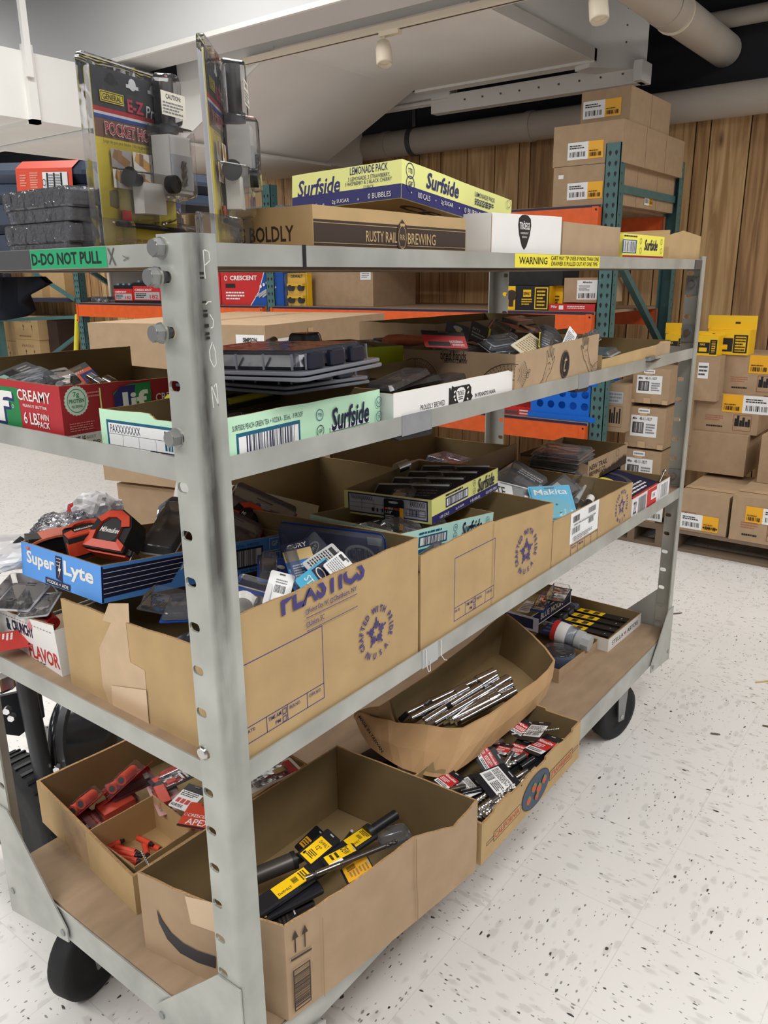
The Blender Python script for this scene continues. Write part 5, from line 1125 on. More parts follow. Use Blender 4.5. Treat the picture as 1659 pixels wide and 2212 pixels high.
def tape_measure(label, a, b, up, spin=0, s=1.):
    root = thing('tape_measure', label, 'tape measure', group='black and red tape measures'); T_ = .046*s
    pr = [(-.042, 0), (.046, 0), (.046, .012), (.040, .016), (.040, .050), (.030, .070), (.008, .080), (-.020, .076), (-.038, .058), (-.044, .030)]
    pr = [(x*s, y*s) for x, y in pr]
    m = MB(); m.prism(pr, (0, 0, 0), (1, 0, 0), (0, 1, 0), (0, 0, T_), BMATT); m.build('case', root)
    for z_, sg in ((T_, 1), (0, -1)):
        m = MB(); k = [(x*.94, y*.94+.002*s) for x, y in pr]; zz = z_-.001*sg
        inn = [(x*.62, (y-.038*s)*.62+.038*s) for x, y in k]
        n_ = len(k); V = [(x, y, zz+sg*.004*s) for x, y in k]+[(x, y, zz+sg*.006*s) for x, y in inn]+[(x, y, zz) for x, y in k]+[(x, y, zz) for x, y in inn]
        m.add(V, [(i, (i+1) % n_, n_+(i+1) % n_, n_+i) for i in range(n_) if i not in (3, 8)]+[(2*n_+i, 2*n_+(i+1) % n_, (i+1) % n_, i) for i in range(n_) if i not in (3, 8)]+[(n_+i, n_+(i+1) % n_, 3*n_+(i+1) % n_, 3*n_+i) for i in range(n_)], REDO)
        bp_ = m.build('red_bumper', root)
        m = MB(); f = Face(m, (0, .038*s, z_+sg*.0005), (sg, 0, 0), (0, 1, 0), (0, 0, sg)); f.disc(0, 0, .023*s, INK, 24); f.text('Milwaukee', -.021*s, -.005*s, .021*s, .005*s, WHITE, .02, .2); m.build('brand_disc', bp_)
    m = MB(); m.box((.040*s, .001*s, .008*s), (.056*s, .010*s, T_-.008*s), BLACK); m.box((.056*s, -.006*s, .012*s), (.058*s, .010*s, T_-.012*s), BRIGHT); m.build('hook', root)
    m = MB(); m.prism([(-.044*s, .012*s), (-.044*s, .0), (-.03*s, -.003*s), (.046*s, -.003*s), (.049*s, .012*s)], (0, 0, .010*s), (1, 0, 0), (0, 1, 0), (0, 0, T_-.02*s), REDO); m.build('red_base', root)
    return lay(root, a if isinstance(a, Vector) else AZ(*a), b if isinstance(b, Vector) else AZ(*b), up, spin)
tape_measure('black and red tape measure standing out at the near corner of the blue tray', (250, 1212, 1.005), (290, 1128, 1.06), (-.66, -.05, .6), R(8), .98)
tape_measure('tape measure lying flat and dark left of the upright one in the blue tray', (206, 1200, 1.015), (170, 1160, 1.02), (-.1, .05, 1), R(0), .9)
tape_measure('tape measure behind the near post in a clear pack on the blue tray', AY(512, 1165, .43), AY(538, 1120, .45), (-.5, -.5, .4), R(10), .9)
m = MB(); V = []; n_ = 16
for i in range(n_+1):
    a_ = R(20+150*i/n_); V += [(.085*math.cos(a_), 0, .030*math.sin(a_)), (.085*math.cos(a_), .05, .030*math.sin(a_)), (.080*math.cos(a_), .0, .026*math.sin(a_)), (.080*math.cos(a_), .05, .026*math.sin(a_))]
m.add(V, [(4*i, 4*i+4, 4*i+5, 4*i+1) for i in range(n_)]+[(4*i+2, 4*i+3, 4*i+7, 4*i+6) for i in range(n_)]+[(4*i, 4*i+2, 4*i+6, 4*i+4) for i in range(n_)]+[(4*i+1, 4*i+5, 4*i+7, 4*i+3) for i in range(n_)], mat('salmon_print', (214, 112, 84), .5))
m.box((-.08, .005, 0), (.07, .048, .022), BLACK); m.k = 0
tag(m.build('tape_measure_card', loc=AZ(165, 1185, 1.0), rot=(0, R(6), R(-20))), 'bowed orange card over a black tape pack at the left end of the blue tray', 'tool pack')
def clamshell(label, a, b, w, d, cardm, pr, up, spin=0, tool=None, tint=CLEARG, group=None):
    return pack('clamshell_pack', label, 'tool pack', a, b, w, cardm, pr, (.02, .01, .98, .99, d, tint), tool, 'packed_tool', spin, up, group, r=.012)
SILV = mat('foil_grey', (206, 200, 204), .3)
clamshell('pale empty clamshell leaning between the tape measures in the blue tray', AY(335, 1200, .37), AY(402, 1088, .46), .065, .016, SILV, [('r', .06, .03, .94, .97, mat('foil_light', (222, 216, 218), .25))], (-.55, -.4, .6), R(4))
clamshell('red carded clamshell with rounded corners leaning behind the near post', AY(525, 1185, .38), AY(575, 1078, .47), .15, .018, mat('grey_card', (150, 140, 136), .5), [('r', 0, .52, 1, .97, mat('brick_print', (158, 46, 36), .5)), ('g', .1, .3, .5, .45, RED, 2), ('d', .42, .78, .62, .86, WPAPER), ('d', .40, .79, .48, .85, RBLUE)], (-.35, -.7, .5), R(-6), lambda m, w, h: m.tube((-.01, h*.2, .006), (-.01, h*.45, .012), .02, BLACK))
clamshell('smaller clear clamshell in front of the red carded one', AY(490, 1190, .36), AY(515, 1118, .41), .11, .015, mat('pinkish_card', (190, 150, 146), .5), [('r', 0, .6, 1, 1, mat('brick_print', (158, 46, 36), .5))], (-.35, -.7, .5), R(4))
clamshell('clear pack with white edge at the far back corner of the blue tray', (345, 1120, 1.0), (385, 1092, 1.03), .06, .012, WPAPER, [('r', 0, .3, 1, .6, INK)], (-.3, -.2, .8))

# ---- blue carded bath fittings in the big carton
CB = mat('cobalt_print', (28, 62, 142), .35); MBL = mat('mid_blue_print', (36, 112, 184), .4)
pack('clamshell_pack', 'large dark blue clamshell along the right wall of the biggest carton', 'tool pack', Vector((.430, .165, .90)), Vector((.418, .17, 1.038)), .235, CB, [('t', 'CENTURY', .66, .55, .86, .75, WHITE), ('o', .62, .5, .9, .8, WHITE), ('r', .84, .82, .97, .93, LGREY), ('r', .06, .15, .9, .4, NAVY2)], (.01, .02, .99, .98, .012, CLEARG), None, up=(-1, -.1, .35), r=.015)
pack('carded_pack', 'tan and blue pack standing by the blue tray end in the biggest carton', 'tool pack', (668, 1275, .985), (635, 1172, 1.045), .048, MBL, [('r', 0, .62, 1, .84, TAN), ('r', 0, .84, 1, 1, NAVY2), ('t', 'CURY', .2, .87, .9, .96, WHITE), ('g', .2, .25, .6, .55, WHITE, 6), ('d', .55, .06, .8, .18, TAN)], (.05, .05, .5, .9, .012, CLEARG), None, up=(-.5, -.6, .5))
pack('carded_pack', 'dark navy pack with white outline behind the tan and blue pack', 'tool pack', (700, 1215, .99), (655, 1165, 1.04), .055, NAVY2, [('o', .2, .4, .8, .75, WHITE), ('t', 'TURY', .3, .52, .7, .62, WHITE)], (.05, .05, .95, .95, .012, CLEARG), None, up=(-.5, -.5, .6))
pack('paper_card', 'light grey instruction card lying on the blue packs in the biggest carton', 'card', (672, 1240, 1.012), (738, 1195, 1.028), .048, mat('grey_paper', (190, 190, 190), .6), [('g', .08, .1, .9, .75, INK, 9), ('r', .1, .78, .5, .9, INK), ('d', .6, .78, .74, .86, INK)], up=(-.35, -.6, .7))
pack('paper_card', 'white care card in front of the grey instruction card', 'card', (712, 1240, 1.018), (752, 1208, 1.03), .036, WPAPER, [('g', .08, .1, .9, .7, GREY, 7), ('r', .1, .76, .45, .9, INK)], up=(-.35, -.7, .6))
pack('carded_pack', 'light blue card with A17 lettering against the front wall of the biggest carton', 'tool pack', (650, 1272, 1.0), (715, 1222, 1.025), .034, SKYB, [('r', .1, .5, .9, .98, NAVY2), ('t', 'A17', .3, .8, .8, .92, WHITE), ('o', .15, .55, .85, .75, WHITE), ('t', 'STE', .2, .2, .8, .4, WHITE)], up=(-.3, -.75, .5))
pack('clamshell_pack', 'clear pack of white fittings beside the near post in the biggest carton', 'tool pack', (532, 1334, .965), (546, 1272, .985), .07, LGREY, [('r', .05, .55, .95, .97, WPAPER), ('r', .1, .8, .9, .95, CB)], (.04, .03, .96, .97, .03, CLEAR), lambda m, w, h: (m.tube((-.01, h*.15, .012), (-.01, h*.4, .012), .016, WHITE, n=16), m.tube((.015, h*.3, .01), (.015, h*.5, .01), .008, BRIGHT)), 'fitting', up=(-.45, -.65, .5))
pack('paper_card', 'curled white barcode card beside the clear pack of white fittings', 'card', (592, 1312, .975), (612, 1238, 1.01), .04, WPAPER, [('b', .3, .4, .75, .62, INK), ('g', .3, .66, .8, .8, GREY, 2)], up=(-.55, -.6, .4))
pack('carded_pack', 'cobalt blue pack under the end of the blue tray', 'tool pack', (600, 1262, .98), (598, 1205, .99), .07, CB, [('d', .5, .55, .7, .7, WHITE), ('g', .5, .2, .8, .4, WHITE, 3)], (.05, .05, .5, .95, .015, CLEARG), None, up=(-.4, -.6, .6))
pack('clamshell_pack', 'clear pack with white label showing under the blue tray left of the near post', 'tool pack', (338, 1325, .965), (372, 1288, .97), .07, CLEARG, [('r', .1, .3, .9, .7, WPAPER), ('b', .2, .4, .6, .6, INK)], (.04, .04, .96, .96, .02, CLEAR), None, up=(-.3, -.3, .9))
pack('carded_pack', 'dark blue pack with small print against the near post under the blue tray', 'tool pack', (385, 1345, .96), (405, 1290, .97), .06, CB, [('g', .15, .2, .9, .8, WHITE, 6), ('r', 0, .8, 1, 1, NAVY2)], (.04, .04, .96, .96, .012, CLEARG), None, up=(-.4, -.3, .8))
for i in range(4):
    pack('carded_pack', 'blue pack lying deep in the biggest carton %s' % ('at its left front', 'at its left back', 'at its middle', 'at its right')[i], 'tool pack', Vector((.07+.09*i, .05, .86+.01*(i % 2))), Vector((.08+.09*i, .30, .87)), .085, (CB, NAVY2, MBL, CB)[i], [('g', .1, .1, .9, .4, WHITE, 4)], (.05, .05, .95, .95, .02, CLEARG), None, group='blue packs at the carton bottom')

# ---- middle carton: two stacked drink trays of socket cards
loc = (.500, .075, .957); rot = (0, .116, 0)
mb, F = tray(loc, rot, .345, .225, .062, AQUA, KIN, rough=.0005, seed=32)
f = F[0]; f.rect(.0003, .0003, .3447, .022, TEALINK)
f.rect(.06, .026, .16, .047, TEALINK); f.rect(.065, .029, .155, .044, WPAPER); f.bars(.075, .029, .15, .044, NAVY2, 6, 26); f.greek(.06, .050, .17, .055, 1, TEALINK, 2, .8)
seal(f, .190, .049, .0075, 'TTB', TEALINK); seal(f, .190, .032, .0075, 'GF', TEALINK); surf(f, .215, .026, .295, .056, NAVY2); seal(f, .318, .049, .0075, 'U', TEALINK); seal(f, .318, .032, .0075, 'Y', TEALINK)
f.text('100 CALS', .035, .007, .075, .015, WHITE); f.text('2g SUGAR', .115, .007, .155, .015, WHITE); f.text('0 BUBBLES', .185, .007, .235, .015, WHITE); f.text('GLUTEN FREE', .27, .007, .33, .015, WHITE)
for x in (.095, .17, .25, .338): f.disc(x, .011, .0012, WHITE, 6)
tag(mb.build('beverage_tray', loc=loc, rot=rot), 'aqua and teal drink tray sunk in the middle kraft carton', 'cardboard tray')
loc = tuple(CAM+(Vector((.967, .315, .877))-CAM)*.80); rot = (-.022, .001, .10)
mb, F = tray(loc, rot, .3235, .2105, .0505, mat('olive_yellow_print', (226, 226, 140), .5), KIN, rough=.0005, seed=33)
f = F[0]; f.rect(.0003, .0003, .3232, .016, NAVY); f.rect(.06, .020, .165, .041, NAVY); f.rect(.064, .023, .161, .038, WPAPER); f.bars(.07, .023, .155, .038, NAVY2, 16, 26); f.greek(.06, .043, .17, .048, 1, NAVY2, 2, .8)
seal(f, .195, .043, .007, 'TTB', NAVY); seal(f, .195, .026, .007, 'GF', NAVY); surf(f, .212, .018, .30, .048, NAVY2); seal(f, .32, .043, .006, 'U', NAVY); seal(f, .32, .027, .006, 'Y', NAVY)
f.text('100 CALS', .03, .005, .07, .011, WHITE); f.text('2g SUGAR', .10, .005, .14, .011, WHITE); f.text('0 BUBBLES', .17, .005, .22, .011, WHITE); f.text('GLUTEN FREE', .25, .005, .31, .011, WHITE)
f = F[3]; f.rect(.010, .004, .202, .047, NAVY); LG2 = mat('label_grey', (176, 176, 182), .6); f.rect(.013, .007, .199, .044, LG2)
for yy in (.017, .027): f.line(.013, yy, .199, yy, .0007, NAVY, 1)
for xx in (.045, .075, .105): f.line(xx, .012, xx, .036, .0007, NAVY, 1)
f.text('PAXXXXXXXXX', .018, .034, .072, .043, NAVY2); f.text('PAXXXXX', .162, .032, .197, .043, NAVY2); f.frame(.152, .012, .197, .026, .001, NAVY2); f.bars(.16, .013, .185, .025, NAVY2, 5, 12); f.bars(.07, .012, .1, .02, NAVY2, 5, 3)
ytray = mb.build('beverage_tray', loc=loc, rot=rot); tag(ytray, 'pale olive-yellow drink tray of black cards stacked above the aqua tray', 'cardboard tray')
My = world(loc, rot)
def iny(x, y, z): return My @ Vector((x, y, z))
for i in range(4):
    x = .05+.068*i
    pack('socket_card', 'black card with a chrome socket standing %s in the olive-yellow tray' % ('nearest', 'second', 'third', 'furthest')[i], 'socket card', iny(x, .10, .006), iny(x+.062, .105, .048), .175, BLACK, [('r', 0, .93, 1, 1, LGREY), ('r', 0, .02, .02, 1, GREY), ('r', .05, .1, .4, .3, SDARK), ('g', .5, .5, .9, .8, SDARK, 3)], (.3, .1, .6, .8, .018, CLEAR), lambda m, w, h: (m.tube((-.02, h*.3, .012), (.01, h*.3, .012), .012, CHROME, n=16), m.tube((.01, h*.3, .012), (.014, h*.3, .012), .009, SDARK, n=14)), 'socket', up=(-.6, 0, .8), group='socket cards in the olive-yellow tray')
rod('socket', 'bright chrome socket at the back of the olive-yellow tray', 'socket', iny(.20, .2, .055), iny(.235, .19, .06), {'socket_body': [(0, 1, .013, .013, CHROME)]})
Fp = F[3]; Fp.M = My
a_ = My @ (Fp.O+Fp.u*.125+Fp.v*-.012+Fp.n*.004); b_ = My @ (Fp.O+Fp.u*.125+Fp.v*.044+Fp.n*.004)
pack('socket_card', 'black card reading 1-1/8 hanging in front of the olive-yellow tray', 'socket card', a_, b_, .047, BLACK, [('r', .80, .20, 1, .70, AMBER), ('t', 'GEAR', .2, .60, .48, .68, WHITE), ('t', 'WRENCH', .49, .60, .84, .68, ORNG), ('r', .06, .60, .18, .67, ORNG), ('t', '1-1/8"', .08, .44, .42, .56, WHITE), ('g', .08, .2, .55, .4, WHITE, 3), ('o', .74, .25, .88, .38, DIMY), ('d', .25, .84, .75, .94, LGREY)], None, lambda m, w, h: m.rprism(.036, .016, 0, .012, .004, BLACK, .002, M=Matrix.Translation((0, -.006, 0))), 'holder', up=My.to_3x3() @ Fp.n, slot=False)
for i, q in enumerate((.46, .62)):
    pack('socket_card', 'clear-edged pack under the aqua tray rim at the front of the middle carton%s' % (', left one', ', right one')[i], 'socket card', Vector((q, .02, .975-.01*i)), Vector((q+.12, .03, .985-.02*i)), .03, BLACK, [('g', .1, .1, .9, .9, LGREY, 4)], (.05, .05, .95, .95, .01, CLEARG), None, up=(0, -.5, .9))
for i in range(3):
    pack('socket_card', 'black socket card lying in the aqua tray, %s' % ('left', 'middle', 'right')[i], 'socket card', Vector((.50+.09*i, .09, 1.0-.012*i)), Vector((.52+.09*i, .22, 1.005-.012*i)), .07, BLACK, [('r', .1, .1, .9, .4, SDARK)], (.1, .1, .9, .7, .015, CLEAR), None, group='black cards in the aqua tray')

# ---- label carton: blades and fittings
pack('blade_pack', 'turquoise sanding disc pack leaning at the front of the label carton', 'tool pack', AY(1204, 1124, .065), AY(1184, 1050, .115), .115, SKYB, [('d', .10, .02, .9, .66, mat('turquoise_disc', (92, 176, 196), .35)), ('t', 'Makita', .12, .74, .9, .9, WHITE), ('d', .3, .4, .36, .45, TEALINK), ('d', .55, .42, .61, .47, TEALINK), ('d', .6, .18, .66, .23, TEALINK)], (.03, .02, .97, .98, .006, CLEAR), None, up=(-.35, -.6, .6), spin=R(-6))
pack('blade_pack', 'white and grey saw blade pack reading AVANTE at the left of the label carton', 'tool pack', AY(1112, 1092, .15), AY(1104, 1046, .18), .30, mat('pack_white', (214, 214, 214), .5), [('t', 'AVANTE', .08, .30, .42, .75, INK), ('r', .50, .05, 1, .95, mat('pack_grey', (120, 122, 124), .5)), ('r', .62, .5, .74, .6, WPAPER)], None, None, up=(-.25, -.8, .5))
pack('blade_pack', 'red and black saw blade pack behind the AVANTE pack', 'tool pack', (1090, 1060, .95), (1150, 1018, .965), .12, INK, [('r', .2, .3, 1, .7, REDO), ('g', .3, .7, .9, .9, WPAPER, 3)], (.05, .05, .95, .95, .012, CLEARG), None, up=(-.4, -.4, .8))
pack('clamshell_pack', 'clear clamshell standing up in the middle of the label carton', 'tool pack', AY(1236, 1100, .09), AY(1268, 1028, .17), .07, CLEARG, [('d', .15, .8, .25, .87, SDARK), ('d', .75, .8, .85, .87, SDARK)], (.15, .05, .85, .75, .03, CLEAR), lambda m, w, h: (m.tube((-.004, h*.1, .015), (.004, h*.6, .012), .008, LGREY, r1=.004),), 'fitting', up=(-.6, -.5, .4), slot=False)
rod('trailer_plug', 'black and white round fitting at the front right of the label carton', 'fitting', AY(1262, 1106, .05), AY(1276, 1076, .08), {'black_body': [(0, .6, .015, .013, BLACK)], 'white_cap': [(.6, 1, .011, .011, WHITE)]})
rod('hole_saw', 'small black knob against the front rim of the label carton', 'fitting', AY(1296, 1086, .04), AY(1310, 1080, .05), {'knob': [(0, 1, .011, .010, BLACK)]})
pack('clamshell_pack', 'clear flat pack behind the turquoise disc pack', 'tool pack', (1200, 1070, .92), (1240, 1040, .95), .07, CLEARG, [('r', .1, .2, .9, .5, LGREY)], (.05, .05, .95, .95, .015, CLEAR), None, up=(-.4, -.3, .8))
pack('blade_pack', 'black cutting disc pack deep in the label carton', 'tool pack', Vector((1.15, .06, .86)), Vector((1.16, .25, .865)), .22, BLACK, [('d', .2, .2, .8, .8, SDARK)], None, None)
# saw blade in the red and white box
pack('blade_pack', 'navy saw blade pack with a yellow oval in the red and white box', 'tool pack', Vector((1.665, .02, .850)), Vector((1.665, .245, .885)), .29, NAVY2, [('o', .05, .2, .85, .95, SDARK), ('d', .12, .38, .6, .8, YTAPE), ('t', 'DISC', .2, .5, .5, .62, INK), ('g', .3, .1, .9, .28, WHITE, 3), ('r', .2, .02, .95, .07, RED)], None, None)
rod('steel_pin', 'chrome pin sticking up at the post end of the red and white box', 'pin', Vector((1.80, .03, .855)), Vector((1.84, .03, .885)), {'pin': [(0, .85, .003, .003, BRIGHT), (.85, 1, .006, .006, BRIGHT)]})
for i in range(5):
    pack('clamshell_pack', 'thin clear pack, %s of the stack in the treeline tray' % ('lowest', 'second', 'middle', 'fourth', 'topmost')[i], 'tool pack', Vector((1.60+.004*i, .19, .905+.012*i)), Vector((1.605-.003*i, .34, .91+.012*i)), .17, (SDARK, GREY, SDARK, GREY, mat('blurred_pack', (150, 136, 130), .5))[i], [('r', .2, .3, .8, .6, mat('brick_print', (158, 46, 36), .5)), ('g', .2, .65, .8, .9, LGREY, 3)], (.02, .02, .98, .98, .010, CLEARG), None, group='packs stacked in the treeline tray')
for i in range(3):
    pack('clamshell_pack', 'red and black pack %s in the back carton of the third shelf' % ('left', 'in the middle', 'right')[i], 'tool pack', Vector((1.08+.13*i, .42, .93)), Vector((1.10+.13*i, .58, .94)), .10, (INK, RED, INK)[i], [('r', .1, .3, .9, .6, (RED, INK, DRED)[i]), ('g', .2, .65, .8, .9, LGREY, 3)], (.05, .05, .95, .95, .02, CLEARG), None, group='red and black packs at the back')

# ---- white FLAVOR carton at the left and the card lying over its edge
pack('clamshell_pack', 'silvery clear pack at the top of the white FLAVOR carton', 'tool pack', (20, 1320, .90), (70, 1262, .92), .075, SILV, [('r', .1, .1, .9, .9, mat('foil_light', (222, 216, 218), .25))], (.04, .04, .96, .96, .03, CLEAR), None, up=(-.3, -.2, .9))
pack('clamshell_pack', 'clear pack with a picture card next to the biggest carton', 'tool pack', (68, 1335, .895), (102, 1282, .91), .06, mat('grey_paper', (190, 190, 190), .6), [('t', '2-9', .6, .3, .9, .6, INK), ('r', .2, .4, .5, .45, GREY), ('g', .1, .7, .9, .9, GREY, 3)], (.04, .04, .96, .96, .03, CLEAR), None, up=(-.5, -.3, .7))
rod('pink_handle', 'pink rounded plastic handle in the white FLAVOR carton', 'handle', (62, 1342, .885), (95, 1352, .872), {'grip': [(0, .3, .008, .014, mat('pink_plastic', (206, 120, 124), .35)), (.3, 1, .014, .014, mat('pink_plastic', (206, 120, 124), .35))]})
rod('screwdriver', 'red plastic screwdriver grip beside the pink one by the biggest carton', 'screwdriver', (92, 1322, .885), (115, 1348, .875), {'grip': [(0, 1, .013, .013, RED)]})
pack('carded_pack', 'red card lying slanted across the front of the white FLAVOR carton', 'card', (-30, 1392, .843), (116, 1370, .845), .05, mat('brick_red_card', (190, 62, 56), .4), [('g', .1, .15, .5, .4, WPAPER, 4), ('g', .4, .6, .8, .85, WPAPER, 3), ('d', .8, .62, .9, .66, INK)], None, None, up=(-.62, .1, .78), slot=False)
rod('black_hose', 'black rubber hose end rising behind the left end of the blue tray', 'hose', (-20, 1235, .96), (55, 1170, 1.0), {'hose': [(0, 1, .014, .014, BMATT)]})
# ================================================================ SECOND SHELF AND TOP SHELF GOODS
pack('carded_pack', 'dark grey pack with pale green print at the left of the peanut butter carton', 'tool pack', AX(95, 838, .06), AX(12, 800, .09), .075, mat('pack_charcoal', (84, 84, 86), .45), [('r', .1, .45, .6, .9, INK), ('r', .15, .5, .35, .85, mat('pale_green_print', (150, 196, 180), .5)), ('g', .65, .4, .9, .9, LGREY, 5)], (.05, .05, .95, .5, .012, CLEARG), None, up=(-.35, -.5, .75))
pack('carded_pack', 'orange and red card with a black hang loop leaning in the peanut butter carton', 'tool pack', AX(182, 834, .13), AX(152, 798, .19), .058, ORNG, [('r', 0, .70, 1, 1, BLACK), ('r', .2, .78, .8, .90, KIN), ('t', 'CRESCENT', .1, .58, .8, .68, WPAPER), ('g', .1, .2, .5, .5, WPAPER, 3), ('r', .6, 0, 1, .5, NAVY)], None, None, up=(-.5, -.45, .6), slot=False)
rod('socket', 'chrome socket pair lying on the orange and red card', 'socket', AX(196, 815, .145), AX(224, 833, .13), {'socket_body': [(0, .45, .008, .008, CHROME), (.45, .55, .0065, .0065, SDARK), (.55, 1, .008, .008, CHROME)]})
rod('socket', 'short steel socket right of the chrome pair in the peanut butter carton', 'socket', AX(230, 822, .16), AX(247, 830, .16), {'socket_body': [(0, 1, .010, .009, BRIGHT)]})
rod('socket', 'dark and chrome swivel joint behind the red front panel of the peanut butter carton', 'socket', AX(94, 822, .09), AX(130, 833, .08), {'chrome_end': [(0, .4, .008, .008, CHROME)], 'black_joint': [(.4, .75, .006, .006, BLACK), (.75, 1, .008, .008, CHROME)]})
pack('carded_pack', 'red edged clear pack in the middle of the peanut butter carton', 'tool pack', AX(150, 838, .07), AX(120, 815, .11), .05, mat('salmon_card', (206, 130, 116), .5), [('r', .2, .2, .8, .8, GREY)], (.05, .05, .95, .95, .014, CLEAR), None, up=(-.3, -.4, .85))
# mint tray: yellow clamps
def clamp(label, a, b, r0=.009):
    p0, p1 = AZ(*a), AZ(*b); t = thing('bar_clamp', label, 'clamp', group='yellow and black clamps'); L_ = (p1-p0).length
    m = MB(); m.tube((0, 0, 0), (0, L_, 0), r0*.8, YTAPE, n=10); m.tube((0, L_*.95, 0), (.012, L_*1.02, .012), r0*1.2, YTAPE, n=10); m.build('yellow_arm', t)
    m = MB(); m.box((-.02, -.02, -.012), (.012, L_*.85, -.004), BLACK); m.build('black_bar', t)
    m = MB(); m.tube((-.012, -.02, 0), (-.012, .02, 0), r0*1.15, BLACK, n=10); m.build('grip', t); return lay(t, p0, p1)
clamp('yellow clamp lying highest at the back of the mint tray', (484, 832, 1.292), (556, 818, 1.296))
clamp('yellow and black clamp nearest the front edge of the mint tray', (495, 868, 1.280), (612, 842, 1.288), .008)
clamp('yellow clamp showing left of the near post in the mint tray', (300, 885, 1.275), (372, 875, 1.28), .008)
pack('clamshell_pack', 'dark smoky clear pack over the yellow clamps in the mint tray', 'tool pack', (560, 850, 1.285), (660, 820, 1.295), .10, SMOKE, [], (.02, .02, .98, .98, .02, SMOKE), None, slot=False)
pack('clamshell_pack', 'dark pack at the right end of the mint tray', 'tool pack', (640, 848, 1.272), (760, 815, 1.28), .12, BLACK, [('g', .2, .2, .8, .8, GREY, 3)], (.05, .05, .95, .95, .02, CLEARG), None)
for i in range(2):
    pack('clamshell_pack', 'grey card pack lying low in the mint tray %s' % ('left of the near post', 'under the clamps')[i], 'tool pack', Vector((.07+.11*i, .06, Z3+.02)), Vector((.08+.11*i, .20, Z3+.022)), .10, (mat('grey_card', (150, 140, 136), .5), BLACK)[i], [('g', .2, .2, .8, .8, YTAPE, 3)], (.05, .05, .95, .95, .02, CLEARG), None)
# stacked clear packs with dark moulded inserts
DKN = mat('dark_navy_insert', (26, 28, 44), .22, spec=.6)
def insert_tray(label, loc, rz, L_, W_, H_, tilt=(0, 0)):
    t = thing('clamshell_pack', label, 'tool pack', loc, (tilt[0], tilt[1], rz), group='clear packs with dark inserts')
    m = MB(); m.rprism(L_, W_, 0, .005, .012, RIMC, .001); m.rprism(L_-.004, W_-.004, .007, .012, .012, RIMC, .001); m.build('clear_flange', t)
    m = MB(); m.rprism(L_-.035, W_-.035, .013, H_, .014, DKN, .004, taper=.006)
    for i in range(3):
        x = -L_*.28+L_*.25*i; m.rprism(L_*.18, .012, .013, H_*.94, .004, DKN, .002, M=Matrix.Translation((x, -W_/2+.014, 0)), taper=.001)
    m.build('dark_insert', t)
    m = MB(); m.rprism(L_-.032, W_-.032, .013, H_+.002, .014, CLEAR, .004, taper=.005); m.build('clear_cover', t)
    for i in range(6): m = MB(); x = -L_/2+.026+(L_-.052)*i/5; m.box((x-.0009, -W_/2+.0135, .013), (x+.0009, -W_/2+.0165, H_-.002), RIMC); m.build('moulded_rib', t)
    for i in range(5): m = MB(); y = -W_/2+.03+(W_-.06)*i/4; m.box((-L_/2+.0135, y-.0009, .013), (-L_/2+.0165, y+.0009, H_-.002), RIMC); m.build('moulded_rib', t)
    return t
pA = AZ(622, 862, 1.302); insert_tray('lower of two clear packs with dark inserts stacked over the mint tray', (pA.x+.095, pA.y+.125, 1.304), R(1), .205, .255, .036, (R(-1), R(1)))
pB = AZ(648, 822, 1.345); insert_tray('upper of two clear packs with dark inserts stacked over the mint tray', (pB.x+.088, pB.y+.13, 1.340), R(5), .195, .255, .036, (R(-2), R(-1)))
t = thing('clamshell_pack', 'dark glossy box standing on top of the clear pack stack', 'tool pack', AY(660, 757, .20), (0, 0, R(4)))
m = MB(); m.rprism(.055, .04, 0, .028, .005, DKN, .003, taper=.005); m.build('dark_box', t); m = MB(); m.rprism(.058, .043, -.001, .030, .005, CLEAR, .003, taper=.005); m.build('clear_cover', t)
rod('chrome_fitting', 'small chrome fitting glinting behind the clear pack stack', 'fitting', AY(580, 742, .30), AY(592, 736, .31), {'ring': [(0, 1, .008, .008, CHROME)]})
for i, (a, b, w_, z_) in enumerate((((812, 850), (905, 808), .06, 1.292), ((838, 842), (935, 822), .05, 1.285), ((880, 848), (1000, 815), .05, 1.278), ((860, 860), (920, 845), .05, 1.28), ((930, 845), (1010, 825), .04, 1.272))):
    pack('clamshell_pack', 'black smoky pack in the white PENNSYLVANIA tray, %s' % ('leaning highest', 'second from left', 'in the middle', 'low at the front', 'at the right')[i], 'tool pack', AY(*a, .05+.025*i), AY(*b, .09+.025*i), w_, BLACK, [('r', .1, .2, .9, .8, SDARK)], (.05, .03, .95, .97, .012, SMOKE), None, group='black packs in the white tray')
# lime tray contents, orange handled pliers
for i, (a, b, l_) in enumerate((((832, 737), (868, 733), 'salmon plastic handle at the left behind the lime tray'), ((866, 735), (912, 737), 'rounded orange handle next to the red and black card'))):
    rod('pliers', l_, 'pliers', AY(*a, .40), AY(*b, .40), {'grip': [(0, .2, .010, .014, SALMON), (.2, 1, .014, .013, SALMON)]})
for i in range(3):
    pack('carded_pack', 'dark pack inside the lime tray %s' % ('left', 'middle', 'right')[i], 'tool pack', Vector((.56+.08*i, .50-.03*i, Z3+.02)), Vector((.62+.08*i, .62-.03*i, Z3+.03)), .07, BLACK, [('g', .2, .2, .8, .8, GREY, 3)], (.05, .05, .95, .95, .02, CLEARG), None, group='dark packs in the lime tray')
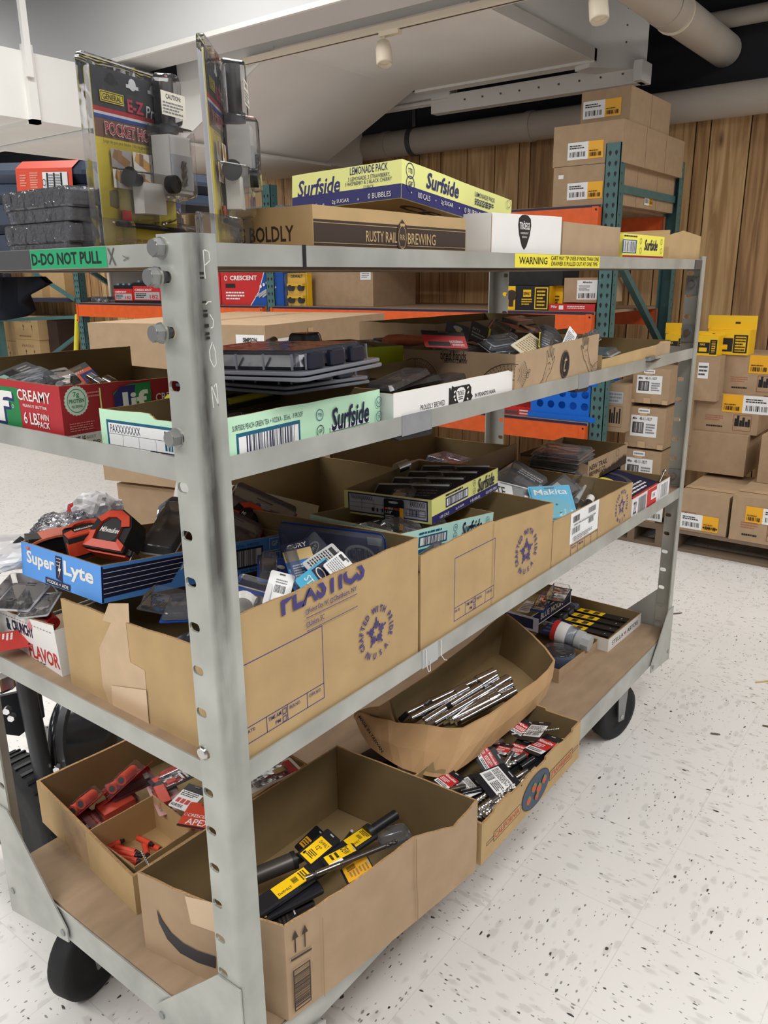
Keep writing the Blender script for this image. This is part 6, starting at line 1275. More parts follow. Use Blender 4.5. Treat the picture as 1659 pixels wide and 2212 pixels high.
# printed-hands tray and carton behind: heap of carded packs
def heap(label, a, b, w, card, pr, up, spin=0, shell=(.05, .03, .95, .97, .012, CLEARG)):
    if not isinstance(a, Vector): a, b = AY(*a), AY(*b)
    return pack('carded_pack', label, 'tool pack', a, b, w, card, pr, shell, None, up=up, spin=spin)
CH = mat('card_charcoal', (70, 70, 72), .45); CRM = mat('cream_card', (214, 206, 178), .55)
heap('red and black carded set leaning at the left of the printed-hands tray', (965, 752, 0.14), (955, 716, 0.16), .10, RED, [('r', 0, .74, 1, 1, INK), ('r', .1, .1, .6, .35, INK), ('t', 'NORSEMAN', .6, .3, .9, .45, WPAPER), ('g', .65, .1, .95, .25, WPAPER, 2)], (-.5, -.7, .3), R(10), None)
heap('black hang card behind the red and black carded set', (985, 735, 0.19), (990, 700, 0.2), .055, CH, [('d', .3, .6, .7, .85, LGREY), ('d', .4, .5, .65, .7, TAN)], (-.5, -.7, .3), 0, None)
heap('dark grey card with a yellow edge standing in the heap', (1032, 742, 0.2), (1040, 702, 0.22), .05, CH, [('r', .9, 0, 1, 1, YTAPE), ('g', .1, .2, .8, .5, LGREY, 2), ('t', 'BITS', .1, .55, .5, .68, LGREY)], (-.55, -.6, .4), R(8), None)
heap('clear pack with grey card pointing up in the middle of the heap', (1065, 735, 0.2), (1085, 705, 0.24), .06, GREY, [('r', .1, .1, .9, .3, WPAPER), ('r', .3, .5, .7, .8, SDARK)], (-.5, -.6, .5))
heap('clear pack lying across the top of the heap', (1085, 712, 0.26), (1150, 725, 0.3), .07, GREY, [('g', .1, .2, .9, .8, LGREY, 4)], (-.3, -.4, .9))
heap('dark pack with blue mark at the very top of the heap', (1095, 700, 0.36), (1140, 695, 0.38), .06, CH, [('r', .3, .6, .6, .9, NAVY)], (-.3, -.3, .9))
heap('smoky pack at the right shoulder of the heap', (1125, 715, 0.3), (1172, 728, 0.28), .06, CH, [('g', .1, .2, .9, .8, LGREY, 4)], (-.3, -.3, .9))
heap('white sheet pack lying across the front of the heap', (1055, 742, 0.13), (1110, 733, 0.15), .03, WPAPER, [('r', .1, .6, .9, .9, GREY)], (-.3, -.5, .8))
heap('grey and yellow blade pack under the white sheet pack', (1045, 752, 0.12), (1105, 748, 0.13), .04, mat('grey_white_card', (190, 190, 188), .5), [('r', .3, .5, .7, .7, YTAPE), ('r', 0, 0, 1, .2, INK)], (-.3, -.5, .8))
heap('cream instruction card at the near right of the heap', (1125, 764, 0.03), (1165, 735, 0.1), .055, CRM, [('g', .1, .1, .9, .9, KSHADE, 9)], (-.4, -.6, .6), 0, None)
heap('narrow dark card with a yellow edge right of the cream card', (1178, 758, 0.04), (1180, 725, 0.08), .035, CH, [('r', .0, 0, .12, 1, YTAPE), ('g', .2, .2, .8, .8, LGREY, 4)], (-.6, -.5, .4), R(8))
heap('clear pack with a pale plug leaning at the right of the heap', (1205, 752, 0.06), (1180, 712, 0.14), .05, GREY, [('d', .4, .85, .6, .95, WPAPER)], (-.3, -.6, .6))
heap('white ruled card standing near the right end of the printed-hands tray', (1222, 752, 0.03), (1238, 714, 0.06), .028, WPAPER, [('g', .1, .1, .9, .8, INK, 9)], (-.3, -.8, .4), 0, None)
heap('flat clear pack at the right end of the printed-hands tray', (1255, 742, 0.04), (1288, 724, 0.06), .035, GREY, [('g', .1, .1, .9, .8, LGREY, 4)], (-.2, -.6, .7))
for i in range(6):
    heap('dark pack buried in the brown cartons behind the printed hands, %s' % ('left front', 'left back', 'middle front', 'middle back', 'right front', 'right back')[i], Vector((.86+.12*(i//2), .08+.28*(i % 2), 1.30)), Vector((.90+.12*(i//2), .24+.26*(i % 2), 1.315)), .11, (CH, BLACK, GREY, CH, BLACK, CH)[i], [('g', .2, .2, .8, .8, LGREY, 4)], (0, 0, 1))
heap('red and black pack at the back of the far low tray', Vector((1.42, .16, Z3+.045)), Vector((1.46, .27, Z3+.055)), .16, RED, [('r', .2, .2, .5, .8, WPAPER), ('r', .6, .3, .8, .7, INK)], (-.1, -.2, 1))
heap('clear flat pack at the left end of the far low tray', Vector((1.26, .05, Z3+.052)), Vector((1.40, .08, Z3+.052)), .10, LGREY, [('g', .2, .2, .8, .8, GREY, 3)], (0, 0, 1))
heap('dark pack in the middle of the far low tray', Vector((1.50, .04, Z3+.02)), Vector((1.62, .06, Z3+.02)), .12, BLACK, [('g', .2, .2, .8, .8, GREY, 3)], (0, 0, 1))

# ---- two hanging clamshells of pocket hole jigs
PBRN = mat('brown_wood_print', (132, 92, 70), .5); PHOTO = mat('photo_grey', (206, 200, 194), .5); PYEL = mat('jig_card_yellow', (236, 216, 66), .5)
def jig(label, base, up, spin=0):
    W_, H_ = .152, .220; t = thing('clamshell_pack', label, 'tool pack', group='pocket hole jig clamshells')
    m = MB(); m.rprism(W_, H_, 0, .001, .006, PYEL, M=Matrix.Translation((0, H_/2, 0)))
    m.rprism(W_, H_, -.0014, -.0002, .006, WPAPER, M=Matrix.Translation((0, H_/2, 0)))
    f = Face(m, (-W_/2, 0, .001), (1, 0, 0), (0, 1, 0), (0, 0, 1)); q = lambda x0, y0, x1, y1, mm: f.rect(x0*W_, y0*H_, x1*W_, y1*H_, mm)
    q(0, .62, 1, .78, PBRN); q(0, .78, 1, 1, mat('jig_black', (52, 52, 56), .5)); q(0, .76, 1, .785, RED); q(0, .745, 1, .76, WPAPER); q(0, .725, 1, .745, RBLUE)
    for cx, mm in ((.24, INK), (.50, WPAPER), (.78, LGREY)): f.k += 1; f.rect((cx-.08)*W_, .925*H_, (cx+.08)*W_, .945*H_, mm, 0); f.disc(cx*W_, .948*H_, .0075, mm, 12)
    f.k += 1; q(.08, .815, .37, .875, PYEL); f.frame(.09*W_, .82*H_, .36*W_, .87*H_, .001, INK); f.text('GENERAL', .11*W_, .83*H_, .34*W_, .86*H_, INK, .012)
    f.text('E-Z', .41*W_, .79*H_, .62*W_, .86*H_, mat('pinkish_red', (214, 60, 84), .5), .03); f.text('Pro', .64*W_, .78*H_, .82*W_, .85*H_, WPAPER, .01, .2)
    f.text('POCKET HOLE', .10*W_, .635*H_, .76*W_, .71*H_, WPAPER, .05); f.text('POCKET HOLE', .105*W_, .64*H_, .755*W_, .705*H_, RED, .015)
    f.text('Juego de guia para taladro / Kit de gabarit d\'assemblage', .06*W_, .585*H_, .8*W_, .61*H_, INK)
    for i in range(2):
        for j in range(2):
            x0, y0 = .14+.27*i, .46-.115*j; q(x0, y0, x0+.255, y0+.105, PHOTO); f.k += 1; f.line((x0+.03)*W_, (y0+.08)*H_, (x0+.22)*W_, (y0+.02)*H_, .012, WOODP, 0); f.k += 1; f.line((x0+.1)*W_, (y0+.03)*H_, (x0+.11)*W_, (y0+.10)*H_, .008, mat('photo_brown', (140, 110, 84), .5), 0)
    q(.2, .15, .32, .22, RED); f.greek(.1*W_, .03*H_, .7*W_, .06*H_, 1, KSHADE); m.build('printed_card', t)
    m = MB(); m.rprism(W_+.038, H_+.018, -.004, .005, .008, CLEARB, .001, M=Matrix.Translation((0, H_/2+.002, 0)))
    m.build('clear_shell', t)
    m = MB(); m.rprism(.060, .10, .005, .046, .006, CLEARB, .002, taper=.005, M=Matrix.Translation((.048, .115, 0))); m.rprism(.085, .07, .005, .040, .006, CLEAR, .002, taper=.005, M=Matrix.Translation((-.008, .066, 0)))
    m.build('front_blister', t)
    m = MB(); m.rprism(.032, .075, .005, .034, .012, CLEARB, .002, taper=.003, M=Matrix.Translation((.052, .195, 0))); m.build('tube_blister', t)
    for s in (-1, 1):
        m = MB(); m.rprism(.058, .045, -.022, .030, .006, CLEARB, .002, taper=.007, M=Matrix.Translation((s*.068, .018, 0))); m.build('standing_foot', t)
    m = MB(); m.tube((.052, .165, .018), (.052, .225, .018), .0095, GUN, n=16); m.tube((.052, .155, .018), (.052, .167, .018), .013, SDARK, n=16); m.build('collared_bit', t)
    m = MB(); m.box((.024, .075, .008), (.072, .150, .038), mat('jig_body', (214, 212, 206), .45)); m.box((-.022, .045, .008), (.024, .085, .026), mat('jig_body', (214, 212, 206), .45)); m.box((.026, .08, .038), (.07, .125, .041), LGREY); spiral(m, (.048, .085, .042), (.048, .118, .042), .005, GUN, 3); m.build('jig_body', t)
    m = MB(); m.tube((-.042, .09, .02), (-.022, .087, .02), .013, BLACK, r1=.008, n=16); m.build('clamp_knob', t); m = MB(); m.tube((.024, .085, .034), (.024, .085, .046), .012, BLACK, n=14); m.build('clamp_knob', t)
    m = MB(); f = Face(m, (.03, .146, .0345), (1, .0, 0), (0, 1, 0), (0, 0, 1)); f.rect(-.012, .028, .040, .058, mat('warning_card', (230, 226, 212), .5)); f.text('CAUTION:', -.002, .049, .030, .055, INK, .012); f.greek(-.009, .030, .037, .046, 4, GREY, 3); m.build('caution_label', t)
    m = MB(); m.tube((-.06, .030, .01), (.08, .026, .01), .0035, BLACK, n=8); m.build('hex_key', t)
    p0 = Vector(base); return lay(t, p0, p0+Vector(up[1]), up[0], spin)
jig('yellow jig clamshell facing the camera, left of the near post top', (.122, .243, 1.514), ((.22, -.98, 0), (.0, -.012, 1)))
jig('yellow jig clamshell seen edge-on behind the near post top', (.146, .098, 1.514), ((.60, -.80, 0), (-.035, -.02, 1)), R(3))
# ---- tool cases and film-wrapped trays at the left
def case(label, x0, y0, x1, y1, z0_, z1_, lab):
    t = thing('tool_case', label, 'tool case', ((x0+x1)/2, (y0+y1)/2, z0_), group='slate tool cases'); h = z1_-z0_
    t['group'] = 'slate tool cases'
    for nm, a, b in (('case_bottom', 0, h*.48), ('case_lid', h*.50, h)):
        m = MB(); m.rprism(x1-x0, y1-y0, a, b, .022, SLATE, .012); m.build(nm, t)
    if lab:
        m = MB(); X = -(x1-x0)/2-.0012; f = Face(m, (X, (y1-y0)/2, 0), (0, -1, 0), (0, 0, 1), (-1, 0, 0), .0004); W_ = y1-y0; OR = mat('case_label_red', (222, 84, 60), .4)
        f.rect(W_*lab[0], .0, W_*lab[1], h-.010, OR); a = W_*lab[0]; d = W_*(lab[1]-lab[0])
        f.greek(a+d*.26, .006, a+d*.42, h*.75, 12, mat('label_pink', (240, 170, 150), .5), 3); f.greek(a+d*.08, h*.4, a+d*.2, h*.7, 5, mat('label_pink', (240, 170, 150), .5), 4)
        f.rect(a+d*.50, .006, a+d*.93, h*.74, WPAPER); f.k += 1
        for q in (.60, .72, .84): f.rect(a+d*q-.004, .006, a+d*q, h*.72, INK, 0)
        f.greek(a+d*.61, .010, a+d*.71, h*.7, 9, GREY, 5); f.greek(a+d*.73, .010, a+d*.83, h*.7, 9, GREY, 6); f.ring(a+d*.54, h*.5, .005, .0012, INK, 12)
        m.add([(X, (y1-y0)/2-a, h-.010), (X, (y1-y0)/2-a-d, h-.010), (X+.012, (y1-y0)/2-a-d, h+.001), (X+.012, (y1-y0)/2-a, h+.001)], [(0, 1, 2, 3)], OR)
        m.add([(X+.012, (y1-y0)/2-a, h+.001), (X+.012, (y1-y0)/2-a-d, h+.001), (X+.26, (y1-y0)/2-a-d, h+.001), (X+.26, (y1-y0)/2-a, h+.001)], [(0, 1, 2, 3)], OR)
        m.build('wraparound_label', t)['label'] = 'orange-red wraparound label with white warning columns'
    return t
case('lower dark slate tool case at the left end of the top shelf', .085, .475, .40, .84, Z4+.001, Z4+.089, None)
case('upper slate tool case with an orange-red wraparound label', .085, .325, .40, .80, Z4+.090, Z4+.150, (.65, .964)).rotation_euler = (R(4), 0, 0)
def filmtray(label, y0, y1, z0_, h):
    t = thing('film_wrapped_tray', label, 'wrapped tray', (.042, (y0+y1)/2, z0_), group='film wrapped black trays'); W_ = y1-y0
    PLD = mat('tray_charcoal', (46, 46, 52), .3, spec=.6)
    m = MB(); m.rprism(.065, W_-.030, .001, h*.45, .006, PLD, .002, taper=-.004); m.rprism(.075, W_-.008, h*.62, h-.002, .006, PLD, .003); m.box((-.034, -W_/2+.01, h*.45), (.034, W_/2-.01, h*.62), PLD); m.build('black_tray', t)
    m = MB(); m.rprism(.08, W_, h*.40, h, .008, FILM, .003); m.rprism(.074, W_-.014, .0, h*.40, .008, FILM, .001, taper=-.002); m.build('shrink_film', t)
filmtray('upper film-wrapped black tray beside the jig clamshell', .228, .396, Z4+.046, .042)
filmtray('lower film-wrapped black tray resting on the shelf by the green tape', .238, .400, Z4+.001, .044)
m = MB(); rd = random.Random(2); n_ = 8
V = [(.10, CW-.05-.175*i/n_, 1.478) for i in range(n_+1)]; low = [1.462, 1.448, 1.430, 1.408, 1.414, 1.424, 1.438, 1.450, 1.468]
V2 = [(.10+.02*math.sin(i*1.7), CW-.06-.155*i/n_, low[i]) for i in range(n_+1)]
CLOTH = mat('navy_cloth', (34, 38, 50), .85, var=.2, scale=40)
m.add(V+V2+[(x+.012, y, z) for x, y, z in V]+[(x+.012, y, z) for x, y, z in V2], [(i, i+1, n_+2+i, n_+1+i) for i in range(n_)]+[(2*n_+2+i, 3*n_+3+i, 3*n_+4+i, 2*n_+3+i) for i in range(n_)]+[(n_+1+i, n_+2+i, 3*n_+4+i, 3*n_+3+i) for i in range(n_)]+[(2*n_+2+i, 2*n_+3+i, i+1, i) for i in range(n_)], CLOTH, True)
tag(m.build('cloth_flap'), 'dark navy cloth corner hanging under the left rail below the green tape', 'cloth')
# ================================================================ BEHIND THE CART: RACKS, WALL STOCK, PALLETS
XR, RD = 3.665, 1.016
def upright(t, x, y, z1, front=True):
    """teal pallet-rack column with paired teardrop slots"""
    m = MB(); w = .082; s = 1 if front else -1
    m.box((x, y-w/2, 0), (x+.004*s, y+w/2, z1), TEAL) if s > 0 else m.box((x-.004, y-w/2, 0), (x, y+w/2, z1), TEAL)
    xa, xb = sorted((x, x+.07*s))
    m.box((xa, y-w/2, 0), (xb, y-w/2+.004, z1), TEAL); m.box((xa, y+w/2-.004, 0), (xb, y+w/2, z1), TEAL)
    f = Face(m, (x, y+w/2, 0), (0, -1, 0), (0, 0, 1), (-1, 0, 0), .0008); g = Face(m, (x, y-w/2, 0), (1, 0, 0), (0, 0, 1), (0, -1, 0), .0008); f.k = g.k = 1
    z = .1
    while z < z1-.02:
        for q in (.024, .058): f.poly([(q-.008, z), (q, z+.009), (q+.008, z), (q+.0055, z-.010), (q, z-.020), (q-.0055, z-.010)], INK, 0)
        g.poly([((.03)*s-.005, z), (.03*s, z+.006), (.03*s+.005, z), (.03*s, z-.008)], INK, 0); z += .0508
    m.build('upright_column', t)
def frame(label, y, z1, loc=None):
    t = thing('pallet_rack_frame', label, 'rack frame', (0, 0, 0)); upright(t, XR, y, z1); upright(t, XR+RD, y, z1, False)
    for za in (1.91, 1.0, .35):
        m = MB(); m.box((XR+.03, y-.02, za-.02), (XR+RD-.03, y+.02, za+.02), TEAL); m.build('horizontal_brace', t)
    for za, zb in ((1.62, 1.05), (.95, .40)):
        m = MB(); m.prism([(.05, za+.022), (RD-.06, zb+.022), (RD-.06, zb-.022), (.05, za-.022)], (XR, y-.018, 0), (1, 0, 0), (0, 0, 1), (0, .036, 0), TEAL); m.build('diagonal_brace', t)
    return t
frame('teal rack frame beside the stack of yellow-labelled boxes', 1.018, 2.125)
frame('teal rack frame in the middle of the orange shelving', 3.545, 2.10)
frame('teal rack frame at the left end of the orange beams', 5.99, 2.10)
DKB = mat('deck_edge_blue', (44, 46, 74), .5)
def beam(label, y0, y1, zt, h, x=None, tabs=True):
    x = XR-.004 if x is None else x; t = thing('rack_beam', label, 'rack beam', (x, y0, zt-h), group='orange rack beams')
    m = MB(); m.box((-.04, 0, 0), (0, y1-y0, h), ORANGE); m.build('beam_body', t)
    for y in (0, y1-y0):
        m = MB(); m.box((-.045, y-.012 if y else y-.0, -.05), (-.0405, y+.035 if not y else y+.012, h+.004), ORANGE); f = Face(m, (-.045, y+.02, 0), (0, -1, 0), (0, 0, 1), (-1, 0, 0), .0008); f.k = 1
        for z_ in (-.035, h-.012): f.disc(.008, z_, .006, INK, 8)
        m.build('end_connector', t)
for zt, h, nm in ((1.815, .104, 'top'), (1.264, .102, 'middle'), (.652, .10, 'lowest')):
    beam('orange front beam of the %s shelf in the right bay' % nm, 1.06, 3.50, zt, h)
    if nm != 'lowest': beam('orange front beam of the %s shelf in the left bay' % nm, 3.59, 5.95, zt, h)
    for y0, y1, bay in ((1.06, 3.50, 'right'), (3.59, 5.95, 'left')):
        m = MB(); m.box((XR-.02, y0, zt), (XR+RD, y1, zt+.016), MDF); f = Face(m, (XR-.02, y1, zt), (0, -1, 0), (0, 0, 1), (-1, 0, 0), .0008); f.rect(0, 0, y1-y0, .014, DKB)
        tag(m.build('shelf_deck'), 'brown board deck with dark blue edge, %s shelf of the %s rack bay' % (nm, bay), 'shelf board')
    t = thing('rack_beam', 'orange rear beam of the %s shelf seen past the corner frame' % nm, 'rack beam', (XR+RD-.06, 1.06, zt-h)); m = MB(); m.box((0, 0, 0), (.04, 2.44, h), ORANGE); m.build('beam_body', t); m = MB(); m.box((-.004, -.012, -.05), (0, .03, h), ORANGE); m.build('end_connector', t)
# boxes standing at a given wall distance, measured along the front
def pbox(name, label, cat, px0, px1, pyt, pyb, X, depth, m, z0_=None, group=None, draw=None, W_=None):
    cx, cy = (px0+px1)/2, (pyt+pyb)/2
    y1 = AX(px0, cy, X).y; y0 = AX(px1, cy, X).y; zb = AX(cx, pyb, X).z if z0_ is None else z0_; zt = AX(cx, pyt, X).z
    mb, F = closed(depth, y1-y0, zt-zb, m); M = Matrix.Translation((X, y0, zb))
    for f in F: f.M = M
    if draw: draw(F, depth, y1-y0, zt-zb)
    o = mb.build(name, loc=(X, y0, zb)); return tag(o, label, cat, group), (y0, y1, zb, zt)
def child_face(o, f0, eps=.0012):
    m = MB(); f = Face(m, f0.O, f0.u, f0.v, f0.n, eps); f.k = 1; return m, f
def yw_label(o, W_, H_, x0, y0, w, h, yfirst=False, side=3, L_=None):
    """two-part shipping label, white with a bar code and amber"""
    m = MB(); f = Face(m, (0, W_, 0), (0, -1, 0), (0, 0, 1), (-1, 0, 0), .0012) if side == 3 else Face(m, (0, 0, 0), (1, 0, 0), (0, 0, 1), (0, -1, 0), .0012)
    f.k = 1; a = .58*w; xs = (x0, x0+w-a) if not yfirst else (x0+w-a, x0)
    f.rect(xs[0], y0, xs[0]+a, y0+h, WPAPER); f.rect(xs[1] if yfirst else x0+a, y0, (xs[1] if yfirst else x0+a)+w-a, y0+h, AMBER, 0)
    f.bars(xs[0]+a*.12, y0+h*.15, xs[0]+a*.88, y0+h*.45, INK, 5, 16); f.greek(xs[0]+a*.1, y0+h*.6, xs[0]+a*.9, y0+h*.85, 2, INK, 2)
    xx = xs[1] if yfirst else x0+a; f.bars(xx+.1*(w-a), y0+h*.12, xx+.9*(w-a), y0+h*.35, KDARK, 6, 10); f.greek(xx+.1*(w-a), y0+h*.4, xx+.9*(w-a), y0+h*.5, 1, KDARK, 2)
    m.build('shipping_label', o)['label'] = 'white and amber shipping label'
# stack on the top rack shelf
X0 = XR+.01
for i, (a, l_) in enumerate((((1195, 1325, 356, 447), 'lower'), ((1196, 1345, 266, 356), 'upper'))):
    o, q = pbox('stock_box', '%s wide brown box of the stack on the top rack shelf' % l_.capitalize(), 'cardboard box', *a, X0, .33, KRAFT2, z0_=1.832 if i == 0 else None)
    if i == 0: zlow = q[3]
    yw_label(o, q[1]-q[0], q[3]-q[2], .085, .03, .20, .085)
    if i == 0: m = MB(); f = Face(m, (0, q[1]-q[0], 0), (0, -1, 0), (0, 0, 1), (-1, 0, 0), .0012); f.k = 1; f.rect(.03, .14, .06, .16, WPAPER); m.build('price_sticker', o)
    for k in range(2):
        c, _ = pbox('stock_box', '%s brown box behind, %s of the top rack shelf stack' % (('Lower', 'Upper')[i], ('second row', 'back row')[k]), 'cardboard box', *a, X0, .31, KRAFT2, z0_=q[2]); c.location.x = X0+.335+.315*k
        if i == 0 and k == 0: yw_label(c, 0, 0, .12, .02, .13, .07, side=0)
o, q = pbox('stock_box', 'Topmost brown box with a white and orange label under the duct', 'cardboard box', 1256, 1362, 192, 268, X0+.10, .30, KRAFT2); yw_label(o, q[1]-q[0], q[3]-q[2], .012, .035, .21, .085)
c, _ = pbox('stock_box', 'Topmost brown box of the second row under the duct', 'cardboard box', 1256, 1362, 192, 268, X0+.10, .30, KRAFT2, z0_=q[2]); c.location.x = X0+.405
t = thing('tote_bin', 'grey-blue plastic tote on the top shelf of the left rack bay', 'tote', (0, 0, 0))
y1, y0 = AX(512, 446, X0).y, AX(606, 446, X0).y; t.location = (X0+.2, (y0+y1)/2, 1.832)
m = MB(); m.rprism(.36, y1-y0-.05, 0, .10, .03, GREYB, .006, taper=-.012); m.build('bin_body', t); m = MB(); m.rprism(.38, y1-y0, .10, .135, .03, GREYB, .012, taper=.02); m.build('lid', t); m = MB(); m.box((-.195, .0, .06), (-.185, .12, .09), WPAPER); m.build('paper_label', t)
# middle rack shelf, right bay
ZS = 1.281
def dw(F, L_, W_, H_):
    f = F[3]; f.rect(.0, 0, W_*.28, H_, YEL); f.rect(W_*.28, 0, W_, H_, INK); f.rect(W_*.45, H_*.55, W_*.62, H_*.85, YEL); f.greek(W_*.42, H_*.2, W_*.65, H_*.5, 3, YEL); f.frame(W_*.70, H_*.05, W_*.98, H_*.95, .006, YEL); f.text('DEWALT', W_*.46, H_*.62, W_*.61, H_*.76, INK, .02); f.greek(W_*.75, H_*.15, W_*.93, H_*.85, 5, YEL); f.disc(W_*.2, H_*.62, .035, KDARK, 12, .03); f.rect(W_*.14, H_*.15, W_*.24, H_*.5, KDARK); f = F[4]; f.rect(0, 0, L_, W_, INK)
pbox('drill_box', 'yellow and black drill box on the middle rack shelf behind the far cart post', 'power tool box', 1086, 1186, 618, 672, X0+.02, .2, YEL, z0_=ZS, draw=dw)
pbox('drill_box', 'yellow topped battery box right of the yellow and black drill box', 'power tool box', 1186, 1216, 615, 656, X0+.10, .2, YEL, z0_=ZS, draw=lambda F, a, b, c: (F[3].greek(.02, .03, b-.02, c*.6, 3, INK), F[3].text('DCK', b*.3, c*.2, b*.7, c*.4, INK, .02)))
o, q = pbox('tool_bag', 'black soft tool bag resting on the drill boxes', 'tool bag', 1090, 1215, 585, 617, X0+.05, .22, BMATT)
def mw(F, L_, W_, H_):
    f = F[3]; f.rect(W_*.35, H_*.12, W_*.88, H_*.9, WPAPER); f.text('Milwaukee', W_*.5, H_*.78, W_*.74, H_*.86, INK, .02, .2); f.greek(W_*.4, H_*.45, W_*.7, H_*.7, 5, GREY); f.bars(W_*.4, H_*.18, W_*.84, H_*.38, INK, 5, 14)
pbox('stock_box', 'brown box with a large white label left of the teal corner frame', 'cardboard box', 1218, 1300, 600, 660, X0+.06, .3, KRAFT2, z0_=ZS+.045, draw=mw)
pbox('red_tool_pack', 'flat red pack under the white-labelled box on the rack', 'tool pack', 1186, 1285, 657, 671, X0, .22, RED, z0_=ZS, draw=lambda F, a, b, c: (F[3].rect(b*.22, c*.2, b*.32, c*.8, WPAPER), F[3].greek(b*.4, c*.3, b*.8, c*.8, 2, WPAPER), F[3].text('Milw', b*.05, c*.4, b*.18, c*.8, WPAPER, .02)))
pbox('stock_box', 'brown box with a small label at the left of the right rack bay', 'cardboard box', 662, 806, 586, 660, X0+.15, .5, KRAFT2, z0_=ZS, draw=lambda F, a, b, c: (F[3].rect(b*.82, c*.75, b*.97, c*.98, WPAPER), F[3].greek(b*.84, c*.8, b*.95, c*.95, 3, GREY)))
def dwc(label, px0, px1, pyt, pyb):
    o, q = pbox('clamshell_pack', label, 'tool pack', px0, px1, pyt, pyb, X0+.04, .05, YEL, z0_=ZS); m = MB(); W_ = q[1]-q[0]; H_ = q[3]-q[2]; f = Face(m, (0, W_, 0), (0, -1, 0), (0, 0, 1), (-1, 0, 0), .002); f.k = 1
    f.text('DEWALT', W_*.2, H_*.86, W_*.8, H_*.95, INK, .02)
    for z_ in (.18, .55): m.tube((-.001, W_*.25, H_*z_), (-.03, W_*.25, H_*z_), .022, INK, n=12); m.tube((-.001, W_*.75, H_*z_), (-.03, W_*.75, H_*z_), .022, INK, n=12); m.box((-.03, W_*.1, H_*(z_+.06)), (0, W_*.9, H_*(z_+.14)), YEL)
    m.build('packed_clamps', o); m = MB(); m.box((-.036, .003, .003), (-.001, W_-.003, H_-.003), CLEAR); m.build('blister_shell', o)
dwc('yellow clamshell with black knobs right of the middle teal frame', 622, 664, 590, 659)
# middle rack shelf, left bay
def cres(F, L_, W_, H_):
    f = F[3]; f.poly([(0, 0), (W_*.48, 0), (W_*.62, H_*.4), (W_*.72, H_), (0, H_)], RED); f.pline([(W_*.48, 0), (W_*.62, H_*.4), (W_*.72, H_)], .006, WPAPER); f.text('CRESCENT', W_*.16, H_*.74, W_*.60, H_*.88, WPAPER, .03); f.ring(W_*.09, H_*.81, .018, .005, WPAPER, 14); f.rect(W_*.08, H_*.52, W_*.24, H_*.64, INK); f.greek(W_*.08, H_*.15, W_*.4, H_*.42, 3, WPAPER)
    for k in range(3): f.line(W_*(.56+.06*k), H_*.25, W_*(.82+.04*k), H_*.55, .012, LGREY, 1)
    for k in range(5): f.disc(W_*(.66+.05*k), H_*(.56+.05*k), .012, WPAPER, 10)
pbox('socket_set_box', 'red and blue boxed socket set reading CRESCENT behind the near post', 'tool box', 478, 612, 586, 658, X0, .10, RBLUE, z0_=ZS, draw=cres)
pbox('red_tool_box', 'narrow red box with a white panel left of the red and blue set', 'tool box', 440, 476, 586, 658, X0, .12, RED, z0_=ZS, draw=lambda F, a, b, c: (F[3].rect(b*.45, c*.1, b*.8, c*.75, WPAPER), F[3].greek(b*.5, c*.15, b*.75, c*.7, 5, GREY)))
def kit(label, px0, px1, pyt):
    o, q = pbox('socket_case', label, 'tool case', px0, px1, pyt, 657, X0+.03, .10, RED, z0_=ZS, draw=lambda F, a, b, c: (F[3].rect(0, c*.0, b, c*.16, BLACK), F[3].rect(b*.06, c*.22, b*.95, c*.66, LGREY), F[3].text('182', b*.6, c*.28, b*.9, c*.5, RED, .02), F[3].greek(b*.1, c*.3, b*.5, c*.6, 3, INK), F[3].text('CRESCENT', b*.08, c*.72, b*.7, c*.84, WPAPER, .02)))
    m = MB(); W_, H_ = q[1]-q[0], q[3]-q[2]; m.box((0, .004, H_), (.1, W_-.004, H_+.03), BLACK)
    for k in (.2, .5, .8): m.box((.01, W_*k-.015, H_+.03), (.05, W_*k+.015, H_+.045), GREYB)
    m.build('case_lid', o)
kit('red and black cased socket kit beside the near post on the rack', 288, 348, 618); kit('smaller red cased socket kit left of the larger one', 247, 287, 624)
t = thing('parts_bag', 'clear bag of small grey parts on the left of the middle rack shelf', 'bag', (X0+.1, AX(228, 648, X0+.1).y, ZS)); m = MB(); rd = random.Random(4)
for k in range(14): x, y, z_ = rd.uniform(-.05, .05), rd.uniform(-.10, .10), rd.uniform(.008, .03); m.box((x-.012, y-.015, z_-.008), (x+.012, y+.015, z_+.008), rd.choice((LGREY, GREY, WPAPER)))
m.build('grey_parts', t)['kind'] = 'stuff'; m = MB(); m.rprism(.14, .26, 0, .05, .02, CLEARG, .015); m.build('bag_film', t)
m = MB(); m.box((XR+.25, 3.64, ZS), (XR+.28, 5.86, 1.70), mat('grey_panel', (112, 108, 102), .7)); m.box((XR+.235, 5.83, ZS), (XR+.28, 5.86, 1.70), CREAM); tag(m.build('back_panel'), 'grey-brown board standing behind the kits in the left rack bay', 'panel')
for i, (px, pt, pb) in enumerate(((163, 680, 800), (186, 690, 800), (172, 625, 652))):
    a, b = AX(px, pb, XR+.15+.05*i), AX(px+4, pt, XR+.15+.05*i); tag((lambda m: (m.tube(a, b, .022, YTAPE, n=10), m.build('yellow_pole'))[1])(MB()), 'yellow pole %s the teal frame at the left' % ('left of', 'right of', 'behind the top of')[i], 'rail')  # short yellow poles by the left frame, hanging free
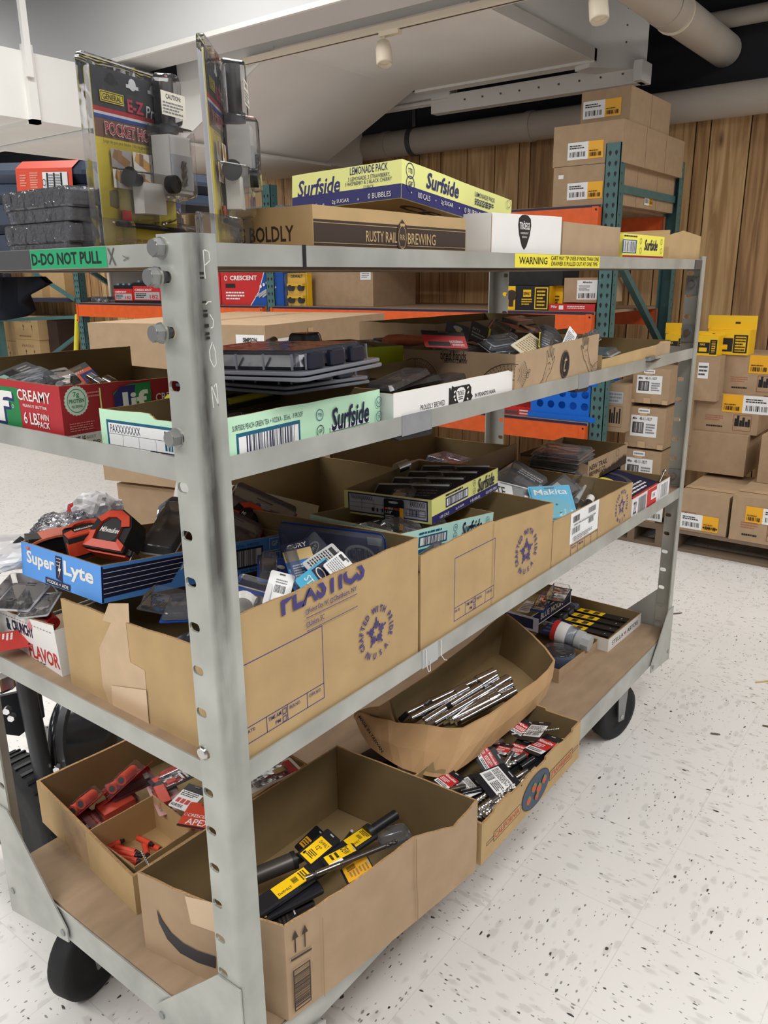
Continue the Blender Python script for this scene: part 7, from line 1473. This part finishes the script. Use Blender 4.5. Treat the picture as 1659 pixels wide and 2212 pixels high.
# lowest rack shelf: crate and packs
ZL = .669
def crate():
    y1, y0 = AX(1146, 885, X0).y, AX(1284, 885, X0).y; W_, H_, D_ = y1-y0, .225, .33; t = thing('plastic_crate', 'bright blue plastic crate with round holes on the lowest rack shelf', 'crate', (X0, y0, ZL))
    m = MB(); n = 12; rows, cols = 2, 5; ch, cw = (H_-.09)/rows, (W_-.05)/cols
    for r_ in range(rows):
        for c_ in range(cols):
            cy, cz = .025+cw*(c_+.5), .05+ch*(r_+.5); rr = min(cw, ch)*.33; ro = []; ri = []
            angs = sorted([2*PI*k/n+.01 for k in range(n)]+[math.atan2(s1*ch/2, s2*cw/2) % (2*PI) for s1 in (1, -1) for s2 in (1, -1)])
            for a in angs:
                ca, sa = math.cos(a), math.sin(a); k = min((cw/2)/max(abs(ca), 1e-6), (ch/2)/max(abs(sa), 1e-6)); ro.append((0, cy+ca*k, cz+sa*k)); ri.append((0, cy+ca*rr, cz+sa*rr))
            N_ = len(angs); V = ro+ri+[(.005, y, z) for _, y, z in ri]; m.add(V, [(j, (j+1) % N_, N_+(j+1) % N_, N_+j) for j in range(N_)]+[(N_+j, N_+(j+1) % N_, 2*N_+(j+1) % N_, 2*N_+j) for j in range(N_)], BLUEP)
    m.box((0, 0, .0), (.006, W_, .05), BLUEP); m.box((0, 0, H_-.04), (.006, W_, H_), BLUEP); m.box((0, 0, .05), (.006, .025, H_-.04), BLUEP); m.box((0, W_-.025, .05), (.006, W_, H_-.04), BLUEP); m.build('front_wall', t)
    m = MB(); m.box((.006, 0, 0), (D_, .006, H_), BLUEP); m.box((.006, W_-.006, 0), (D_, W_, H_), BLUEP); m.box((D_-.006, .006, 0), (D_, W_-.006, H_), BLUEP); m.box((.006, .006, 0), (D_-.006, W_-.006, .006), BLUEP); m.build('side_walls', t)
    m = MB(); m.box((-.012, -.012, .0), (.0, W_+.012, .03), BLUEP); m.box((-.012, -.012, H_-.02), (0, W_+.012, H_), BLUEP); m.build('rim', t)
    m = MB(); m.box((-.002, W_*.30, H_*.80), (-.0005, W_*.52, H_*.97), WPAPER); m.build('paper_label', t)
crate()
for i, (a, b, c, d_) in enumerate(((1084, 1148, 878, 902), (1078, 1146, 898, 917))):
    pbox('red_tool_pack', 'red pack %s left of the blue crate' % ('stacked upper', 'stacked lower')[i], 'tool pack', a, b, c, d_, X0+.03*(1-i), .2, RED, z0_=ZL if i else None, draw=lambda F, L_, W_, H_: (F[3].rect(W_*.1, H_*.2, W_*.55, H_*.6, SDARK), F[3].greek(W_*.6, H_*.3, W_*.9, H_*.8, 2, WPAPER)))
def tools(F, L_, W_, H_):
    f = F[3]; f.frame(W_*.15, H_*.1, W_*.85, H_*.55, .003, KSHADE); f.k += 1
    for k, (x, h) in enumerate(((.25, .35), (.35, .28), (.45, .40), (.58, .3), (.7, .38))): f.rect(W_*x, H_*.18, W_*(x+.07), H_*(h+.12), INK, 0)
    f.rect(W_*.15, H_*.6, W_*.85, H_*.85, LGREY); f.greek(W_*.2, H_*.62, W_*.8, H_*.83, 3, GREY)
pbox('stock_box', 'brown box printed with tool pictures right of the teal corner frame', 'cardboard box', 1306, 1352, 830, 930, XR+.12, .4, KRAFT2, z0_=ZL-.06, draw=tools)
pbox('stock_box', 'blue box edge just behind the teal corner frame low down', 'cardboard box', 1285, 1306, 830, 920, XR+.2, .3, BLUEP, z0_=ZL-.05)
# ---- pallets and stock at the right
def pallet(label, x0, y0, L_, W_):
    t = thing('wooden_pallet', label, 'pallet', (x0, y0, 0))
    for k in range(5):
        m = MB(); y = k*(L_*0+W_-.10)/4; m.box((k*(L_-.1)/4, 0, .102), (k*(L_-.1)/4+.1, W_, .12), PALLET); m.build('deck_board', t)
    for y in (0, W_/2-.02, W_-.04):
        m = MB(); m.box((.0, y, .018), (L_, y+.04, .102), PALLET); m.build('stringer', t)
    for x in (0, L_-.1):
        m = MB(); m.box((x, 0, 0), (x+.1, W_, .018), PALLET); m.build('bottom_board', t)
pallet('grey wooden pallet under the boxes at the right behind the far cart post', 3.70, -.55, 1.0, 1.10)
pallet('grey wooden pallet further left, half hidden by the cart', 3.70, .60, 1.0, .36)
XB = 3.71; ZP = .121
def milw(F, L_, W_, H_):
    f = F[3]; f.rect(W_*.12, H_*.28, W_*.80, H_*.80, WPAPER); f.text('48-11-1837', W_*.34, H_*.68, W_*.66, H_*.76, INK, .01); f.text('Milw', W_*.16, H_*.69, W_*.28, H_*.75, INK, .02, .2); f.frame(W_*.17, H_*.36, W_*.46, H_*.63, .004, INK); f.bars(W_*.19, H_*.38, W_*.44, H_*.61, INK, 7, 16); f.greek(W_*.52, H_*.36, W_*.76, H_*.62, 4, GREY)
    f.k += 1; f.rect(W_*.34, H_*.80, W_*.54, H_, TAPE, 0); f.rect(W_*.34, 0, W_*.54, H_*.16, TAPE, 0); f.rect(W_*.30, H_*.86, W_*.60, H_*.97, WPAPER); f.greek(W_*.33, H_*.88, W_*.57, H_*.95, 1, GREY); f.rect(0, 0, W_*.1, H_*.10, TAPE); f.rect(W_*.85, 0, W_, H_*.12, TAPE)
for i, (a, l_) in enumerate((((1366, 1446, 796, 872), 'top'), ((1352, 1436, 880, 968), 'second'), ((1340, 1426, 972, 1062), 'third'), ((1330, 1416, 1064, 1150), 'lowest'))):
    o, q = pbox('stock_box', ('brown box with a big white 48-11-1837 label, %s of its column' % l_) if i < 3 else 'brown box with an amber label at the foot of the 48-11-1837 column', 'cardboard box', *a, XB+.16 if i < 3 else XB+.04, .42, KRAFT2, draw=milw if i < 3 else None, z0_=None if i < 3 else ZP)
    if i == 3: yw_label(o, q[1]-q[0], q[3]-q[2], .10, .012, .17, .10, True)
def cart_print(F, L_, W_, H_, flip=False):
    f = F[3]; a, b = (.62, .90) if not flip else (.10, .38)
    f.frame(W_*a, H_*.08, W_*b, H_*.50, .003, mat('reddish_print', (150, 86, 64), .7)); f.k += 1
    for k, (x, h) in enumerate(((.08, .26), (.2, .34), (.36, .22), (.5, .30), (.66, .2), (.8, .26))): f.rect(W_*(a+(b-a)*x), H_*.2, W_*(a+(b-a)*(x+.13)), H_*(h+.14), INK, 0)
    c = (.18, .48) if not flip else (.5, .85); f.greek(W_*c[0], H_*.30, W_*c[1], H_*.46, 3, mat('faded_red_ink', (176, 96, 76), .7), 4, .35); f.greek(W_*c[0]+.01, H_*.12, W_*c[1], H_*.2, 1, INK, 3)
RG = [('low wide brown box at the pallet corner in line with the far cart post', (1462, 1572, 1068, 1166), XB, .55, 1, True), ('low wide brown box at the right edge of the view', (1576, 1710, 1078, 1200), XB-.01, .55, 2, False)]
for l_, a, X, D_, n_, fl in RG:
    o, q = pbox('stock_box', l_, 'cardboard box', *a, X, D_, KRAFT2, z0_=ZP, draw=lambda F, L_, W_, H_, fl=fl: cart_print(F, L_, W_, H_, fl))
    W_, H_ = q[1]-q[0], q[3]-q[2]
    yw_label(o, W_, H_, W_*.08 if fl else W_*.24, .015 if fl else H_*.45, .20, .085, not fl)
    m = MB(); f = Face(m, (0, 0, H_), (1, 0, 0), (0, 1, 0), (0, 0, 1), .0012); f.k = 1; f.rect(.10, 0, .16, W_, TAPE); m.build('packing_tape', o)
    zt0 = q[3]
ZU = zt0+.002
UP = [('plain brown box standing on the low wide boxes', (1486, 1612, 936, 1022), XB+.42, None), ('brown box with label and tool print on the plain box', (1500, 1640, 852, 936), XB+.46, 0), ('brown box with label and tool print, highest at the right', (1556, 1690, 768, 850), XB+.52, 1)]
zc_ = ZU
for i, (l_, a, X, pr) in enumerate(UP):
    o, q = pbox('stock_box', l_, 'cardboard box', *a, X, .40, KRAFT2, z0_=zc_, draw=(lambda F, L_, W_, H_: cart_print(F, L_, W_, H_)) if pr is not None else None); zc_ = q[3]+.001
    if pr is not None: yw_label(o, q[1]-q[0], q[3]-q[2], .15, (q[3]-q[2])*.55, .26, .10, True)
o, q = pbox('stock_box', 'plain brown box cut by the right edge of the view', 'cardboard box', 1640, 1760, 945, 1040, XB+.34, .4, KRAFT2, z0_=ZU)
zz = ZU
for i, (a, l_) in enumerate((((1438, 1484, 960, 1020), 'lowest'), ((1440, 1494, 862, 960), 'middle'), ((1462, 1552, 768, 862), 'topmost'))):
    o, q = pbox('stock_box', 'brown box between the far cart post and the printed boxes, %s' % l_, 'cardboard box', *a, XB+.40, .35, KRAFT2, z0_=zz, draw=lambda F, L_, W_, H_: (F[3].rect(W_*.5, H_*.5, W_*.75, H_*.85, WPAPER), F[3].greek(W_*.52, H_*.55, W_*.73, H_*.8, 3, INK))); zz = q[3]+.001
    if i == 2: ZY0 = zz
def dwp(F, L_, W_, H_):
    f = F[3]; f.rect(W_*.05, H_*.12, W_*.62, H_*.66, INK); f.rect(W_*.12, H_*.2, W_*.5, H_*.4, YEL); f.text('MAX', W_*.15, H_*.5, W_*.4, H_*.62, YEL, .02); f.frame(W_*.64, H_*.08, W_*.97, H_*.80, .008, INK); f.greek(W_*.68, H_*.15, W_*.93, H_*.72, 5, INK)
def dwbox(label, a, X, z0_, flap):
    o, q = pbox('power_tool_box', label, 'power tool box', *a, X, .14, YEL, z0_=z0_, draw=dwp); W_, H_ = q[1]-q[0], q[3]-q[2]
    m = MB(); m.box((.05, -.02, H_), (.056, W_+.02, H_+flap), YEL); m.box((.0495, W_*.3, H_+flap*.4), (.0499, W_*.42, H_+flap*.55), KDARK); m.build('hanger_flap', o)
dwbox('yellow power tool box with a tall hanger flap on the printed boxes', (1528, 1618, 712, 764), XB+.50, zc_, .075)
dwbox('yellow power tool box lower and nearer the far cart post', (1505, 1550, 725, 772), XB+.40, ZY0, .02)
dwbox('yellow power tool box seen left of the far cart post', (1436, 1482, 722, 768), XB+.42, ZY0, .06)
# ---- left rack seen past the cases
t = thing('pallet_rack_frame', 'teal braced rack side at the far left with boxes behind it', 'rack frame', (0, 0, 0)); XL = 4.35
def bar(p, q, w=.035): m = MB(); d = (q-p); n = Vector((0, -d.z, d.y)).normalized()*w/2; m.prism([(0, 0)], p, (1, 0, 0), (0, 0, 1), (0, 0, 0), TEAL) if False else m.add([tuple(p-n), tuple(q-n), tuple(q+n), tuple(p+n)]+[tuple(v+Vector((.03, 0, 0))) for v in (p-n, q-n, q+n, p+n)], [(0, 1, 2, 3), (7, 6, 5, 4), (0, 4, 5, 1), (1, 5, 6, 2), (2, 6, 7, 3), (3, 7, 4, 0)], TEAL); m.build('brace', t)
bar(AX(165, 685, XL), AX(-60, 694, XL)); bar(AX(160, 648, XL), AX(70, 590, XL)); bar(AX(165, 725, XL), AX(60, 805, XL))
for px in (-8,): m = MB(); p = AX(px, 700, XL); m.box((XL, p.y-.04, 0), (XL+.07, p.y+.04, 2.1), TEAL); m.build('upright_column', t)
m = MB(); p, q = AX(150, 654, XL+.1), AX(-80, 660, XL+.1); m.box((XL+.1, p.y, 1.245), (XL+.6, q.y, 1.285), mat('deck_slate', (58, 60, 78), .5)); tag(m.build('shelf_deck'), 'dark slate shelf edge crossing the far left rack', 'shelf board')
WB = mat('wine_box_tan', (206, 172, 124), .75, var=.06)
def arrows(F, L_, W_, H_):
    f = F[3]; f.text('FRAGILE', W_*.25, H_*.72, W_*.75, H_*.82, KSHADE, .02); f.k += 1
    for x in (.4, .75): f.line(W_*x, H_*.38, W_*x, H_*.55, .008, KDARK, 0); f.poly([(W_*x-.014, H_*.53), (W_*x+.014, H_*.53), (W_*x, H_*.64)], KDARK, 0)
    f.greek(W_*.2, H_*.08, W_*.7, H_*.2, 1, KSHADE)
XT = XL+.25
for i, (a, l_, dr) in enumerate((((38, 88, 734, 790), 'lower right', arrows), ((-20, 37, 736, 792), 'lower left', arrows), ((30, 82, 682, 733), 'upper right', arrows), ((-20, 29, 686, 735), 'upper left', None), ((35, 90, 604, 645), 'plain right, above the slate edge,', None), ((-20, 34, 608, 646), 'plain left, above the slate edge,', None), ((88, 140, 588, 645), 'shadowed tall', None))):
    pbox('stock_box', 'tan box with arrows, %s of the far left rack' % l_ if dr else 'tan box, %s of the far left rack' % l_, 'cardboard box', *a, XT+(.1 if i == 6 else 0), .35, WB, draw=dr)
pbox('stock_box', 'dark brown box with small white labels low in the far left rack', 'cardboard box', 88, 128, 692, 790, XT+.12, .3, mat('dark_box', (70, 54, 46), .8), draw=lambda F, a, b, c: F[3].rect(b*.1, c*.42, b*.45, c*.52, GREY))
t = thing('parts_bag', 'bluish bag of small packs on the tan boxes at the far left', 'bag', AX(12, 640, XT-.02)); m = MB(); m.rprism(.12, .22, 0, .10, .03, SMOKE, .02); m.build('bag_film', t); m = MB(); m.rprism(.09, .17, .01, .07, .02, SLATE, .01); m.build('dark_contents', t); t.location.z = AX(12, 606, XT).z

# ================================================================ JUST BEHIND THE CART
lx, ly = 1.393, 1.305; rz = .234
mb, F = closed(1.03, .80, .625, KRAFT2); M = world((lx, ly, .69), (0, 0, rz))
for f in F: f.M = M
f = F[4]; f.rect(.0, .37, 1.03, .43, mat('clear_tape_gloss', (212, 184, 146), .2, spec=.6)); f.line(0, .40, 1.03, .40, .003, KSHADE, 1)
o = mb.build('shipping_carton', loc=(lx, ly, .69), rot=(0, 0, rz)); tag(o, 'huge taped kraft carton reading SIMPSON standing behind the cart', 'cardboard carton')
for f0, nm in ((F[3], 'left'), (F[0], 'right')):
    m = MB(); f = Face(m, f0.O, f0.u, f0.v, f0.n, .0012); f.M = M; f.k = 1
    if nm == 'left': x0, y0 = f.at(512, 760); x1, y1 = f.at(571, 724)
    else: x0, y0 = f.at(583, 760); x1, y1 = f.at(640, 726)
    f.rect(x0, y1-.075, x1, y1, WPAPER); f.text('SIMPSON', x0+(x1-x0)*.25, y1-.026, x0+(x1-x0)*.75, y1-.010, INK, .03); f.greek(x0+.01, y1-.065, x1-.01, y1-.032, 3, GREY); m.build('shipping_label', o)
m = MB(); f = Face(m, F[0].O, F[0].u, F[0].v, F[0].n, .0012); f.k = 1; f.rect(.0, .0, .05, .12, TAPE); f.rect(.30, .0, .34, .60, TAPE); m.build('packing_tape', o)
mb, F = closed(1.0, .78, .66, KRAFT2); tag(mb.build('shipping_carton', loc=(lx+.05, ly+.02, .004), rot=(0, 0, rz)), 'lower kraft carton on the floor under the huge SIMPSON carton', 'cardboard carton')
m = MB(); m.box((0, 0, 0), (.29, .20, .085), WHITE); tag(m.build('white_box', loc=(.515, .56, .952), rot=(R(-4), R(22), R(-2))), 'plain white flat box slanting behind the red carded clamshell', 'box')
# plastic bags on the stock behind
def bag(label, p, s, m0, print_=False, seed=1):
    import bmesh
    bm = bmesh.new(); bmesh.ops.create_icosphere(bm, subdivisions=4, radius=1.0); rd = random.Random(seed); from mathutils import noise
    for v in bm.verts:
        n_ = noise.noise(v.co*2.2+Vector((seed, 0, 0)))*.22+noise.noise(v.co*6+Vector((seed, 5, 0)))*.12+abs(noise.noise(v.co*12))*.07
        v.co = v.co*(1+n_); v.co = Vector((v.co.x*s[0], v.co.y*s[1], max(v.co.z, -.8)*s[2]))
    me = bpy.data.meshes.new('plastic_bag'); bm.to_mesh(me); bm.free(); me.materials.append(m0)
    if print_:
        me.materials.append(RED); me.materials.append(RBLUE)
        for pl in me.polygons:
            c = pl.center
            if c.x < 0 and .2*s[2] < c.z < .75*s[2] and abs(c.y-.25*s[1]) < .16*s[1]: pl.material_index = 1
            elif c.x < 0 and .1*s[2] < c.z < .45*s[2] and abs(c.y+.25*s[1]) < .18*s[1]: pl.material_index = 2
    o = bpy.data.objects.new('plastic_bag', me); C.objects.link(o); o.location = p
    return tag(o, label, 'plastic bag')
BAGW = mat('bag_white', (226, 226, 228), .35, bump=.3, scale=30)
p = AY(205, 1112, .70); bag('white shopping bag with red and blue print behind the blue tray', p, (.055, .065, .045), BAGW, True, 3)
p = AY(140, 1140, .66); bag('crumpled clear plastic bag left of the white shopping bag', p, (.06, .06, .028), FILM, False, 7)
p = AY(20, 1195, .68); bag('flat white plastic bag at the left edge beside the blue tray', p, (.09, .08, .025), BAGW, False, 9)
# hand truck / generator behind the bottom shelf
t = thing('hand_truck', 'black tubular hand truck with a motor and ribbed tyre behind the bottom shelf', 'hand truck', (.2, 1.0, 0))
def loct(o): o.location = -Vector(t.location); return o
FR = mat('charcoal_frame', (52, 54, 58), .4, var=.1, scale=20)
m = MB(); m.tube(AY(52, 1460, .95), AY(100, 1700, .95), .022, FR, n=14); m.tube(AY(100, 1700, .95), AY(112, 1790, .95), .022, FR, n=14); loct(m.build('upright_tube', t))
m = MB(); a, b = AY(0, 1505, .99), AY(75, 1560, .99); m.prism([(0, 0), (.10, -.02), (.10, -.10), (.03, -.12), (0, -.10)], a, (1, 0, 0), (0, 0, 1), (0, .012, 0), FR); loct(m.build('side_plate', t))
m = MB(); c = AY(205, 1580, 1.03); M_ = Matrix.Translation(c+Vector((-.05, .0, 0))) @ Euler((0, R(78), R(-62))).to_matrix().to_4x4()
m.lathe([(.09, 0), (.135, .004), (.142, .012), (.142, .03), (.13, .035), (.13, .16), (.08, .165)], BGLOSS, 30, M_); loct(m.build('motor_housing', t))
m = MB(); m.lathe([(.144, .034), (.144, .055)], SDARK, 30, M_); m.tube(c+Vector((-.13, .02, .02)), c+Vector((-.05, .0, 0)), .045, BGLOSS, n=16); loct(m.build('clamp_band', t))
m = MB(); c2 = Vector((.205, 1.03, .167)); M_ = Matrix.Translation(c2) @ Matrix.Rotation(PI/2, 4, 'Y')
m.lathe([(.06, -.03), (.13, -.04), (.155, -.036), (.162, -.02), (.162, .02), (.155, .036), (.13, .04), (.06, .03)], BMATT, 36, M_)
for k in range(36):
    a = 2*PI*k/36; m.box((-.03, -.004, .160), (.03, .004, .166), BLACK, M=Matrix.Translation(c2) @ Matrix.Rotation(a, 4, 'X'))
loct(m.build('tyre', t))
m = MB(); m.box((.18, .92, .16), (.62, 1.14, .175), BLACK); loct(m.build('engine_bed', t))
m = MB(); m.box((.18, .93, .02), (.62, .96, .16), BLACK); loct(m.build('side_panel', t))
for px, py in ((125, 1655), (18, 1530), (28, 1545)):
    m = MB(); p = AY(px, py, .93); m.tube(p, p+Vector((-.012, -.012, 0)), .008, CHROME, n=6, smooth=False); loct(m.build('bolt', t))
m = MB(); m.rprism(.05, .05, 0, .05, .012, CHROME, .01); o = loct(m.build('foil_cap', t)); o.location = AY(8, 1490, .94)-Vector(t.location)
# debris on the floor
for i, (px, py, L_, a_, l_) in enumerate(((1632, 1475, .13, -.75, 'straw-coloured wood splinter near the right edge of the floor'), (1647, 1568, .06, -1.3, 'short wood chip at the right edge of the floor'), (1535, 1585, .03, -1.2, 'tiny wood chip on the open floor'), (1452, 1327, .05, -.7, 'thin brown splinter beside the far cart post'))):
    m = MB(); m.prism([(0, -.003), (L_*.7, -.004), (L_, 0), (L_*.6, .004), (0, .002)], (0, 0, 0), (1, 0, 0), (0, 1, 0), (0, 0, .004), PALLET if i else TAN); tag(m.build('wood_splinter', loc=tuple(AZ(px, py, .0005)), rot=(0, 0, a_)), l_, 'splinter')
